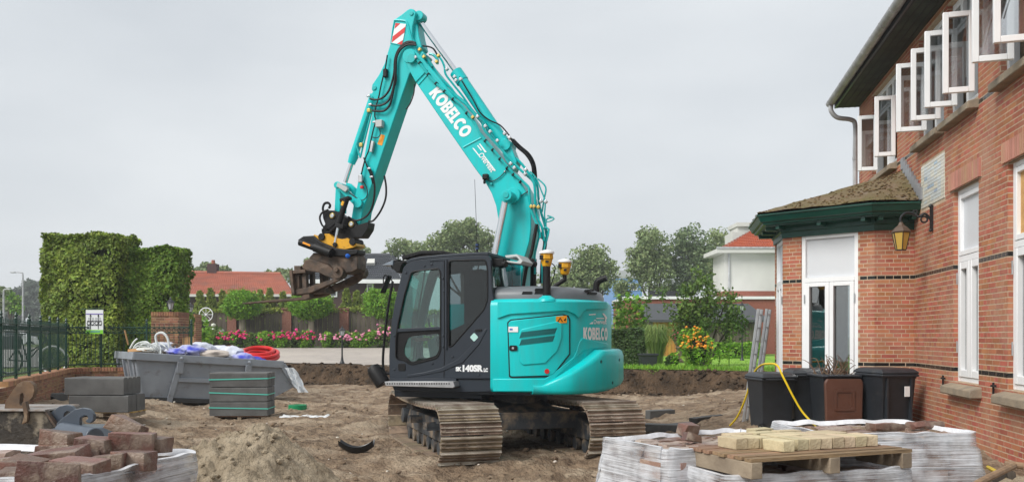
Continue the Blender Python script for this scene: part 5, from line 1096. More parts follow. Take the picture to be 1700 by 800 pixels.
for i in range(9): fl.append([Vector((c.x + .0 + .05 * j + .045 * i * .9 + .015 * math.sin(i * 2 + j), c.y - .10 + .05 * math.sin(j * 2.2 + i), c.z + .18 - .075 * i)) for j in range(6)])
tag(MB().sheet(fl).build('plastic_film_scrap', mat('clear_film', (.62, .66, .70), .3, bump=.5, bscale=12), smooth=True), 'pale plastic film hanging from the end of the skip', 'film')
# ---- kerb stones
def kerb_bundle(name, label, loc, rz, L_, h, d, nl, nd, straps, pal, shifts=None, grp=None):
    t = thing(name, label, 'kerb stones', loc, rz, grp); o = MB().loops([[(x, y, z) for y, z in ((-d / 2, 0), (d / 2, 0), (d / 2, h - .03), (d / 2 - .025, h), (-d / 2 + .02, h), (-d / 2, h - .02))] for x in (-L_ / 2, L_ / 2)]).build('kerb_tmp', M_concrete, bevel=.006); me = o.data; bpy.data.objects.remove(o)
    for i in range(nl):
        for j in range(nd):
            q = inst('kerb_stone', me, t, ((shifts[i] if shifts else 0) + random.uniform(-.006, .006), (j + .5) * d + j * .004, pal + i * (h + .012)), (0, 0, random.uniform(-.006, .006)))
    if straps:
        for i, tl in enumerate(straps):
            z = pal + i * (h + .012) + h * .55; D = nd * (d + .004)
            b = MB(); b.loops([[(x, y, z + w + tl * x) for x, y in ((-L_ / 2 - .01, -.012), (L_ / 2 + .012, -.012), (L_ / 2 + .012, D + .01), (-L_ / 2 - .01, D + .01))] for w in (-.011, .011)], cap=False); b.build('strap', mat('turquoise_strap', (.10, .52, .42), .4), t)
    return t
def pallet(name, label, loc, rz, L_, W_, n=7, m=None, grp=None, h=.13, rot=None):
    t = thing(name, label, 'pallet', loc, rz, grp, rot); m = m or M_wood; sw = W_ / n * .82
    o = MB().box((0, 0, 0), (L_, sw, .020)).build('slat_tmp', m, bevel=.003); me = o.data; bpy.data.objects.remove(o)
    for k in range(n): inst('slat', me, t, (random.uniform(-.012, .012), -W_ / 2 + (k + .5) * W_ / n, h - .011 + random.uniform(-.002, .002)), (random.uniform(-.02, .02), 0, random.uniform(-.008, .008)))
    for x in (-L_ / 2 + .04, 0, L_ / 2 - .04): MB().box((x, 0, (h - .022) / 2 + .0), (.075, W_, h - .024)).build('bearer', mat('pallet_bearer', (.33, .265, .19), .85, c2=(.20, .155, .11), vscale=5, bump=.4, bscale=25), t, bevel=.004)
    return t
k0 = GP(396, 692, .06); kz = .05
pallet('pallet', 'wooden pallet under the strapped stack of dark kerb stones', (k0.x, k0.y + .32, g1(k0.x, k0.y) - .02), R(2), 1.0, .6, 5, h=.10); kerb_bundle('kerb_stone_stack', 'strapped stack of dark kerb stones with turquoise bands before the skip', (k0.x, k0.y, g1(k0.x, k0.y)), R(2), 1.13, .275, .115, 3, 5, (-.02, -.035, .02), .085)
k1 = GP(156, 696, .22); pallet('pallet', 'yellowish pallet under the loose kerb stones at the brick wall', (k1.x + .1, k1.y + .3, g1(k1.x, k1.y)), R(4), 1.1, .6, 5, mat('yellow_wood', (.50, .32, .10), .8, var=.3), h=.09)
kerb_bundle('kerb_stone_stack', 'two layers of loose grey kerb stones on the yellowish pallet', (k1.x + .02, k1.y, g1(k1.x, k1.y)), R(-3), 1.05, .29, .15, 2, 4, None, .085, (.06, -.02))
def one_kerb(label, px, py, z, rz, L_, h, d):
    c = GP(px, py, z); o = MB().box((0, 0, h / 2), (L_, d, h)).build('kerb_stone', M_concrete, bevel=.012); o.location = (c.x, c.y, z); o.rotation_euler = (R(1.5), 0, rz); return tag(o, label, 'kerb stone')
one_kerb('single dark kerb stone lying in front of the low brick wall', 68, 672, .30, R(55), 1.0, .22, .15); one_kerb('grey kerb stone block lying right of the excavator track', 1096, 694, .03, R(28), .62, .17, .16); one_kerb('second grey kerb stone half hidden behind the wrapped cobbles', 1098, 716, .05, R(-18), .9, .13, .18)
# ---- drain pipes
for i, (x, y, dz, lb) in enumerate(((66, 676, 0, 'leftmost of the grey drain pipes by the kerb stones'), (74, 678, 0, 'middle grey drain pipe of the row by the kerb stones'), (86, 677, 0, 'rightmost of the three low grey drain pipes'), (101, 668, .0, 'grey drain pipe lying above the other three pipes'))):
    c = GP(x, y, .24); d = Vector((-.55, .8, .0)).normalized(); b = MB(); p = Vector((c.x, c.y, g1(c.x, c.y) + .07 + (.10 if i == 3 else 0)))
    for r0 in (.062,):
        ls = []
        for q, r in ((p, .052), (p, .062), (p + d * 1.5, .062), (p + d * 1.5, .052)):
            a = d.orthogonal().normalized(); e = d.cross(a); ls.append([q + a * (r * math.cos(2 * math.pi * k / 14)) + e * (r * math.sin(2 * math.pi * k / 14)) for k in range(14)])
        b.loops(ls, close=True)
    tag(b.build('drain_pipe', mat('pipe_grey', (.10, .105, .11), .5), smooth=True), lb, 'pipe')
# ---- old muddy bucket and new quick-hitch bucket in the foreground left
YB = 8.2
def FP(name, m, poly, Y, th, parent, bevel=.008, rnd=0, root=Vector((0, 0, 0)), holes=()):
    pl = roundpoly(poly, rnd) if rnd else poly; pts = [P(x, y, Y) - root for x, y in pl]; b = MB()
    if holes: b.plate([(p.x, p.z) for p in pts], [[((P(x, y, Y) - root).x, (P(x, y, Y) - root).z) for x, y in h] for h in holes], lambda u, v, d: (u, d, v), Y - root.y, Y - root.y + th)
    else: b.loops([[(p.x, Y - root.y, p.z) for p in pts], [(p.x, Y - root.y + th, p.z) for p in pts]])
    return b.build(name, m, parent, bevel=bevel)
r0 = Vector((P(20, 700, YB).x, YB, g1(P(20, 700, YB).x, YB))); ob = thing('old_bucket', 'muddy black digging bucket with a rusty lifting hook at the picture edge', 'bucket', r0)
M_mudsteel = mat('muddy_black_steel', (.022, .018, .015), .5, c2=(.05, .04, .03), vscale=4, dirt=(.32, .27, .20), dscale=2.6, dpos=(.50, .58), bump=1, bscale=8)
FP('bucket_shell', M_mudsteel, [(-110, 682), (73, 682), (95, 712), (92, 760), (60, 800), (-110, 800)], YB, .55, ob, .02, 0, r0); FP('top_plate', mat('pale_steel_edge', (.34, .32, .30), .5, metal=.3, dirt=(.2, .12, .07), dscale=5), [(-110, 679.5), (73, 679.5), (75, 682.5), (-110, 682.5)], YB - .04, .66, ob, .003, 0, r0); FP('side_edge', M_rust, [(71, 680), (75, 680), (97, 712), (92, 713)], YB - .03, .06, ob, .004, 0, r0)
M_hook = mat('rusty_brown_hook', (.19, .115, .065), .55, c2=(.11, .07, .045), vscale=6, metal=.2, bump=.3, bscale=20, dirt=(.28, .20, .13), dscale=7, dpos=(.55, .7))
FP('lifting_hook', M_hook, [(7, 681), (9, 667), (22, 646), (29, 637), (38, 632), (48, 632), (55, 638), (57, 648), (54, 658), (48, 665), (41, 666), (40, 674), (44, 681)], YB + .10, .06, ob, .010, 2, r0, (roundpoly([(33, 654), (37, 651), (40, 655), (39, 668), (35, 674), (32, 670)], 2),)); FP('hook_tail', M_hook, [(36, 668), (42, 666), (46, 684), (44, 700), (36, 704), (40, 690)], YB - .06, .05, ob, .006, 1, r0)
YN = 7.9; r1 = Vector((P(120, 720, YN).x, YN, g1(P(120, 720, YN).x, YN))); nb = thing('new_bucket', 'clean blue grey excavator bucket with two hitch hooks among the cobbles', 'bucket', r1); M_blue = mat('blue_grey_paint', (.075, .095, .125), .4, var=.2, vscale=5, coat=.2, dirt=(.20, .18, .15), dscale=5, dpos=(.6, .75))
hookpoly = [(93, 712), (94, 702), (108, 690), (124, 679), (136, 676.5), (148, 679), (155, 687), (155, 697), (150, 702), (144, 701), (142, 698), (146, 694), (145, 690), (139, 689), (133, 693), (132, 700), (133, 712)]
FP('hitch_hook', M_blue, hookpoly, YN - .05, .05, nb, .004, 1, r1); FP('hitch_hook', M_blue, [((x - 124) * .82 + 99, (y - 690) * .85 + 683) for x, y in hookpoly], YN + .35, .05, nb, .004, 1, r1)
q0 = P(104, 716, YN - .05) - r1; q1 = P(158, 726, YN - .35) - r1; MB().cyl(q0, q1, .085, n=24).build('torque_tube', M_blue, nb, smooth=True, bevel=.008); FP('bucket_shell', M_blue, [(78, 712), (150, 712), (165, 735), (160, 800), (80, 800)], YN - .02, .5, nb, .02, 0, r1)
# ---- sand heap
hp = MB(); c0 = (-1.88, 6.6); n = 210; xs = np.linspace(-1.75, 1.75, n); Xh, Yh = np.meshgrid(xs + c0[0], xs + c0[1], indexing='ij'); rr = np.hypot((Xh - c0[0]) * (1.0 + .25 * (Xh > c0[0])), (Yh - c0[1]) * .95); ang = np.arctan2(Yh - c0[1], Xh - c0[0])
Zh = 1.0 * np.clip(1 - rr / (1.52 + .14 * np.sin(3 * ang + 1)), 0, 1) ** 1.1
am = sst(0, .12, Zh); cl_ = .4 + .6 * sst(.3, -.5, Xh - c0[0]); Zh = Zh + am * cl_ * (.08 * vnoise(Xh, Yh, 2.2, 1) + .09 * np.abs(vnoise(Xh, Yh, 4.5, 2)) + .07 * np.abs(vnoise(Xh, Yh, 10, 3)) + .05 * np.abs(vnoise(Xh, Yh, 21, 4)) + .02 * vnoise(Xh, Yh, 38, 5)) + am * (.02 * vnoise(Xh, Yh, 3, 9) + .03 * np.abs(vnoise(Xh, Yh, 13, 10)))
Zt = gz(Xh, Yh, False) - .07 + Zh; i = np.arange(n * n).reshape(n, n); f = np.stack([i[:-1, :-1], i[:-1, 1:], i[1:, 1:], i[1:, :-1]], -1).reshape(-1, 4)
tag(npmesh('sand_heap', np.stack([Xh, Yh, Zt], -1).reshape(-1, 3), f[:, ::-1], M_sand, smooth=True), 'heap of clumpy grey beige sand in the foreground', 'sand heap')
cb = MB()
for k in range(170):
    a = random.uniform(1.6, 5.6); d = random.uniform(.1, 1.35); x = c0[0] + d * math.cos(a); y = c0[1] + d * math.sin(a); ii = int(np.clip((x - c0[0] + 1.75) / 3.5 * (n - 1), 0, n - 1)); jj = int(np.clip((y - c0[1] + 1.75) / 3.5 * (n - 1), 0, n - 1)); s = random.uniform(.010, .032); cb.ico((x, y, Zt[ii, jj] + s * .2), s, 1, .25, (1, 1, .8))
tag(stuff(cb.build('sand_clods', M_sand, recalc=False)), 'broken clods of damp sand on the heap', 'sand')
# ---- small litter
c = GP(592, 756, .0); b = MB(); rows = []
for i in range(15):
    u = i / 14; rows.append([(c.x - .24 + .48 * u, c.y - .09 + .18 * j / 8, .05 + .10 * (2 * abs(u - .5)) ** 2 + .085 * ((j / 4 - 1) ** 2) - .03) for j in range(9)])
b.sheet(rows); b.sheet([[(x, y, z - .012) for x, y, z in r] for r in rows]); o = b.build('plastic_shell', mat('black_plastic', (.012, .013, .015), .3), smooth=True); o.location.z = g1(c.x, c.y) + .02; tag(o, 'curved black plastic shell lying on the soil before the tracks', 'plastic part')
c = GP(494, 682, .0); b = MB(); b.lathe([(.0, .03), (.20, .03), (.20, .14), (.17, .145), (.165, .06), (.0, .055)], 24, (c.x, c.y, g1(c.x, c.y))); tag(b.build('green_lid', mat('green_plastic', (.0, .24, .09), .4), smooth=True, bevel=.006), 'round green plastic lid on the soil near the skip', 'lid')
rows = []; c = GP(507, 700, .0)
for i in range(22): rows.append([(c.x - .45 + .9 * i / 21, c.y - .22 + .44 * j / 9, g1(c.x, c.y, False) + .10 + .05 * abs(float(vnoise(i, j, .45, 7))) * (1 if 0 < j < 9 else .3)) for j in range(10)])
tag(MB().sheet(rows).build('white_sheet', mat('white_film', (.68, .68, .68), .5, bump=.5, bscale=14), smooth=True), 'crumpled white plastic sheet flat on the soil', 'sheet')
for i, (x, y, lb) in enumerate(((1010 - 863, 0, ''),)): pass
# ---- wheelie bins
def bin_(label, px, Y, rz, lid=True, sc_=1.0, tagw=False):
    X = (px - CX) / F * Y; t = thing('wheelie_bin', label, 'bin', (X, Y, g1(X, Y)), rz); t.scale = (.89, .89, .92); hb_, ht = .04, .93
    def q(w, d, z, oy=0): return [(-w / 2, -d / 2 + oy, z), (w / 2, -d / 2 + oy, z), (w / 2, d / 2 + oy, z), (-w / 2, d / 2 + oy, z)]
    MB().loops([q(.46, .50, hb_), q(.48, .54, .12), q(.555, .66, .84), q(.575, .69, .86), q(.575, .69, .90), q(.56, .67, .905)]).build('body', M_bin, t, bevel=.015, seg=2)
    MB().loops([q(.62, .74, .875), q(.625, .75, .905), q(.60, .72, .915)]).build('rim', M_bin, t, bevel=.01)
    for sx in (-1, 1): MB().bb((sx * .20 - .012, -.352, .2), (sx * .20 + .012, -.26, .85)).build('body_rib', M_bin, t)
    for sx in (-1, 1):
        w = MB(); w.cyl((sx * .22, .27, .10), (sx * .285, .27, .10), .10, n=20); w = w.build('wheel', M_black, t, smooth=True, bevel=.01); MB().cyl((sx * .275, .27, .10), (sx * .292, .27, .10), .05, n=14).build('hub', M_alu, w)
    MB().cyl((-.3, .27, .10), (.3, .27, .10), .014, n=8).build('axle', M_alu, t)
    MB().cyl((-.24, .40, .90), (.24, .40, .90), .018, n=8).build('handle', M_bin, t)
    if lid: b = MB(); b.loops([q(.62, .78, .917, .02), q(.625, .80, .94, .02), q(.54, .66, .985, .02), q(.40, .5, 1.0, .02)]); b.build('lid', M_bin, t, bevel=.02, seg=3)
    if tagw: MB().box((.12, -.352, .66), (.085, .01, .15)).build('paper_label', M_letter, t)
    return t
bin_('dark wheelie bin with its wheels towards us and a yellow hose over it', 1279, 13.1, R(186)); bin_('dark wheelie bin squeezed between the hose bin and the brown one', 1338, 13.2, R(174))
tb = bin_('open wheelie bin full of twigs with its brown lid hanging down', 1384, 12.45, R(180), lid=False)
lb_ = MB(); lb_.loops([[(x * s, .40 + d, z) for x, z in roundpoly([(-.28, .12), (.28, .12), (.30, .80), (.27, .86), (-.27, .86), (-.30, .80)], .05)] for s, d in ((1, 0), (1, .04), (.94, .055))]); lb_.build('hanging_lid', M_brown, tb, bevel=.008)
lb_ = MB(); lb_.plate(roundpoly([(-.16, .38), (.16, .38), (.16, .70), (-.16, .70)], .04), [roundpoly([(-.12, .42), (.12, .42), (.12, .66), (-.12, .66)], .03)], lambda u, v, d: (u, d, v), .45, .468); lb_.build('lid_relief', M_brown, tb)
bin_('dark wheelie bin with a white paper label in the house corner', 1471, 12.05, R(10), tagw=True)
tw = thing('twig_bundle', 'dry brown twigs sticking out of the open bin', 'twigs', tb.location); tw.scale = (.92, .92, .92)
for k in range(46):
    a = random.uniform(0, 6.28); x = random.uniform(-.24, .24); y = random.uniform(-.25, .25); h = random.uniform(.05, .34); p = Vector((x, y, .84)); q = p + Vector((random.uniform(-.22, .22), random.uniform(-.15, .15), h)); e = q + Vector((random.uniform(-.1, .1), random.uniform(-.1, .1), random.uniform(-.03, .12)))
    MB().tube([p, q, e], [.009, .003], 5, 2).build('twig', mat('twig_brown', (.16, .10, .06), .9, obvar=.4), tw)
MB().box((0, 0, .80), (.5, .6, .12)).build('twig_bed', M_core, tw)
q = lambda px, py, Y: P(px, py, Y)
tag(MB().tube([q(1212, 706, 14.2), q(1225, 690, 14.0), q(1238, 660, 13.75), q(1250, 622, 13.55), q(1262, 607, 13.3), q(1275, 603.5, 13.0), q(1290, 606, 12.75), q(1300, 625, 12.62), q(1318, 660, 12.55), q(1332, 683, 12.5), q(1348, 701, 12.4), q(1362, 716, 12.3)], .015, 8, 5).build('yellow_hose', mat('yellow_hose', (.78, .55, .01), .4), smooth=True), 'yellow garden hose looped over the leftmost bin', 'hose')
# ---- ladders
def ladder(label, pb, pt, gap, n=9):
    t = thing('ladder', label, 'ladder', pb); pb = Vector(pb); pt = Vector(pt) - pb; g = Vector(gap)
    for s in (-.5, .5): MB().tube([g * s, pt + g * s], .026, 6, 1).build('stile', M_alu, t)
    for k in range(n): c = pt * ((k + .6) / n); MB().cyl(c - g * .5, c + g * .5, .014, n=6).build('rung', M_alu, t)
b0 = P(1236, 700, 14.3); ladder('front aluminium ladder leaning on the bay beside the bins', (b0.x, b0.y, g1(b0.x, b0.y)), P(1262, 513, 14.2), (.14, .30, 0)); b0 = P(1250, 697, 14.5); ladder('rear aluminium ladder behind the first one on the bay', (b0.x, b0.y, g1(b0.x, b0.y)), P(1276, 513, 14.4), (.14, .30, 0))
# ---- dark boards on the soil
for i, (x0, y0, x1, y1, lb) in enumerate(((1112, 706, 1168, 700, 'short dark composite board lying on sand by the kerb'), (1150, 702, 1235, 690, 'long dark composite board lying on sand towards the ladders'))):
    a = GP(x0, y0, .12); c = GP(x1, y1, .12); d = (c - a); o = MB().box((0, 0, 0), (d.length, .16, .06)).build('dark_board', mat('dark_board', (.03, .024, .022), .5, var=.3), bevel=.008); m_ = (a + c) / 2; o.location = (m_.x, m_.y, g1(m_.x, m_.y) + .06); o.rotation_euler = (0, 0, math.atan2(d.y, d.x)); tag(o, lb, 'board')
# ---- pallets of cobbles wrapped in film
def film(name):
    m = bpy.data.materials.new(name); m.use_nodes = True; t = m.node_tree; b = t.nodes['Principled BSDF']; n = t.nodes.new
    tc = n('ShaderNodeTexCoord'); mp = n('ShaderNodeMapping'); mp.inputs['Scale'].default_value = (1.1, 1.1, 42); t.links.new(tc.outputs['Object'], mp.inputs[0])
    z1 = n('ShaderNodeTexNoise'); z1.inputs['Scale'].default_value = 2.2; z1.inputs['Detail'].default_value = 8; z1.inputs['Roughness'].default_value = .65; z1.inputs['Distortion'].default_value = .25; t.links.new(mp.outputs[0], z1.inputs['Vector'])
    z2 = n('ShaderNodeTexNoise'); z2.inputs['Scale'].default_value = 5; z2.inputs['Detail'].default_value = 4; t.links.new(tc.outputs['Object'], z2.inputs['Vector'])
    ad = n('ShaderNodeMath'); ad.operation = 'ADD'; t.links.new(z1.outputs['Fac'], ad.inputs[0]); t.links.new(z2.outputs['Fac'], ad.inputs[1])
    mr = n('ShaderNodeMapRange'); mr.inputs[1].default_value = .78; mr.inputs[2].default_value = 1.15; mr.inputs[3].default_value = .10; mr.inputs[4].default_value = .80; t.links.new(ad.outputs[0], mr.inputs[0]); t.links.new(mr.outputs[0], b.inputs['Alpha'])
    b.inputs['Base Color'].default_value = (.74, .76, .80, 1); b.inputs['Roughness'].default_value = .18
    bp = n('ShaderNodeBump'); bp.inputs['Strength'].default_value = .7; bp.inputs['Distance'].default_value = .02; t.links.new(z1.outputs['Fac'], bp.inputs['Height']); t.links.new(bp.outputs[0], b.inputs['Normal']); return m
M_film = film('stretch_film'); M_filmtop = mat('film_edge', (.72, .73, .76), .3, bump=.6, bscale=20, c2=(.60, .60, .62), vscale=6)
def stone_mesh(name, L_, W_, h, m, jit=.12):
    bm = bmesh.new(); bmesh.ops.create_cube(bm, size=1); bmesh.ops.subdivide_edges(bm, edges=bm.edges, cuts=2, use_grid_fill=True)
    for v in bm.verts:
        c = v.co.copy(); r = max(abs(c.x), abs(c.y), abs(c.z)); k = sum(abs(a) > .45 for a in c); f = 1 - .05 * (k - 1) * (k > 1); v.co = Vector((c.x * L_ * f, c.y * W_ * f, c.z * h * f)) + Vector([random.uniform(-jit, jit) * min(L_, W_, h) * .5 for _ in range(3)])
    me = bpy.data.meshes.new(name); bm.to_mesh(me); bm.free(); me.materials.append(m)
    for p in me.polygons: p.use_smooth = True
    try: me.set_sharp_from_angle(angle=R(38))
    except Exception: pass
    return me
def block_mesh(name, L_, W_, h, m, bev=.005, jit=.004):
    bm = bmesh.new(); bmesh.ops.create_cube(bm, size=1)
    for v in bm.verts: v.co = Vector((v.co.x * L_, v.co.y * W_, v.co.z * h)) + Vector([random.uniform(-jit, jit) for _ in range(3)])
    bmesh.ops.bevel(bm, geom=list(bm.edges), offset=bev, segments=2, affect='EDGES', profile=.6)
    me = bpy.data.meshes.new(name); bm.to_mesh(me); bm.free(); me.materials.append(m); return me
def cobble_mesh(name, L_, W_, h, m):
    """hewn cobble: bevelled block, broken up by low noise"""
    bm = bmesh.new(); bmesh.ops.create_cube(bm, size=1)
    for v in bm.verts: v.co = Vector((v.co.x * L_, v.co.y * W_, v.co.z * h)) + Vector([random.uniform(-.012, .012) for _ in range(3)])
    bmesh.ops.bevel(bm, geom=list(bm.edges), offset=min(L_, W_, h) * .055, segments=2, affect='EDGES', profile=.55); bmesh.ops.subdivide_edges(bm, edges=list(bm.edges), cuts=2, use_grid_fill=True); bmesh.ops.triangulate(bm, faces=[f for f in bm.faces if len(f.verts) > 4])
    sd = Vector((random.uniform(0, 50), 0, 0))
    for v in bm.verts: v.co += v.co.normalized() * (.006 * noise.noise(v.co * 11 + sd) + .004 * noise.noise(v.co * 24 + sd) + .003 * noise.noise(v.co * 60 + sd))
    me = bpy.data.meshes.new(name); bm.to_mesh(me); bm.free(); me.materials.append(m); me.polygons.foreach_set('use_smooth', [True] * len(me.polygons))
    try: me.set_sharp_from_angle(angle=R(22))
    except Exception: pass
    return me
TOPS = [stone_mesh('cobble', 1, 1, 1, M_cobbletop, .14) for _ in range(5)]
def wrapped(label, A, B, D, ztop, zbase, nx, ny, seed, bulge=.03, mid=None):
    """A, B, D: three top corners in plan (near-left, near-right, far-left)"""
    random.seed(seed); A, B, D = Vector(A), Vector(B), Vector(D); ux = (B - A); uy = (D - A); L_, W_ = ux.length, uy.length; rz = math.atan2(ux.y, ux.x); c = A + ux / 2 + uy / 2; H_ = ztop - zbase
    L_ -= .05; W_ -= .05; t = thing('wrapped_cobble_pallet', label, 'pallet', (c.x, c.y, zbase), rz); L2, W2 = L_ / 2, W_ / 2; sgn = 1
    MB().bb((-L2 + .03, -W2 + .03, .12), (L2 - .03, W2 - .03, H_ - .10)).build('stone_block', mat('packed_stone', (.17, .11, .09), .8, c2=(.26, .20, .17), vscale=9, bump=.8, bscale=14), t)
    for y in (-W2 + .08, 0, W2 - .08): MB().bb((-L2 + .02, y - .05, 0), (L2 - .02, y + .05, .12)).build('pallet_bearer', M_wood, t)
    sc_c = []; sax = []; say = []; saz = []; zz_ = .17
    while zz_ < H_ - .12:                          # side stones seen through the film
        for s_, (Ls, fixed) in enumerate(((L_, -W2), (W_, L2), (L_, W2), (W_, -L2))):
            u = -Ls / 2 + .05 + random.uniform(0, .05)
            while u < Ls / 2 - .12:
                w_ = random.uniform(.12, .24); w_ = min(w_, Ls / 2 - .05 - u); m_ = u + w_ / 2; p_ = fixed * (1 - .035 / abs(fixed)) + random.uniform(-.008, .008)
                sc_c.append((m_, p_, zz_) if s_ % 2 == 0 else (p_, m_, zz_)); sax.append((w_ * .47, 0, 0) if s_ % 2 == 0 else (.03, 0, 0)); say.append((0, .03, 0) if s_ % 2 == 0 else (0, w_ * .47, 0)); saz.append((0, 0, .052)); u += w_
        zz_ += .118
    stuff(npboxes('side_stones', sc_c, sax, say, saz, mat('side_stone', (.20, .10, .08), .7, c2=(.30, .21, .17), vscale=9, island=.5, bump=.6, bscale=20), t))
    # film: stacked bulging rings with folds, standing a little above the stones along the rim
    ls = []; nseg = 44
    for i in range(21):
        v = i / 20; z = .05 + (H_ + .015 - .05) * v; wv = bulge * (math.sin(math.pi * v) ** .5) + (.03 * math.sin(v * 9.5 + seed)) * .6; row = []
        for k in range(nseg * 4):
            s_, u = divmod(k, nseg); u = u / nseg; cx, cy = [(-1 + 2 * u, -1), (1, -1 + 2 * u), (1 - 2 * u, 1), (-1, 1 - 2 * u)][s_]
            rr = .07; x = cx * L2; y = cy * W2
            # round the corners
            dx = max(0, abs(x) - (L2 - rr)); dy = max(0, abs(y) - (W2 - rr)); d = math.hypot(dx, dy)
            if d > rr: f = rr / d; x = math.copysign(L2 - rr + dx * f, x); y = math.copysign(W2 - rr + dy * f, y)
            fo = .010 * float(vnoise(k * .20, i * .45, 1, seed)) + .005 * float(vnoise(k * .6, i * 1.3, 1, seed + 2)); n_ = Vector((x / L2, y / W2)).normalized(); row.append((x + n_.x * (wv + fo), y + n_.y * (wv + fo), z + (.010 * float(vnoise(k * .22, 0, 1, seed + 4)) if i > 18 else 0)))
        ls.append(row)
    MB().loops(ls, cap=False).build('stretch_film', M_film, t, smooth=True, angle=70)
    rim = [[(x, y, z) for x, y, z in ls[-1]], [(x * .97, y * .955, z + .003) for x, y, z in ls[-1]], [(x * .935, y * .91, z - .028) for x, y, z in ls[-1]]]
    MB().loops(rim, cap=False).build('film_edge', M_filmtop, t, smooth=True, angle=70)
    for i in range(nx):
        for j in range(ny):
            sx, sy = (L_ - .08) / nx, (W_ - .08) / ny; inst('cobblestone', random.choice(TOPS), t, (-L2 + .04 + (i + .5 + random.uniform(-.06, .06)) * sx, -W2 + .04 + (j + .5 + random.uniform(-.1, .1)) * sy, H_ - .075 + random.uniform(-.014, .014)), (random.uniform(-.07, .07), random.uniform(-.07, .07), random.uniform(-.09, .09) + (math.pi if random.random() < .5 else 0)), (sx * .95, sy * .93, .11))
    return t
def pl(px, py, z): v = GP(px, py, z); return (v.x, v.y)
ZA_ = .95; An, Al, Af = pl(1086, 753, ZA_), pl(1004, 728, ZA_), pl(1237, 712, ZA_); Ar = (An[0] + Af[0] - Al[0], An[1] + Af[1] - Al[1])
wrapped('wrapped pallet of red cobbles standing next to the excavator track', An, Ar, Al, ZA_, g1(*An), 6, 7, 3)
ZB_ = .84; Bn, Bl, Br_ = pl(1205, 797, ZB_), pl(1101, 766, ZB_), pl(1524, 779, ZB_)
pb_t = wrapped('wrapped pallet of cobbles underneath the wooden pallet', Bn, Br_, Bl, ZB_, g1(*Bn), 6, 6, 5)
ZC_ = 1.0; Cr = pl(1606, 722, ZC_); Cn = (Cr[0] - 1.12, Cr[1] - .14); Cl = (Cn[0] + .16, Cn[1] + .98)
wrapped('muddy wrapped pallet of cobbles nearest the house wall', Cn, Cr, Cl, ZC_, .2, 6, 6, 8, .02)
mudc = MB(); rows = []
for i in range(30):
    u = i / 29; rows.append([(Cn[0] + .08 + .96 * u + (Cl[0] - Cn[0]) * v_, Cn[1] + .12 * u + .05 + (Cl[1] - Cn[1]) * .93 * v_, ZC_ - .035 + .03 * float(vnoise(i * .4, v_ * 9, 1, 5)) + .018 * float(vnoise(i, v_ * 22, 1, 6))) for v_ in [j / 23 for j in range(24)]])
tag(stuff(mudc.sheet(rows).build('mud_layer', M_dirt, smooth=True)), 'brown mud spread over the wrapped pallet nearest the house', 'mud')
for i, (px, py, r, s3, lb) in enumerate(((1145, 722, .055, (1.3, .8, .8), 'grey brown rounded stone on the wrapped cobbles by the track'), (1150, 731, .06, (1.8, .8, .5), 'flat brown stone below the rounded one on the wrapped cobbles'))):
    c = GP(px, py, ZA_); me = cobble_mesh('s', .13 * (1.0 + .3 * i), .09, .08 - .03 * i, M_cobble); o = bpy.data.objects.new('loose_stone', me); col.objects.link(o); o.location = c + Vector((0, .05 * (1 - i), .02 + .015 * (1 - i))); o.rotation_euler = (.2, .1, .6 + i); tag(o, lb, 'stone')
for px, py, lb in ((1535, 708, 'flat dark stone on the mud of the pallet by the house'), (1470, 712, 'small flat stone in the mud of the pallet by the house')):
    c = GP(px, py, ZC_); me = stone_mesh('s', .26, .12, .05, M_cobble, .3); o = bpy.data.objects.new('loose_stone', me); col.objects.link(o); o.location = c + Vector((0, 0, .015)); o.rotation_euler = (0, 0, .3); tag(o, lb, 'stone')
# wooden pallet on top, carrying pale bricks
zp = ZB_ + .012; wl_, wn_, wr_ = pl(1144, 752, zp + .07), pl(1246, 775, zp + .07), pl(1514, 757, zp + .07); ux = Vector(wr_) - Vector(wn_); uy = Vector(wl_) - Vector(wn_); cc = Vector(wn_) + ux / 2 + uy / 2; prz = math.atan2(ux.y, ux.x)
PW = pallet('pallet', 'weathered wooden pallet with pale bricks on the wrapped cobbles', (cc.x, cc.y, zp), prz, ux.length, uy.length, 8, h=.115)
bl = [block_mesh('pale_brick', .178, .084, .066, M_ybrick) for _ in range(4)]; bi = 0
PT = Matrix.Translation((cc.x, cc.y, zp)) @ Matrix.Rotation(prz, 4, 'Z'); zb = .115 + .034
random.seed(4); hx, hy = ux.length / 2, uy.length / 2
spots = []
for i in range(7): spots.append((hx - .13 - i * .089, -hy + .27, R(90), 0))      # near row, end-on
for i in range(6): spots.append((hx - .20 - i * .090, -hy + .46, R(90), 0))
for i in range(3): spots.append((hx - .80 - i * .09, -hy + .44, R(90), 0))
spots += [(hx - .80, -hy + .235, R(92), 0), (hx - .62, -hy + .62, R(4), 0), (hx - .83, -hy + .60, R(-3), 0), (hx - .42, -hy + .63, R(2), 0)]
OR_ = ['first', 'second', 'third', 'fourth', 'fifth', 'sixth', 'seventh']
PBL = ['pale brick, %s from the pallet end in the front row' % OR_[i] for i in range(7)] + ['pale brick, %s from the pallet end in the second row' % OR_[i] for i in range(6)] + ['pale brick at the left of the second row, %s from the gap' % OR_[i] for i in range(3)] + ['pale brick standing alone in front of the row left end', 'pale brick lying lengthwise behind the lone front brick', 'leftmost pale brick on the wooden pallet', 'pale brick lying lengthwise at the very back of the pallet']
for i, (x, y, a, z) in enumerate(spots):
    w = PT @ Vector((x, y, zb)); o = bpy.data.objects.new('pale_brick', bl[i % 4]); col.objects.link(o); o.location = w; o.rotation_euler = (0, 0, prz + a + random.uniform(-.03, .03)); tag(o, PBL[i], 'brick', 'pale bricks on the wooden pallet')
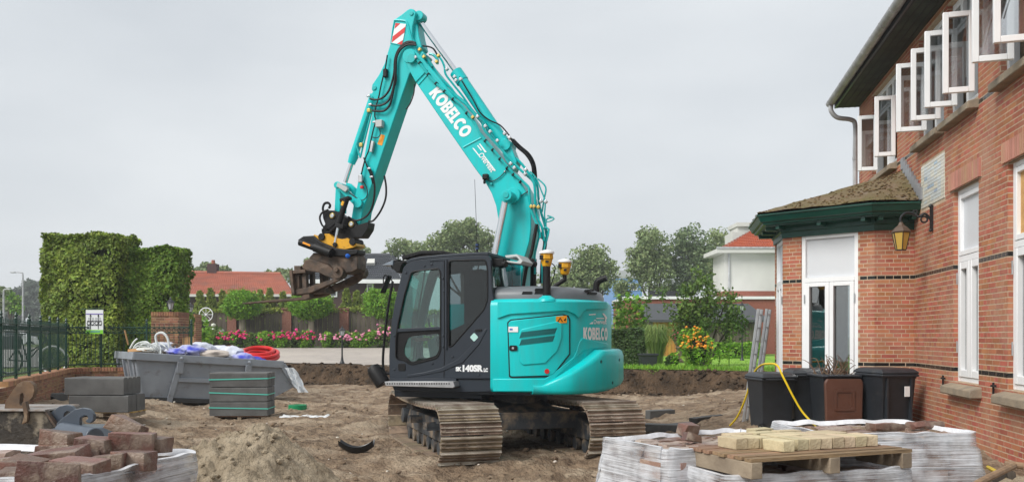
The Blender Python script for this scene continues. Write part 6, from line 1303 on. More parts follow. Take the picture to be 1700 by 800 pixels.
w = PT @ Vector((hx - .5, -hy + .80, zb)); o = bpy.data.objects.new('pale_brick', bl[1]); col.objects.link(o); o.location = w; o.rotation_euler = (0, 0, prz + .2); tag(o, 'single pale brick lying apart behind the others on the pallet', 'brick')
# ---- foreground left: wrapped pallet with loose cobbles
ZF = 1.08; FA = Vector((-1.465, 4.2)); e1 = Vector((-.245, -.97)); e2 = Vector((-.97, .245)); 
NL = FA + e1 * .95 + e2 * 1.25
wrapped('wrapped pallet with loose red cobbles in the bottom corner of the picture', NL, FA + e1 * .95, NL - e1 * .95, ZF, g1(-1.7, 3.9), 6, 7, 11, .025)
random.seed(21)
CB = [(102, 729, 56, 32, 4.02, 'squarish grey brown cobble stacked on a flat one at the heap edge'), (95, 746, 62, 13, 3.98, 'thin flat cobble under the squarish stacked one'), (46, 774, 67, 33, 3.62, 'cobble with a pale wet top behind the front red one'), (80, 784, 104, 38, 3.36, 'long red cobble in the very front of the heap'), (132, 777, 94, 31, 3.55, 'brown cobble right of the long red front one'), (98, 754, 100, 12, 3.80, 'long flat cobble lying behind the front row'), (160, 741, 62, 33, 3.95, 'tilted cobble with a grey broken end in the middle'), (222, 735, 74, 38, 4.02, 'largest pinkish red cobble of the heap'), (213, 709, 62, 24, 4.18, 'slanting cobble leaning up behind the pinkish one'), (263, 739, 36, 28, 4.10, 'small cobble at the right end of the heap'), (222, 765, 64, 32, 3.78, 'dark brown cobble below the pinkish red one'), (178, 768, 66, 30, 3.70, 'rosy cobble between the brown front ones'), (140, 752, 60, 14, 3.9, 'flat dark cobble half hidden in the heap middle'), (20, 792, 50, 20, 3.45, 'wet cobble sunk at the picture edge'), (8, 770, 60, 16, 3.7, 'flat pale cobble at the picture edge behind')]
for i, (px, py, wpx, hpx, Y, lb) in enumerate(CB):
    c = P(px, py, Y); w = wpx / F * Y * .9; h = max(.05, hpx / F * Y * .92); me = cobble_mesh('c', w, max(.11, w * .55), h, M_cobble); o = bpy.data.objects.new('cobblestone', me); col.objects.link(o)
    o.location = c; o.rotation_euler = (random.uniform(-.08, .08), .35 if i == 8 else random.uniform(-.07, .07), random.uniform(-.35, .35)); tag(o, lb, 'cobblestone')
# ---- bottom right: sand and a spade
n = 60; xs = np.linspace(0, 1, n); Xr, Yr = np.meshgrid(3.0 + 2.2 * xs, 5.4 + 2.6 * xs, indexing='ij'); zr = .30 + .16 * sst(0, .4, xs)[:, None] * sst(1, .6, xs)[None, :] + .05 * vnoise(Xr, Yr, 3, 4) + .03 * np.abs(vnoise(Xr, Yr, 8, 5)) + .02 * vnoise(Xr, Yr, 18, 6)
ii = np.arange(n * n).reshape(n, n); tag(npmesh('sand_bank', np.stack([Xr, Yr, zr], -1).reshape(-1, 3), np.stack([ii[:-1, :-1], ii[1:, :-1], ii[1:, 1:], ii[:-1, 1:]], -1).reshape(-1, 4), M_sand, smooth=True), 'loose beige sand heaped against the foot of the house wall', 'sand heap')
sp = thing('spade', 'spade with a worn wooden handle leaning in the bottom right corner', 'spade', P(1600, 830, 4.9)); rt = Vector(sp.location)
hw = mat('worn_handle_wood', (.30, .19, .11), .7, c2=(.20, .13, .08), vscale=6, stretch=(1, 6, 6))
MB().tube([P(1600, 815, 4.9) - rt, P(1640, 793, 5.1) - rt, P(1684, 772, 5.4) - rt], .022, 10, 4).build('shaft', hw, sp, smooth=True); MB().tube([P(1668, 770, 5.42) - rt, P(1684, 771, 5.4) - rt, P(1699, 773, 5.38) - rt], .021, 10, 3).build('grip', hw, sp, smooth=True)
rows = [[P(1600 - 14 * i + 9 * (j - 2), 815 + 9 * i + (j - 2) * 4, 4.9 - .02 * abs(j - 2)) - rt for j in range(5)] for i in range(4)]; MB().sheet(rows).build('blade', M_rust, sp, smooth=True)
tag(MB().tube([P(1640, 800, 5.3), P(1672, 783, 5.6), P(1679, 788, 5.5)], .03, 6, 1).build('dark_lath', M_oldwood), 'dark wooden lath crossing below the spade handle', 'lath'); tag(MB().tube([P(1640, 775, 6.0), P(1668, 790, 5.7)], .014, 6, 1).build('yellow_strip', mat('yellow_hose', (.7, .6, .1), .5)), 'thin yellow strip lying on the sand at the house wall', 'strip')
# ================================================================== LEFT BOUNDARY: low brick wall, iron fence, hedges, gate pillars
random.seed(5); np.random.seed(5)
WP = [Vector((-7.0, 8.5)), Vector((-7.35, 10.8)), Vector((-8.1, 13.8)), Vector((-9.0, 16.6)), Vector((-9.9, 19.2)), Vector((-10.15, 20.0)), Vector((-9.8, 20.35)), Vector((-9.2, 20.45)), Vector((-7.4, 20.6))]
ZWT = .90
lw_ = thing('low_brick_wall', 'low brown brick garden wall carrying the green fence', 'wall', (WP[3].x, WP[3].y, 0)); wr = Vector((WP[3].x, WP[3].y, 0))
def wall_loop(off, z): return [(p.x, p.y, z) for p in off]
def offp(d):
    out = []
    for i, p in enumerate(WP):
        t = (WP[min(i + 1, len(WP) - 1)] - WP[max(i - 1, 0)]).normalized(); n_ = Vector((t.y, -t.x)); out.append(p + n_ * d)
    return out
ls = [[Vector((p.x, p.y, 0)) - wr + Vector((0, 0, z)) for p, z in ((a, 0), (b_, 0), (b_, ZWT - .055), (a, ZWT - .055))] for a, b_ in zip(offp(-.10), offp(.10))]
core = MB().loops(ls).build('wall_core', M_mortar, lw_)
rows = []; cs_ = []; s_tot = 0; brl = []
for i in range(len(WP) - 1):
    a, b_ = WP[i], WP[i + 1]; t = (b_ - a).normalized(); n_ = Vector((t.y, -t.x)); L_ = (b_ - a).length
    k = 0; z = .16
    while z < ZWT - .08:
        u = -.11 if k % 2 else 0
        while u < L_ - .02:
            u0 = max(0, u); u1 = min(L_, u + .21)
            if u1 - u0 > .03: c = a + t * ((u0 + u1) / 2) + n_ * .085; brl.append((c, z + .028, (u1 - u0) / 2, t, n_))
            u += .22
        z += .0625; k += 1
vis = sorted(brl, key=lambda r: r[0].y * 1.0 + (0 if abs(r[0].x) < .62 * r[0].y else 99) - (3 if .45 < r[1] else 0)); bm_ = MB().box((0, 0, 0), (1, 1, 1)).build('b', M_bricklow); bme = bm_.data; bpy.data.objects.remove(bm_)
for c, z, h, t, n_ in vis[:300]: inst('brick', bme, core, (c.x - wr.x, c.y - wr.y, z), (0, 0, math.atan2(t.y, t.x)), (2 * h, .05, .052))
rest = vis[300:]
if rest: stuff(npboxes('brick_field', [(c.x - wr.x, c.y - wr.y, z) for c, z, h, t, n_ in rest], [(t.x * h, t.y * h, 0) for c, z, h, t, n_ in rest], [(n_.x * .025, n_.y * .025, 0) for c, z, h, t, n_ in rest], [(0, 0, .026)] * len(rest), M_bricklow, core))
# coping of bricks on edge
M_cope = mat('coping_brick', (.42, .22, .12), .85, c2=(.33, .16, .085), vscale=9, obvar=.25, bump=.3, bscale=50)
cpm = MB().box((0, 0, 0), (.056, .25, .085)).build('b', M_cope, bevel=.004).data
cnt = 0
for i in range(2, len(WP) - 1):
    a, b_ = WP[i], WP[i + 1]; t = (b_ - a).normalized(); n_ = int((b_ - a).length / .065)
    for k in range(n_):
        p = a + t * ((k + .5) * .065)
        if cnt < 290: inst('coping_brick', cpm, lw_, (p.x - wr.x, p.y - wr.y, ZWT - .012), (0, 0, math.atan2(t.y, t.x))); cnt += 1
for o in list(bpy.data.objects):
    if o.name.startswith('b') and o.name in ('b', 'b.001') and o.parent is None: bpy.data.objects.remove(o)
# fence
fe = thing('iron_fence', 'dark green iron railing with pointed posts on the low brick wall', 'fence', (WP[3].x, WP[3].y, 0))
def along(s):
    for i in range(len(WP) - 1):
        L_ = (WP[i + 1] - WP[i]).length
        if s <= L_ or i == len(WP) - 2: return WP[i].lerp(WP[i + 1], min(1, s / L_)), (WP[i + 1] - WP[i]).normalized()
        s -= L_
tot_ = sum((WP[i + 1] - WP[i]).length for i in range(len(WP) - 1)); Z0, Z1 = ZWT + .03, ZWT + .98
pb = MB(); pb.bb((-.022, -.022, Z0 - .05), (.022, .022, Z1 + .06)); pb.lathe([(.03, Z1 + .06), (.035, Z1 + .075), (.018, Z1 + .10), (.03, Z1 + .13), (.004, Z1 + .19)], 8); pm = pb.build('p', M_iron); pme = pm.data; bpy.data.objects.remove(pm)
kb = MB(); kb.cyl((0, 0, Z0 + .05), (0, 0, Z1 + .02), .007, n=5); kb.cyl((0, 0, Z1 + .02), (0, 0, Z1 + .08), .010, .001, 5); km = kb.build('p', M_iron); kme = km.data; bpy.data.objects.remove(km)
s = 4.5; pposts = []
while s < tot_:
    p, t = along(s); inst('post', pme, fe, (p.x - wr.x, p.y - wr.y, 0), (0, 0, math.atan2(t.y, t.x))); pposts.append((s, p)); s += 1.02
for i in range(len(pposts) - 1):
    (sa, a), (sb, b_) = pposts[i], pposts[i + 1]; A_ = Vector((a.x, a.y, 0)) - wr; B_ = Vector((b_.x, b_.y, 0)) - wr
    for z, r in ((Z0 + .08, .014), (Z1 - .02, .014), (Z1 - .15, .012)): MB().tube([A_ + Vector((0, 0, z)), B_ + Vector((0, 0, z))], r, 6, 1).build('rail', M_iron, fe)
    band = MB()
    for k in range(9):
        c = A_.lerp(B_, (k + .5) / 9); t = (B_ - A_).normalized(); nn = Vector((t.y, -t.x, 0)); band.torus(c + Vector((0, 0, Z1 - .085)), .045, .008, nn, 10, 4)
        inst('picket', kme, fe, A_.lerp(B_, (k + .5) / 9))
    band.build('scroll_band', M_iron, fe)
# notice board on the fence
sgp = P(157, 534, 20.15); sg = thing('notice_board', 'white notice board with green foot hanging on the iron fence', 'sign', sgp); sw_, sh_ = .40, .55
MB().box((0, 0, 0), (sw_, .012, sh_)).build('board', M_letter, sg); MB().box((0, -.008, -sh_ / 2 + .045), (sw_, .006, .09)).build('green_band', mat('sign_green', (.22, .62, .04), .5), sg); MB().box((0, -.008, sh_ / 2 - .095), (sw_ * .96, .006, .022)).build('purple_stripe', mat('sign_purple', (.18, .13, .45), .5), sg); MB().box((.02, -.013, -sh_ / 2 + .05), (.22, .004, .02)).build('band_print', mat('sign_blue', (.1, .2, .5), .5), sg)
b = MB()
for sx in (-.09, .09):
    b.box((sx, -.008, -.02), (.014, .006, .30)); b.cyl((sx, -.008, .13), (sx, -.008, .19), .022, .002, 6)
    for e in (-1, 1): b.torus((sx + e * .045, -.008, -.03), .036, .007, (0, 1, 0), 12, 4)
b.box((0, -.009, -.08), (.34, .005, .012)); b.box((0, -.009, .02), (.34, .005, .012)); b.build('railing_picture', M_lampblack, sg)
b = MB()
for k in range(4): b.box((-.12 + .08 * k, -.008, .07), (.05, .005, .06))
b.build('grey_print', mat('sign_grey', (.50, .51, .53), .6), sg); MB().cyl((-.2, .01, .3), (.2, .01, .3), .01, n=6).build('hanger', M_iron, sg); MB().cyl((-.32, .01, .29), (-.2, .01, .29), .012, n=6).build('hanger', M_iron, sg)
# clipped hedges: leaf shell round a twig core
def hedge(label, x0, x1, ytop, yb, Y, depth, zb, m, n, size, lean=0, nm='clipped_hedge', cat='hedge', wob=.09):
    a = P(x0, ytop, Y); c = P(x1, yb, Y); X0, X1, zt = a.x, c.x, a.z; t = thing(nm, label, cat, ((X0 + X1) / 2, Y + depth / 2, zb)); o3 = np.array(t.location)
    MB().bb(tuple(Vector((X0 + .16, Y + .16, zb)) - t.location), tuple(Vector((X1 - .16, Y + depth - .16, zt - .16)) - t.location)).build('branches', M_core, t)
    rs = np.random.RandomState(int(abs(X0 * 100)) + 1); A1 = (X1 - X0) * (zt - zb); A2 = depth * (zt - zb); A3 = (X1 - X0) * depth; tt = A1 + 2 * A2 + A3; pts = []; nr = []
    for ar, kind in ((A1, 'f'), (A2, 'l'), (A2, 'r'), (A3, 't')):
        k = int(n * ar / tt); u = rs.uniform(0, 1, k); v = rs.uniform(0, 1, k); d = -np.abs(rs.normal(0, .07, k))
        if kind == 'f': p = np.stack([X0 + (X1 - X0) * u, Y - d, zb + (zt - zb) * v], 1); q = (0, -1, .25); d2 = wob * vnoise(p[:, 0], p[:, 2], 1.6, 2) + .6 * wob * vnoise(p[:, 0], p[:, 2], 4.2, 3); p[:, 1] += d2
        elif kind in 'lr': p = np.stack([(X0 - d if kind == 'l' else X1 + d), Y + depth * u, zb + (zt - zb) * v], 1); q = (-1 if kind == 'l' else 1, 0, .25); p[:, 0] += wob * vnoise(p[:, 1], p[:, 2], 1.6, 4) + .6 * wob * vnoise(p[:, 1], p[:, 2], 4.2, 3)
        else: p = np.stack([X0 + (X1 - X0) * u, Y + depth * v, zt + d], 1); q = (0, 0, 1); p[:, 2] += wob * vnoise(p[:, 0], p[:, 1], 1.8, 6) + .7 * wob * vnoise(p[:, 0], p[:, 1], 5, 7)
        pts.append(p); nr.append(np.tile(q, (k, 1)))
    p = np.concatenate(pts); nr = np.concatenate(nr); keep = vnoise(p[:, 0] * 1.0 + p[:, 1], p[:, 2], 2.6, 9) + rs.uniform(-.5, .5, len(p)) > -.52; leaves('foliage', p[keep] - o3, size, m, t, outward=nr[keep]); return t
hedge('taller block of clipped hornbeam hedge behind the iron fence', 68, 193, 388, 612, 21.6, 1.5, .72, M_leaf_hedge, 52000, .046); hedge('lower block of clipped hedge ending behind the gate pillar', 188, 294, 412, 612, 22.1, 1.1, .72, leafmat('green_hedge_leaf', (.24, .38, .055), (.13, .22, .035), .6), 44000, .046)
# gate pillars with lanterns
def pillar(label, x0, x1, ytop, Y, zb, dark=False):
    a = P(x0, ytop, Y); X1 = P(x1, ytop, Y).x; w = X1 - a.x; t = thing('gate_pillar', label, 'pillar', ((a.x + X1) / 2, Y + w / 2, zb)); H_ = a.z - zb
    body = MB().bb((-w / 2, -w / 2, 0), (w / 2, w / 2, H_ - .05)).build('pillar_body', M_mortar, t); k = 0; z = .03; ps = []
    while z < H_ - .07:
        for fx in range(2):
            u = -w / 2 + (-.11 if k % 2 else 0)
            while u < w / 2 - .02:
                u0 = max(-w / 2, u); u1 = min(w / 2, u + .21)
                if u1 - u0 > .03:
                    mid = (u0 + u1) / 2; ps.append(((mid, -w / 2 + .02, z + .026), (u1 - u0, .05, .052), 0) if fx == 0 else ((w / 2 - .02, mid, z + .026), (.05, u1 - u0, .052), 0))
                u += .22
        z += .0625; k += 1
    for c, s, _ in ps[-300:]: inst('brick', bme, body, c, (0, 0, 0), s)
    if ps[:-300]: stuff(npboxes('brick_field', [c for c, s, _ in ps[:-300]], [(s[0] / 2, 0, 0) for c, s, _ in ps[:-300]], [(0, s[1] / 2, 0) for c, s, _ in ps[:-300]], [(0, 0, s[2] / 2) for c, s, _ in ps[:-300]], M_bricklow, body))
    nb_ = int((w + .04) / .062)
    for i in range(nb_): MB().box((-w / 2 + (i + .5) * w / nb_, 0, H_ + .0), (w / nb_ - .01, w + .05, .10)).build('cap_brick', M_bricklow, t)
    return Vector((t.location.x, t.location.y, zb + H_ + .05))
def lantern_head(t, z, s=1.0):
    MB().lathe([(.05 * s, z), (.06 * s, z + .02 * s), (.02 * s, z + .05 * s), (.045 * s, z + .08 * s)], 8).build('lamp_neck', M_lampblack, t); MB().lathe([(.055 * s, z + .08 * s), (.095 * s, z + .25 * s)], 6).build('lamp_glass', mat('milky_glass', (.50, .54, .56), .2), t)
    b = MB()
    for k in range(6): a = 2 * math.pi * k / 6; b.cyl((.058 * s * math.cos(a), .058 * s * math.sin(a), z + .08 * s), (.098 * s * math.cos(a), .098 * s * math.sin(a), z + .25 * s), .007 * s, n=4)
    b.lathe([(.12 * s, z + .25 * s), (.115 * s, z + .27 * s), (.05 * s, z + .33 * s), (.03 * s, z + .35 * s), (.03 * s, z + .37 * s), (.005, z + .41 * s)], 6); b.build('lamp_hood', M_lampblack, t)
for (x0, x1, yt, Y, lb, ll) in ((251, 297, 521, 21.2, 'wide brown brick gate pillar beside the hedge', 'black lantern on the wide gate pillar'), (298, 325, 524, 27.5, 'narrower brown brick gate pillar behind the first one', 'black lantern on the farther gate pillar')):
    tp_ = pillar(lb, x0, x1, yt, Y, .70); t = thing('pillar_lantern', ll, 'lamp', tp_); lantern_head(t, 0, .92)
# bicycle behind the fence
bk = P(88, 612, 21.2); bi = thing('bicycle', 'parked city bicycle with white tyre behind the iron fence', 'bicycle', (bk.x, bk.y, .72)); zw = .36
for x, m in ((0, M_white), (-1.08, M_black)):
    w = MB(); w.torus((x, 0, zw), .335, .024, (0, 1, .08), 36, 8); w = w.build('wheel', m, bi, smooth=True); MB().torus((x, 0, zw), .305, .010, (0, 1, .08), 30, 6).build('rim', M_steel, w); sp_ = MB()
    for k in range(14): a = 2 * math.pi * k / 14; sp_.cyl((x, 0, zw), (x + .31 * math.cos(a), 0, zw + .31 * math.sin(a)), .0025, n=4)
    sp_.build('spoke', M_steel, w)
fr = MB()
for a, b_ in (((0, 0, zw), (-.16, 0, .93)), ((-.16, 0, .86), (-.62, 0, .33)), ((-.62, 0, .33), (-.78, 0, .92)), ((-.62, 0, .33), (-1.08, 0, zw)), ((-.75, 0, .80), (-1.08, 0, zw)), ((-.17, 0, .80), (-.66, 0, .50))): fr.cyl(a, b_, .017, n=6)
fr.build('bike_frame', M_lampblack, bi); b = MB(); b.loops([[(-.92, y * .11, .97), (-.92, y * .11, 1.0), (-.66, y * .03, 1.0), (-.66, y * .03, .975)] for y in (-1, 1)]); b.build('saddle', M_black, bi, bevel=.02); MB().tube([(-.16, 0, .93), (-.12, 0, 1.08), (-.14, -.25, 1.12), (-.28, -.28, 1.10)], .014, 6, 3).build('handlebar', M_steel, bi); MB().tube([(-.16, 0, .93), (-.12, 0, 1.08), (-.14, .25, 1.12), (-.28, .28, 1.10)], .014, 6, 3).build('handlebar', M_steel, bi); MB().torus((0, 0, zw), .38, .012, (0, 1, .08), 20, 6, 0, 3.0).build('mudguard', M_steel, bi)
b = MB(); b.bb((-1.2, -.2, .62), (-.86, -.12, .95)); b.bb((-1.2, .12, .62), (-.86, .2, .95)); b.bb((-1.25, -.06, .90), (-.8, .06, .93)); b.build('pannier', M_bin, bi, bevel=.02)
c = GP(66, 660, .35); stx = thing('marking_stake', 'thin grey steel stake stuck in front of the low brick wall', 'stake', (c.x, c.y, g1(c.x, c.y))); MB().cyl((0, 0, -.1), (0, 0, 1.02), .013, n=6).build('stake', M_alu, stx)
c = GP(58, 664, .35); tag(MB().lathe([(.03, g1(c.x, c.y)), (.035, g1(c.x, c.y) + .16), (.01, g1(c.x, c.y) + .18)], 10, (c.x, c.y, 0)).build('orange_marker', mat('orange_plastic', (.85, .16, .01), .4)), 'small bright orange marker cap at the foot of the brick wall', 'marker')

# ================================================================== STREET SIDE
YS = 44.5
def garden_lamp(name, label, px, ytop, ybase, Y, sc_=1.0):
    a = P(px, ybase, Y); zt = P(px, ytop, Y).z; zb = g1(a.x, Y); t = thing(name, label, 'lamp post', (a.x, Y, zb)); H_ = zt - zb; hs_ = .42 * sc_
    MB().lathe([(.09 * sc_, 0), (.09 * sc_, .05), (.06 * sc_, .10), (.045 * sc_, .16), (.028 * sc_, .3), (.024 * sc_, H_ - hs_)], 10).build('post', M_lampblack, t, smooth=True); lantern_head(t, H_ - hs_ - .005, sc_)
    return t
garden_lamp('garden_lamp', 'short black lamp post at the street edge in front of the cab', 568, 540, 605, 30.0, 1.0); garden_lamp('garden_lamp', 'small black lamp post at the wooden fence left end', 339, 538, 572, 41, .8); garden_lamp('garden_lamp', 'tall black lamp post on the lawn by the small tree', 1232, 500, 597, 33.5, 1.0)
# wooden fence with brick piers
zf = g1(-10, YS); fx0, fx1 = P(300, 0, YS).x, P(835, 0, YS).x
wf = thing('wooden_fence', 'weathered vertical board fence with brick piers across the street', 'fence', (fx0, YS, zf)); o = MB().box((0, 0, 0), (.225, .03, 1.0)).build('b', M_oldwood); bdm = o.data; bpy.data.objects.remove(o)
k = 0; x = fx0
while x < fx1: h = 1.78 + random.uniform(-.03, .03); inst('board', bdm, wf, (x - fx0, random.choice((0, .02)), h / 2 + .05), (0, random.uniform(-.008, .008), 0), (1, 1, h)); x += .245; k += 1
for z in (.5, 1.5): MB().bb((0, .035, z), (fx1 - fx0, .08, z + .09)).build('rail', M_oldwood, wf)
for px in (386, 477, 572, 668, 760):
    xx = P(px, 0, YS).x - fx0; pr = MB().bb((xx - .23, -.14, 0), (xx + .23, .2, 1.92)).build('brick_pier', mat('far_brick', (.22, .085, .06), .85, c2=(.30, .14, .10), vscale=14, bump=.4, bscale=40), wf); MB().bb((xx - .27, -.18, 1.92), (xx + .27, .24, 2.0)).build('pier_cap', mat('far_brick_cap', (.20, .09, .07), .85), pr)
def bushpts(c, r, n, rs, hollow=.55):
    v = rs.normal(size=(n, 3)); v /= np.linalg.norm(v, axis=1)[:, None]; rad = hollow + (1 - hollow) * rs.uniform(0, 1, n) ** .5; return np.array(c) + v * rad[:, None] * np.array(r)
def bush(name, label, cat, c, r, n, size, m, flowers=None, fm=None, fs=.06, group=None, up=.3):
    rs = np.random.RandomState(int(abs(c[0] * 77 + c[1] * 13)) + 1); t = thing(name, label, cat, (c[0], c[1], c[2] - r[2]), 0, group); o3 = np.array(t.location); c3 = np.array(c) - o3
    K = 9; sub = [c3 + rs.uniform(-.45, .45, 3) * np.array(r) for _ in range(K)]; p = np.concatenate([bushpts(q, np.array(r) * rs.uniform(.5, .66), n // K, rs) for q in sub]); p = p[p[:, 2] > 0]; leaves('foliage', p, size, m, t, up=up)
    MB().ico(tuple(c3), 1, 2, .1, tuple(np.array(r) * .62)).build('branches', M_core, t)
    if flowers:
        fb = MB()
        for _ in range(flowers):
            v = rs.normal(size=3); v[1] = -abs(v[1]); v[2] = abs(v[2]) * .7; v /= np.linalg.norm(v); q = c3 + v * np.array(r) * rs.uniform(.78, 1.12); fb.ico(tuple(q), fs * rs.uniform(.7, 1.2), 1, .2, (1, 1, .8))
        stuff(fb.build('flower_heads', fm, t, recalc=False))
    return t
HYD = [(350, 'M_leaf_mid', 0, None, 'low green shrub at the left end of the flower border'), (375, 0, 26, M_pink, 'magenta hydrangea left of the first fence pier'), (397, 0, 30, M_pink, 'magenta hydrangea under the first ball tree'), (421, 0, 6, M_pink, 'sparsely flowering yellow green hydrangea'), (443, 0, 10, M_pink, 'leafy hydrangea between the two magenta clumps'), (468, 0, 22, M_pink, 'magenta hydrangea at the second fence pier'), (492, 0, 30, M_pink, 'magenta hydrangea under the second ball tree'), (512, 0, 16, M_pink, 'magenta hydrangea at the right end of the clump'), (548, 0, 12, M_palepink, 'pale pink hydrangea left of the short lamp post'), (570, 0, 14, M_palepink, 'pale pink hydrangea behind the short lamp post'), (592, 0, 12, M_palepink, 'pale pink hydrangea near the third fence pier'), (614, 0, 16, M_palepink, 'pale pink hydrangea left of the excavator cab'), (640, 0, 20, M_palepink, 'tall pale pink hydrangea at the cab front'), (672, 0, 14, M_palepink, 'pale pink hydrangea seen through the cab door'), (705, 0, 14, M_palepink, 'pale pink hydrangea seen behind the cab seat')]
for i, (px, _, nf, fm, lb) in enumerate(HYD):
    big = px > 630; c = P(px, 563 - (8 if big else 0), YS - 1.6); bush('hydrangea', lb, 'hydrangea', (c.x, c.y, g1(c.x, c.y) + (.62 if big else .42)), (.52, .5, .66 if big else .46), 1500, .065, M_leaf_lime if i % 3 else M_leaf_mid, nf, fm, .075, 'flowering shrubs in the street border')
c = P(360, 549, YS - 1.2); bush('white_hydrangea', 'white flowering shrub left of the magenta hydrangeas', 'shrub', (c.x, c.y, g1(c.x, c.y) + .55), (.5, .5, .6), 1200, .06, M_leaf_mid, 9, M_whiteflower, .13)
# ivy on top of the fence, wheel ornament
rs = np.random.RandomState(3); n = 5200; ivx = rs.uniform(fx0, fx1, n); iv = np.stack([ivx - fx0, rs.normal(0, .12, n), 1.86 + rs.normal(0, .07, n) + .08 * vnoise(ivx, 0, .8, 3)], 1); leaves('ivy', iv, .055, M_leaf_yel, wf)
c = P(342, 522, YS - .4); tw_ = thing('wheel_ornament', 'small white wheel ornament hung on the wooden fence', 'ornament', c); MB().torus((0, 0, 0), .34, .025, (0, 1, 0), 24, 6).build('rim', M_white, tw_); b = MB()
for k in range(8): b.cyl((0, 0, 0), (.34 * math.cos(k * .785), 0, .34 * math.sin(k * .785)), .012, n=5)
b.build('spokes', M_white, tw_); MB().cyl((0, -.05, 0), (0, .05, 0), .05, n=10).build('hub', M_white, tw_)
# ball-headed trees
def ball_tree(label, px, cy, rx, ry, Y):
    c = P(px, cy, Y); rX, rZ = rx / F * Y, ry / F * Y; zb = g1(c.x, Y); t = thing('ball_tree', label, 'tree', (c.x, Y, zb), 0, 'ball trees along the street'); hc = c.z - zb; MB().tube([(0, 0, 0), (.02, 0, hc * .5), (0, 0, hc)], [.17, .13], 8, 2).build('trunk', mat('pale_trunk', (.34, .29, .22), .9, var=.3), t)
    rs = np.random.RandomState(px); p = bushpts((0, 0, hc), (rX, rX, rZ), 5200, rs, .72); p *= 1; d = vnoise(p[:, 0] * 2, p[:, 2] * 2, 1.6, 2); p[:, 2] += .10 * d; p[:, 0] += .08 * d
    sp_ = rs.normal(size=(40, 3)); sp_ /= np.linalg.norm(sp_, axis=1)[:, None]; q = np.concatenate([np.array((0, 0, hc)) + s_ * np.array((rX, rX, rZ)) + rs.normal(0, .11, (45, 3)) for s_ in sp_]); leaves('crown', np.concatenate([p, q]), .085, M_leaf_lime, t, up=.9, aspect=.35); MB().ico((0, 0, hc), 1, 2, .05, (rX * .72, rX * .72, rZ * .72)).build('branches', M_core, t)
ball_tree('ball tree standing left, nearest the gate pillars', 401, 506, 29, 22, YS - .9); ball_tree('ball tree right below the raised forks', 516, 505, 33, 23, YS - .9); ball_tree('ball tree standing just left of the cab', 633, 503, 30, 24, YS - .9)
# conifer hedge behind the fence
CON = ['leftmost pointed yellow green conifer behind the fence', 'second yellow green conifer from the gate', 'third yellow green conifer from the gate', 'fourth yellow green conifer from the gate', 'fifth yellow green conifer, left of the fork tips', 'sixth yellow green conifer under the fork tips', 'seventh yellow green conifer under the forks', 'eighth yellow green conifer under the fork carriage', 'ninth yellow green conifer by the slate house window', 'tenth yellow green conifer in front of the slate house', 'eleventh yellow green conifer in front of the slate house', 'rightmost yellow green conifer by the cab']
def conifer(label, px, ytop, Y, w, m=None, group='conifers behind the fence'):
    c = P(px, ytop, Y); zb = g1(c.x, Y); H_ = c.z - zb; t = thing('conifer', label, 'tree', (c.x, Y, zb), 0, group); rs = np.random.RandomState(px + 5); n = 2600; v = rs.uniform(0, 1, n) ** .8; rad = w * (1 - v ** 1.6 * .88) * np.sqrt(rs.uniform(.35, 1, n)); a = rs.uniform(0, 6.283, n); p = np.stack([rad * np.cos(a), rad * np.sin(a), v * H_ + rs.normal(0, .05, n)], 1); p[:, 0] += .09 * vnoise(p[:, 2] * 3, a, 2, 3)
    leaves('crown', p, .085, m or M_leaf_yel, t, up=1.2, aspect=.35); MB().cyl((0, 0, 0), (0, 0, H_ * .9), .09, .02, 8).build('trunk', M_bark, t); MB().cyl((0, 0, .1), (0, 0, H_ * .85), w * .7, .1, 8).build('branches', M_core, t); return t
for i, (px, yt) in enumerate(((332, 484), (350, 480), (370, 483), (418, 488), (432, 482), (448, 480), (470, 486), (490, 483), (545, 490), (575, 480), (592, 484), (612, 490))): conifer(CON[i], px, yt, YS + 2.2, .62)
c = P(322, 500, 40); bush('gate_shrub', 'bright green shrub behind the gate pillars', 'shrub', (P(322, 497, 38).x, 38, g1(-13, 38) + 1.0), (.75, .75, 1.25), 3200, .08, M_leaf_lime)
# ================================================================== FAR BUILDINGS
def tiled(name, m, A, B, C_, D, nx, ny, parent, amp=.035, step=.03):
    """pantiled roof slope: corners A,B (eave left, right) and D,C_ (ridge left, right); courses stepped, tiles rolled"""
    A, B, C_, D = (Vector(v) for v in (A, B, C_, D)); nrm = (B - A).cross(D - A).normalized()
    if nrm.z < 0: nrm = -nrm
    rows = []
    for j in range(ny):
        for e in (0, 1):
            v = (j + e * .999) / ny; a = A.lerp(D, v); b_ = B.lerp(C_, v); row = []
            for i in range(nx * 4 + 1): u = i / (nx * 4); row.append(a.lerp(b_, u) + nrm * (amp * abs(math.sin(math.pi * u * nx)) + step * (1 - e)))
            rows.append(row)
    return MB().sheet(rows).build(name, m, parent)
def far_window(t, x0, x1, z0, z1, y, fr=.09):
    w = MB(); w.bb((x0, y - .06, z0), (x1, y + .02, z0 + fr)); w.bb((x0, y - .06, z1 - fr), (x1, y + .02, z1)); w.bb((x0, y - .06, z0 + fr), (x0 + fr, y + .02, z1 - fr)); w.bb((x1 - fr, y - .06, z0 + fr), (x1, y + .02, z1 - fr)); w = w.build('window', M_white, t); MB().bb((x0 + fr, y - .02, z0 + fr), (x1 - fr, y - .005, z1 - fr)).build('pane', M_glass2, w); return w
M_glass2 = mat('far_glass', (.06, .075, .085), .08, spec=.8)
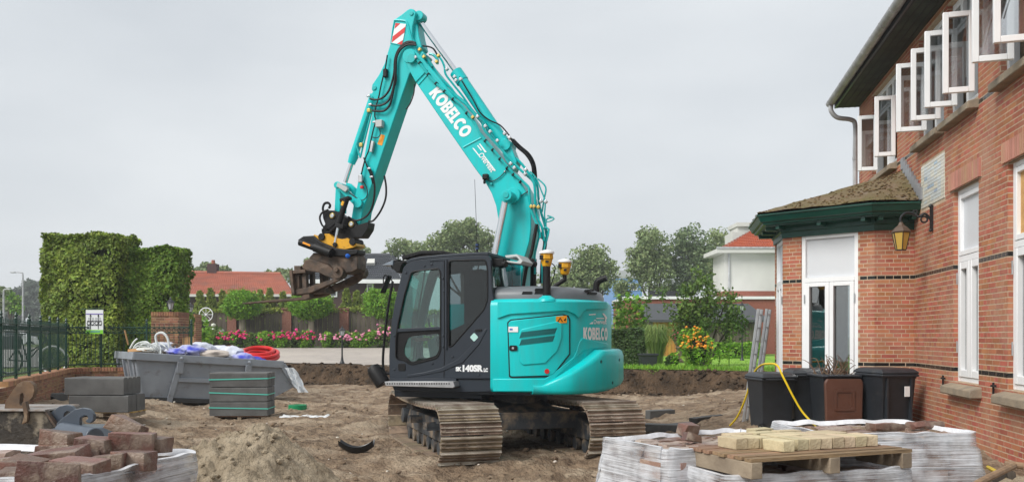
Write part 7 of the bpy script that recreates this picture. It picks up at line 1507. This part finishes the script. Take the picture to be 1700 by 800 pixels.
M_redroof = mat('orange_red_pantile', (.42, .13, .075), .7, c2=(.33, .10, .06), vscale=1.2, var=.2, dirt=(.26, .12, .085), dscale=.8, dpos=(.5, .75)); M_slate = mat('slate_pantile', (.060, .066, .078), .45, c2=(.045, .05, .058), vscale=1.5); M_dkbrick = mat('dark_brick_wall', (.075, .038, .034), .85, c2=(.055, .03, .028), vscale=9, bump=.3, bscale=30)
M_offwhite = mat('off_white_render', (.62, .62, .58), .8, var=.08, vscale=1)
Y = 62; t = thing('red_roof_house', 'low house with long orange red tiled roof behind the fence', 'house', (P(390, 0, Y).x, Y, 1.1)); rt = Vector(t.location)
L0 = lambda px, py, Y_: P(px, py, Y_) - rt
tiled('roof', M_redroof, L0(250, 490, Y), L0(489, 490, Y), L0(466, 455, Y + 4), L0(285, 452, Y + 4), 60, 16, t); tiled('roof', M_redroof, L0(489, 490, Y), L0(489, 490, Y + 9), L0(466, 455, Y + 5), L0(466, 455, Y + 4), 20, 16, t)
a = L0(262, 490, Y + .4); b_ = L0(484, 490, Y + .4); MB().bb((a.x, .4, 0), (b_.x, 8, a.z)).build('wall', M_dkbrick, t); MB().bb((a.x - .4, -.1, a.z - .12), (b_.x + .3, .1, a.z + .06)).build('gutter', M_offwhite, t)
MB().tube([L0(285, 451.5, Y + 4), L0(466, 454.5, Y + 4)], .13, 8, 1).build('ridge_tiles', M_redroof, t); c = L0(354, 446, Y + 4.2); ch_ = MB().bb((c.x - .35, c.y - .35, c.z - 1), (c.x + .35, c.y + .35, c.z + .35)).build('chimney', M_dkbrick, t); MB().cyl((c.x, c.y, c.z + .3), (c.x, c.y, c.z + .65), .14, n=8).build('chimney_pot', M_redroof, ch_)
Y = 58; t = thing('slate_roof_house', 'dark brick house with slate grey roof and white windows behind the cab', 'house', (P(580, 0, Y).x, Y, 1.1)); rt = Vector(t.location)
tiled('roof', M_slate, L0(500, 466, Y), L0(668, 467, Y), L0(648, 424, Y + 4), L0(520, 423, Y + 4), 44, 13, t, .03, .05); tiled('roof', M_slate, L0(668, 467, Y), L0(690, 464, Y + 8), L0(652, 424, Y + 5), L0(648, 424, Y + 4), 20, 13, t, .03, .05)
a = L0(505, 468, Y + .5); b_ = L0(664, 468, Y + .5); MB().bb((a.x, .5, 0), (b_.x, 8, a.z + .1)).build('wall', M_dkbrick, t); MB().bb((a.x - .5, -.12, a.z - .12), (b_.x + .4, .06, a.z + .14)).build('fascia', M_white, t); MB().tube([L0(520, 422.5, Y + 4), L0(648, 423.5, Y + 4)], .13, 8, 1).build('ridge_tiles', M_slate, t)
for x0, x1, y0, y1 in ((542, 560, 493, 472), (609, 620, 494, 471)): far_window(t, L0(x0, 0, Y + .5).x, L0(x1, 0, Y + .5).x, L0(0, y0, Y + .5).z, L0(0, y1, Y + .5).z, .5)
sk_ = MB(); q = [L0(x, y, Y + 2.2) + Vector((0, 0, .0)) for x, y in ((609, 440), (622, 440), (621, 432), (609, 432))]; q[2].y += .45; q[3].y += .45; dn = Vector((0, -.12, .14)); sk_.loops([[p - dn for p in q], [p + dn for p in q]]); sk_.build('roof_window', M_offwhite, t)
# right side: red brick garage, white house, blue hall, shed
Y = 47; t = thing('brick_garage', 'flat-roofed red brick garage with white fascia behind the lawn', 'garage', (P(1170, 0, Y).x, Y, .7)); rt = Vector(t.location); a = L0(1040, 495, Y); b_ = L0(1300, 495, Y)
MB().bb((a.x, 0, 0), (b_.x, 6, a.z)).build('wall', mat('garage_brick', (.24, .075, .05), .85, c2=(.30, .11, .075), vscale=14, bump=.3, bscale=30), t); MB().bb((a.x - .1, -.1, a.z - .05), (b_.x, 6, a.z + .10)).build('fascia', M_white, t); 
for x0, x1 in ((1080, 1105), (1108, 1128)): c = L0(x0, 482, Y + 1); d = L0(x1, 492, Y + 1); pn = MB(); pn.loops([[(x, y, z) for y, z in ((1, d.z), (1.06, d.z), (1.6, c.z), (1.54, c.z))] for x in (c.x, d.x)]); pn.build('solar_panel', M_black, t)
Y = 52; t = thing('white_house', 'white rendered house with bright red hipped roof left of the bay', 'house', (P(1240, 0, Y).x, Y, .7)); rt = Vector(t.location); a = L0(1203, 420, Y); b_ = L0(1330, 420, Y); zc_ = L0(0, 483, Y).z
MB().bb((a.x, 0, zc_), (b_.x, 3, a.z)).build('upper_wall', M_offwhite, t); MB().bb((a.x - .02, -.02, 0), (b_.x, 3, zc_)).build('lower_wall', mat('garage_brick', (.24, .075, .05)), t); MB().bb((a.x - .55, -.5, a.z - .02), (b_.x, 3.2, a.z + .22)).build('eaves_box', M_offwhite, t); MB().cyl((a.x + .25, -.06, zc_), (a.x + .25, -.06, a.z), .06, n=8).build('downpipe', M_zinc, t); MB().bb((a.x - .6, -.56, a.z + .22), (b_.x, -.46, a.z + .32)).build('gutter', M_zinc, t)
tiled('roof', mat('bright_red_pantile', (.52, .13, .05), .6, c2=(.42, .10, .045), vscale=2), L0(1196, 416, Y - .4), L0(1330, 416, Y - .4), L0(1330, 372, Y + 3), L0(1247, 384, Y + 3), 30, 12, t, .04, .05); tiled('roof', M_redroof, L0(1190, 416, Y + 3.2), L0(1196, 416, Y - .4), L0(1247, 384, Y + 3), L0(1247, 384, Y + 3.1), 30, 12, t, .04, .05)
c = L0(1214, 388, Y + 4); d = L0(1300, 372, Y + 4); MB().bb((L0(1216, 0, Y + 4).x, 4, a.z), (c.x + .9, 6, c.z + .1)).build('chimney', M_offwhite, t); MB().bb((L0(1224, 0, Y + 4.5).x, 4.5, a.z), (d.x, 6.5, d.z - .1)).build('rear_gable', M_offwhite, t); MB().bb((L0(1222, 0, Y + 4.5).x, 4.3, d.z - .1), (d.x + .2, 6.7, d.z + .15)).build('gable_coping', M_offwhite, t)
Y = 95; t = thing('blue_hall', 'distant pale blue hall with white-framed windows between the trees', 'building', (P(1040, 0, Y).x, Y, .7)); rt = Vector(t.location); a = L0(1018, 462, Y); b_ = L0(1066, 462, Y); MB().bb((a.x, 0, 0), (b_.x, 10, a.z)).build('wall', mat('blue_cladding', (.16, .32, .62), .6), t); MB().bb((a.x, -.05, a.z), (b_.x, 10, L0(0, 449, Y).z)).build('upper_wall', mat('grey_cladding', (.45, .47, .48), .6), t)
for x0, x1 in ((1024, 1036), (1045, 1058)): far_window(t, L0(x0, 0, Y).x, L0(x1, 0, Y).x, L0(0, 482, Y).z, L0(0, 470, Y).z, 0, .12)
Y = 41; t = thing('garden_shed', 'garden shed with orange wooden front and dark felt roof', 'shed', (P(1170, 0, Y).x, Y, .7)); rt = Vector(t.location); a = L0(1084, 533, Y); b_ = L0(1262, 533, Y); n = 16
for k in range(9): x = a.x + k * .145; MB().bb((x, 0, 0), (x + .135, .04, a.z)).build('wall_board', mat('orange_stained_wood', (.52, .24, .05), .7, obvar=.15, var=.2), t)
MB().bb((a.x, .05, 0), (b_.x, 3, a.z)).build('wall', M_oldwood, t); rfm = MB(); rfm.loops([[(x, y, z) for y, z in ((-.45, a.z - .05), (-.45, a.z + .06), (3.2, a.z + .95), (3.2, a.z + .85))] for x in (a.x - .4, b_.x + .3)]); rfm.build('roof', mat('felt_roof', (.06, .065, .07), .8), t)
k = 0; x = L0(1190, 0, Y).x
while x < b_.x: MB().bb((x, -.04, 0), (x + .13, 0, a.z - .1)).build('dark_board', M_oldwood, t); x += .15
# ================================================================== TREES BEHIND
def tree(name, label, Y, lobes, trunk, m=M_leaf_far, size=.125, dens=.85, group=None, zb=.7, gaps=.35):
    """crown lobes are (px, py, rx, ry) at depth Y; trunk (px, ybase)"""
    tx = P(trunk, 0, Y).x; t = thing(name, label, 'tree', (tx, Y, zb), 0, group); o3 = Vector((tx, Y, zb)); rs = np.random.RandomState(int(abs(trunk)) + 2); pts = []
    top = P(lobes[0][0], lobes[0][1], Y) - o3; b = MB(); b.tube([(0, 0, 0), (top.x * .3, 0, top.z * .45), (top.x, 0, top.z)], [.30 * min(1, top.z / 9), .07], 8, 3)
    for (px, py, rx, ry) in lobes:
        c = P(px, py, Y) - o3; rX, rZ = rx / F * Y, ry / F * Y; K = max(10, int(26 * rX * rZ / 2)); c = np.array(c)
        b.tube([(top.x * .3, 0, top.z * .45), tuple(c * .8 + np.array((0, 0, -rZ * .3))), tuple(c)], [.12, .03], 5, 2)
        for _ in range(K):
            v = rs.normal(size=3); v /= np.linalg.norm(v); q = c + v * np.array((rX, rX * .8, rZ)) * rs.uniform(.35, .95); s_ = rs.uniform(.30, .55) * min(rX, rZ) ** .6; nl = int(dens * 2.6 * s_ ** 2 / size ** 2) + 30
            p = rs.normal(size=(nl, 3)); p /= np.linalg.norm(p, axis=1)[:, None] + 1e-6; p *= (rs.uniform(.2, 1, nl) ** .4)[:, None]; pts.append(q + p * s_ * np.array((1.5, 1.5, .95)))
            if rs.uniform() < .35: b.cyl(tuple(c * .9), tuple(q), .03, .01, 4, False)
    b.build('trunk', M_bark, t); leaves('crown', np.concatenate(pts), size, m, t, up=.5); return t
TG = 'trees behind the houses'
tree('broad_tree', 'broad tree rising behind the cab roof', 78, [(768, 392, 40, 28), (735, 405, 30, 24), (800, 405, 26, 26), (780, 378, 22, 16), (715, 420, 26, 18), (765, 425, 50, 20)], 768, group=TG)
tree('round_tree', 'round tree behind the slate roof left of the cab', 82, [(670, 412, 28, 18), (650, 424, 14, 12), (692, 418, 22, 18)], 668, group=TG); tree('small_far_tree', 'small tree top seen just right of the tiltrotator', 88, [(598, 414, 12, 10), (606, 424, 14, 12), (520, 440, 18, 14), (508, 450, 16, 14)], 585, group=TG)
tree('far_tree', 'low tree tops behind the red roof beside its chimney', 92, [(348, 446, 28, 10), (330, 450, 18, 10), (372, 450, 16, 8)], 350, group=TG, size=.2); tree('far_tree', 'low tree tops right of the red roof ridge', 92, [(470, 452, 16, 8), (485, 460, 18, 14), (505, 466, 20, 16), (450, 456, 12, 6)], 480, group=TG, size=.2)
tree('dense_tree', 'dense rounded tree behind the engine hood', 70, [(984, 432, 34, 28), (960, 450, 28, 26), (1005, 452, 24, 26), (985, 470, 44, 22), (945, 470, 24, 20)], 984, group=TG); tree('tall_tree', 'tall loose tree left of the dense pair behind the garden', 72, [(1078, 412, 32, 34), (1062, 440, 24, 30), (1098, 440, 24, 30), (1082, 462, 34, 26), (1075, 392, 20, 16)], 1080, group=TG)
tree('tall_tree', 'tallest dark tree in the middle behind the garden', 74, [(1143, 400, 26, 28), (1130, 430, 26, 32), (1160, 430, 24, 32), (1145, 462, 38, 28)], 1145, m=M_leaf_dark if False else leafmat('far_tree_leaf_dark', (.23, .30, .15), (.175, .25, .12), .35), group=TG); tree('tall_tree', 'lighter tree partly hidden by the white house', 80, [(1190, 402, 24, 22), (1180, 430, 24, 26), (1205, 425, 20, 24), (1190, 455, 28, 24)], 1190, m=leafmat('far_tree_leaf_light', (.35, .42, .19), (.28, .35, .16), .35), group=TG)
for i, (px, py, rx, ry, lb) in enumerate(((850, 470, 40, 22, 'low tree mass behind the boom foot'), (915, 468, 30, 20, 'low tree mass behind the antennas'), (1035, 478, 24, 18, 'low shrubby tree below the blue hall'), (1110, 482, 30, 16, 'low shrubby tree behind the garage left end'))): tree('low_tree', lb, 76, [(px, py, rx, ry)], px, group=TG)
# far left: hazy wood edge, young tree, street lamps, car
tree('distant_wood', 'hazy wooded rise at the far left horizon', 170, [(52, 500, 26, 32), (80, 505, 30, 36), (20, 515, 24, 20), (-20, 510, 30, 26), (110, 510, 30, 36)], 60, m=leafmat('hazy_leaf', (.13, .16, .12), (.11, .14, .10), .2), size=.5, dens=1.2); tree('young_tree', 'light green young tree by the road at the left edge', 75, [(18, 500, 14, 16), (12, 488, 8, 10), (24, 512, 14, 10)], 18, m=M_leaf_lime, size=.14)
tree('road_tree', 'darker tree cut off by the left picture edge', 70, [(-6, 490, 14, 18), (-10, 510, 16, 14), (6, 505, 6, 10)], -6, size=.14)
for px, yt, xe, Y, lb in ((6, 480, 18, 60, 'nearer grey street lamp at the left picture edge'), (38, 452, 18, 66, 'taller grey street lamp farther along the road')):
    a = P(px, yt, Y); t = thing('street_lamp', lb, 'street lamp', (a.x, Y, .7)); H_ = a.z - .7; e = P(xe, yt - 1, Y).x - a.x; MB().tube([(0, 0, 0), (0, 0, H_ * .6), (0, 0, H_ - .3), (e * .12, 0, H_ - .03), (e * .6, 0, H_)], [.075, .04], 8, 3).build('pole', M_zinc, t, smooth=True); MB().box((e * .82, 0, H_ + .0), (abs(e) * .42, .22, .10)).build('lamp_head', mat('lamp_head_grey', (.45, .47, .48), .4), t, bevel=.03)
def car(label, px, Y, rz, m):
    x = P(px, 0, Y).x; t = thing('parked_car', label, 'car', (x, Y, .72), rz); prof = [(-2.0, .35), (-2.05, .7), (-1.9, .92), (-1.5, 1.0), (-1.0, 1.42), (.35, 1.45), (1.0, 1.02), (1.8, .88), (2.02, .65), (2.0, .35)]
    MB().loops([[(px_, y * (1 if z < 1 else .86), z) for px_, z in prof] for y in (-.82, .82)]).build('body', m, t, bevel=.06, seg=2)
    for sy in (-1, 1): MB().loops([[(a_, sy * (.745 + d), z) for a_, z in ((-1.35, 1.02), (-.95, 1.36), (.28, 1.38), (.82, 1.04))] for d in (0, .03)]).build('side_window', M_glass2, t)
    for sx in (-1.25, 1.25):
        for sy in (-.78, .78): w = MB().cyl((sx, sy - .1, .32), (sx, sy + .1, .32), .32, n=18).build('wheel', M_black, t, smooth=True); MB().cyl((sx, sy - .11, .32), (sx, sy + .11, .32), .18, n=12).build('rim', M_alu, w)
car('white car parked behind the fence at the left edge', 20, 62, R(20), mat('white_car_paint', (.72, .74, .75), .3, coat=.5)); car('small red-tailed grey car behind the fence next to the white one', 50, 66, R(70), mat('grey_car_paint', (.45, .40, .40), .3, coat=.5))
rd = []
for i in range(12):
    y = 26 + i * 8; rd.append([(-.62 * y + x, y, g1(-20, y) + .045) for x in (-14, 3)])
structure(MB().sheet(rd).build('road', mat('road_asphalt', (.22, .21, .20), .85, var=.15, vscale=1)))
# ================================================================== GARDEN ON THE RIGHT
hedge('low clipped dark hedge block right behind the counterweight', 1019, 1070, 547, 612, 27.5, 1.4, .72, M_leaf_dark, 9000, .05, wob=.05); hedge('low bright hedge at the back of the lawn', 1168, 1262, 569, 596, 36.5, .8, .72, M_leaf_lime, 6000, .06, wob=.06)
def grass_tuft(label, px, ytop, ybase, Y, w, n, m):
    c = P(px, ybase, Y); zb = g1(c.x, Y); H_ = P(px, ytop, Y).z - zb; t = thing('ornamental_grass', label, 'grass', (c.x, Y, zb)); rs = np.random.RandomState(px); a = rs.uniform(0, 6.283, n); r0 = rs.uniform(0, .18, n); lean = rs.uniform(.1, 1, n) ** .8 * w; h = H_ * rs.uniform(.6, 1.05, n); v = []; f = []
    for k in range(n):
        d = np.array((math.cos(a[k]), math.sin(a[k]), 0)); s_ = np.array((-d[1], d[0], 0)) * .012; base = d * r0[k]; pts = [base, base + d * lean[k] * .35 + np.array((0, 0, h[k] * .6)), base + d * lean[k] * .75 + np.array((0, 0, h[k])), base + d * lean[k] * 1.15 + np.array((0, 0, h[k] * .86))]; o = len(v)
        for i, p in enumerate(pts): ww = s_ * (1 - i * .28); v += [p - ww, p + ww]
        f += [(o + 2 * i, o + 2 * i + 1, o + 2 * i + 3, o + 2 * i + 2) for i in range(3)]
    npmesh('blades', v, f, m, t); return t
grass_tuft('tall fountain of pale ornamental grass beside the dark hedge', 1090, 540, 598, 30, .62, 900, leafmat('pale_grass', (.24, .33, .10), (.18, .27, .07), .3)); grass_tuft('smaller ornamental grass tuft behind the tall one', 1062, 545, 590, 31.5, .5, 500, leafmat('pale_grass2', (.20, .30, .09), (.15, .23, .06), .3))
c = P(1074, 613, 27); t = thing('black_planter', 'black tapered plastic planter on the lawn edge', 'planter', (c.x, 26.8, g1(c.x, 26.8))); MB().loops([[(x * s_, y * s_, z) for x, y in ((-.26, -.2), (.26, -.2), (.26, .2), (-.26, .2))] for s_, z in ((.9, 0), (1, .36), (1.12, .37), (1.12, .43), (1.02, .43), (.98, .36))]).build('planter_body', M_bin, t, bevel=.01)
def leafy(label, px, ytop, ybase, Y, n, m, group, name='tall_plant', sz=.095, spread=.2):
    c = P(px, ybase, Y); zb = g1(c.x, Y); H_ = P(px, ytop, Y).z - zb; t = thing(name, label, 'plant', (c.x, Y, zb), 0, group); rs = np.random.RandomState(px * 3); MB().tube([(0, 0, 0), (rs.uniform(-.05, .05), 0, H_ * .5), (rs.uniform(-.08, .08), 0, H_)], [.018, .008], 5, 3).build('stem', M_leaf_mid, t); z = rs.uniform(.25, 1, n) * H_; a = rs.uniform(0, 6.28, n); r = spread * rs.uniform(.4, 1.2, n); leaves('leaves', np.stack([r * np.cos(a), r * np.sin(a), z], 1), sz, m, t, up=1.2, aspect=.75); return t
for i, (px, yt, lb) in enumerate(((1024, 492, 'tall broad-leaved plant nearest the counterweight'), (1036, 486, 'second tall broad-leaved plant behind the dark hedge'), (1048, 490, 'third tall broad-leaved plant behind the dark hedge'), (1060, 488, 'fourth tall broad-leaved plant behind the dark hedge'), (1072, 490, 'last tall broad-leaved plant by the ornamental grass'), (1030, 510, 'shorter broad-leaved plant low behind the hedge'), (1054, 508, 'shorter broad-leaved plant between the tall ones'))): leafy(lb, px, yt, 590, 30.5 + (i % 3) * .5, 110, M_leaf_lime if i % 2 else M_leaf_mid, 'tall leafy plants behind the hedge')
for i, (px, yt, yb, lb) in enumerate(((1120, 585, 612, 'young leafy plant at the bank left of the small tree'), (1137, 560, 612, 'young leafy plant just left of the small tree trunks'), (1180, 560, 610, 'young leafy plant right of the small tree trunks'), (1192, 568, 612, 'young leafy plant below the tall lamp'), (1160, 575, 613, 'young leafy plant under the small tree'), (1210, 560, 606, 'young leafy plant beside the tall lamp post'))): leafy(lb, px, yt, yb, 25.6 + .3 * (i % 2), 34, M_leaf_lime, 'young plants at the bank edge', 'young_plant', .07, .10)
c = P(1127, 597, 31); t = thing('pedestal_urn', 'stone pedestal urn with pink flowers on the lawn', 'urn', (c.x, 31, g1(c.x, 31))); MB().lathe([(.18, 0), (.18, .10), (.11, .14), (.09, .5), (.13, .56), (.10, .60), (.20, .80), (.24, .86), (.22, .87)], 16).build('urn_body', mat('urn_stone', (.30, .22, .16), .9, var=.3), t, smooth=True); rs = np.random.RandomState(8); leaves('foliage', bushpts((0, 0, .98), (.3, .3, .2), 400, rs, .3), .05, M_leaf_mid, t); fb = MB(); [fb.ico(tuple(bushpts((0, 0, 1.03), (.3, .3, .2), 1, rs, .8)[0]), .05, 1, .2) for _ in range(24)]; stuff(fb.build('flower_heads', M_pink, t, recalc=False))
# small multi-stem tree in front of the shed
Y = 27.2; c = P(1165, 612, Y); t = thing('small_tree', 'small multi-stemmed tree with sparse dark leaves on the lawn', 'tree', (c.x, Y, g1(c.x, Y))); rt = Vector(t.location); rs = np.random.RandomState(4); b = MB(); pts = []
for (bx, ex, ey) in ((1160, 1128, 505), (1163, 1150, 480), (1168, 1176, 474), (1172, 1205, 500), (1166, 1160, 520), (1174, 1226, 525), (1162, 1140, 540)):
    a = P(bx, 612, Y) - rt; a.z = 0; e = P(ex, ey, Y) - rt; mid = a.lerp(e, .5) + Vector((rs.uniform(-.15, .15), rs.uniform(-.3, .3), .1)); b.tube([a, mid, e], [.05, .012], 6, 4)
    for _ in range(12): u = rs.uniform(.62, 1.08); q = mid.lerp(e, (u - .5) * 2) + Vector((rs.normal(0, .26), rs.normal(0, .26), rs.normal(0, .22))); b.tube([mid.lerp(e, max(0, (u - .62) * 2)), q], [.012, .004], 4, 1); pts.append(np.array(q) + rs.normal(0, .12, (46, 3)))
b.build('trunk', M_bark, t); leaves('crown', np.concatenate(pts), .058, leafmat('small_tree_leaf', (.09, .17, .035), (.14, .22, .045), .5), t)
for i, (px, py, lb) in enumerate(((1160, 562, 'orange flowering plant behind the small tree'), (1148, 578, 'second orange flowering plant beside the urn'))): c = P(px, py, 26.4); bush('orange_flower_plant', lb, 'plant', (c.x, 26.4, g1(c.x, 26.4) + .6), (.42, .35, .62), 900, .06, M_leaf_lime, 42, M_orangeflower, .045)
c = P(1153, 552, 28.4); bush('small_shrub', 'small dark shrub at the lawn edge by the black planter', 'shrub', (P(1118, 606, 26).x, 26.2, g1(5, 26.2) + .2), (.24, .2, .22), 400, .05, M_leaf_dark)

# ------------------------------------------------------------------ damp air
hm = bpy.data.materials.new('damp_air'); hm.use_nodes = True; ht_ = hm.node_tree; ht_.nodes.clear(); ho = ht_.nodes.new('ShaderNodeOutputMaterial'); hv = ht_.nodes.new('ShaderNodeVolumePrincipled')
hv.inputs['Color'].default_value = (.93, .96, 1, 1); hv.inputs['Density'].default_value = .0011; hv.inputs['Anisotropy'].default_value = .2; ht_.links.new(hv.outputs[0], ho.inputs['Volume'])
hz_ = MB().bb((-1960, -30, -1.3), (1960, 1860, 15)).build('haze', hm); stuff(hz_); tag(hz_, 'thin damp grey air over the whole street', 'haze')
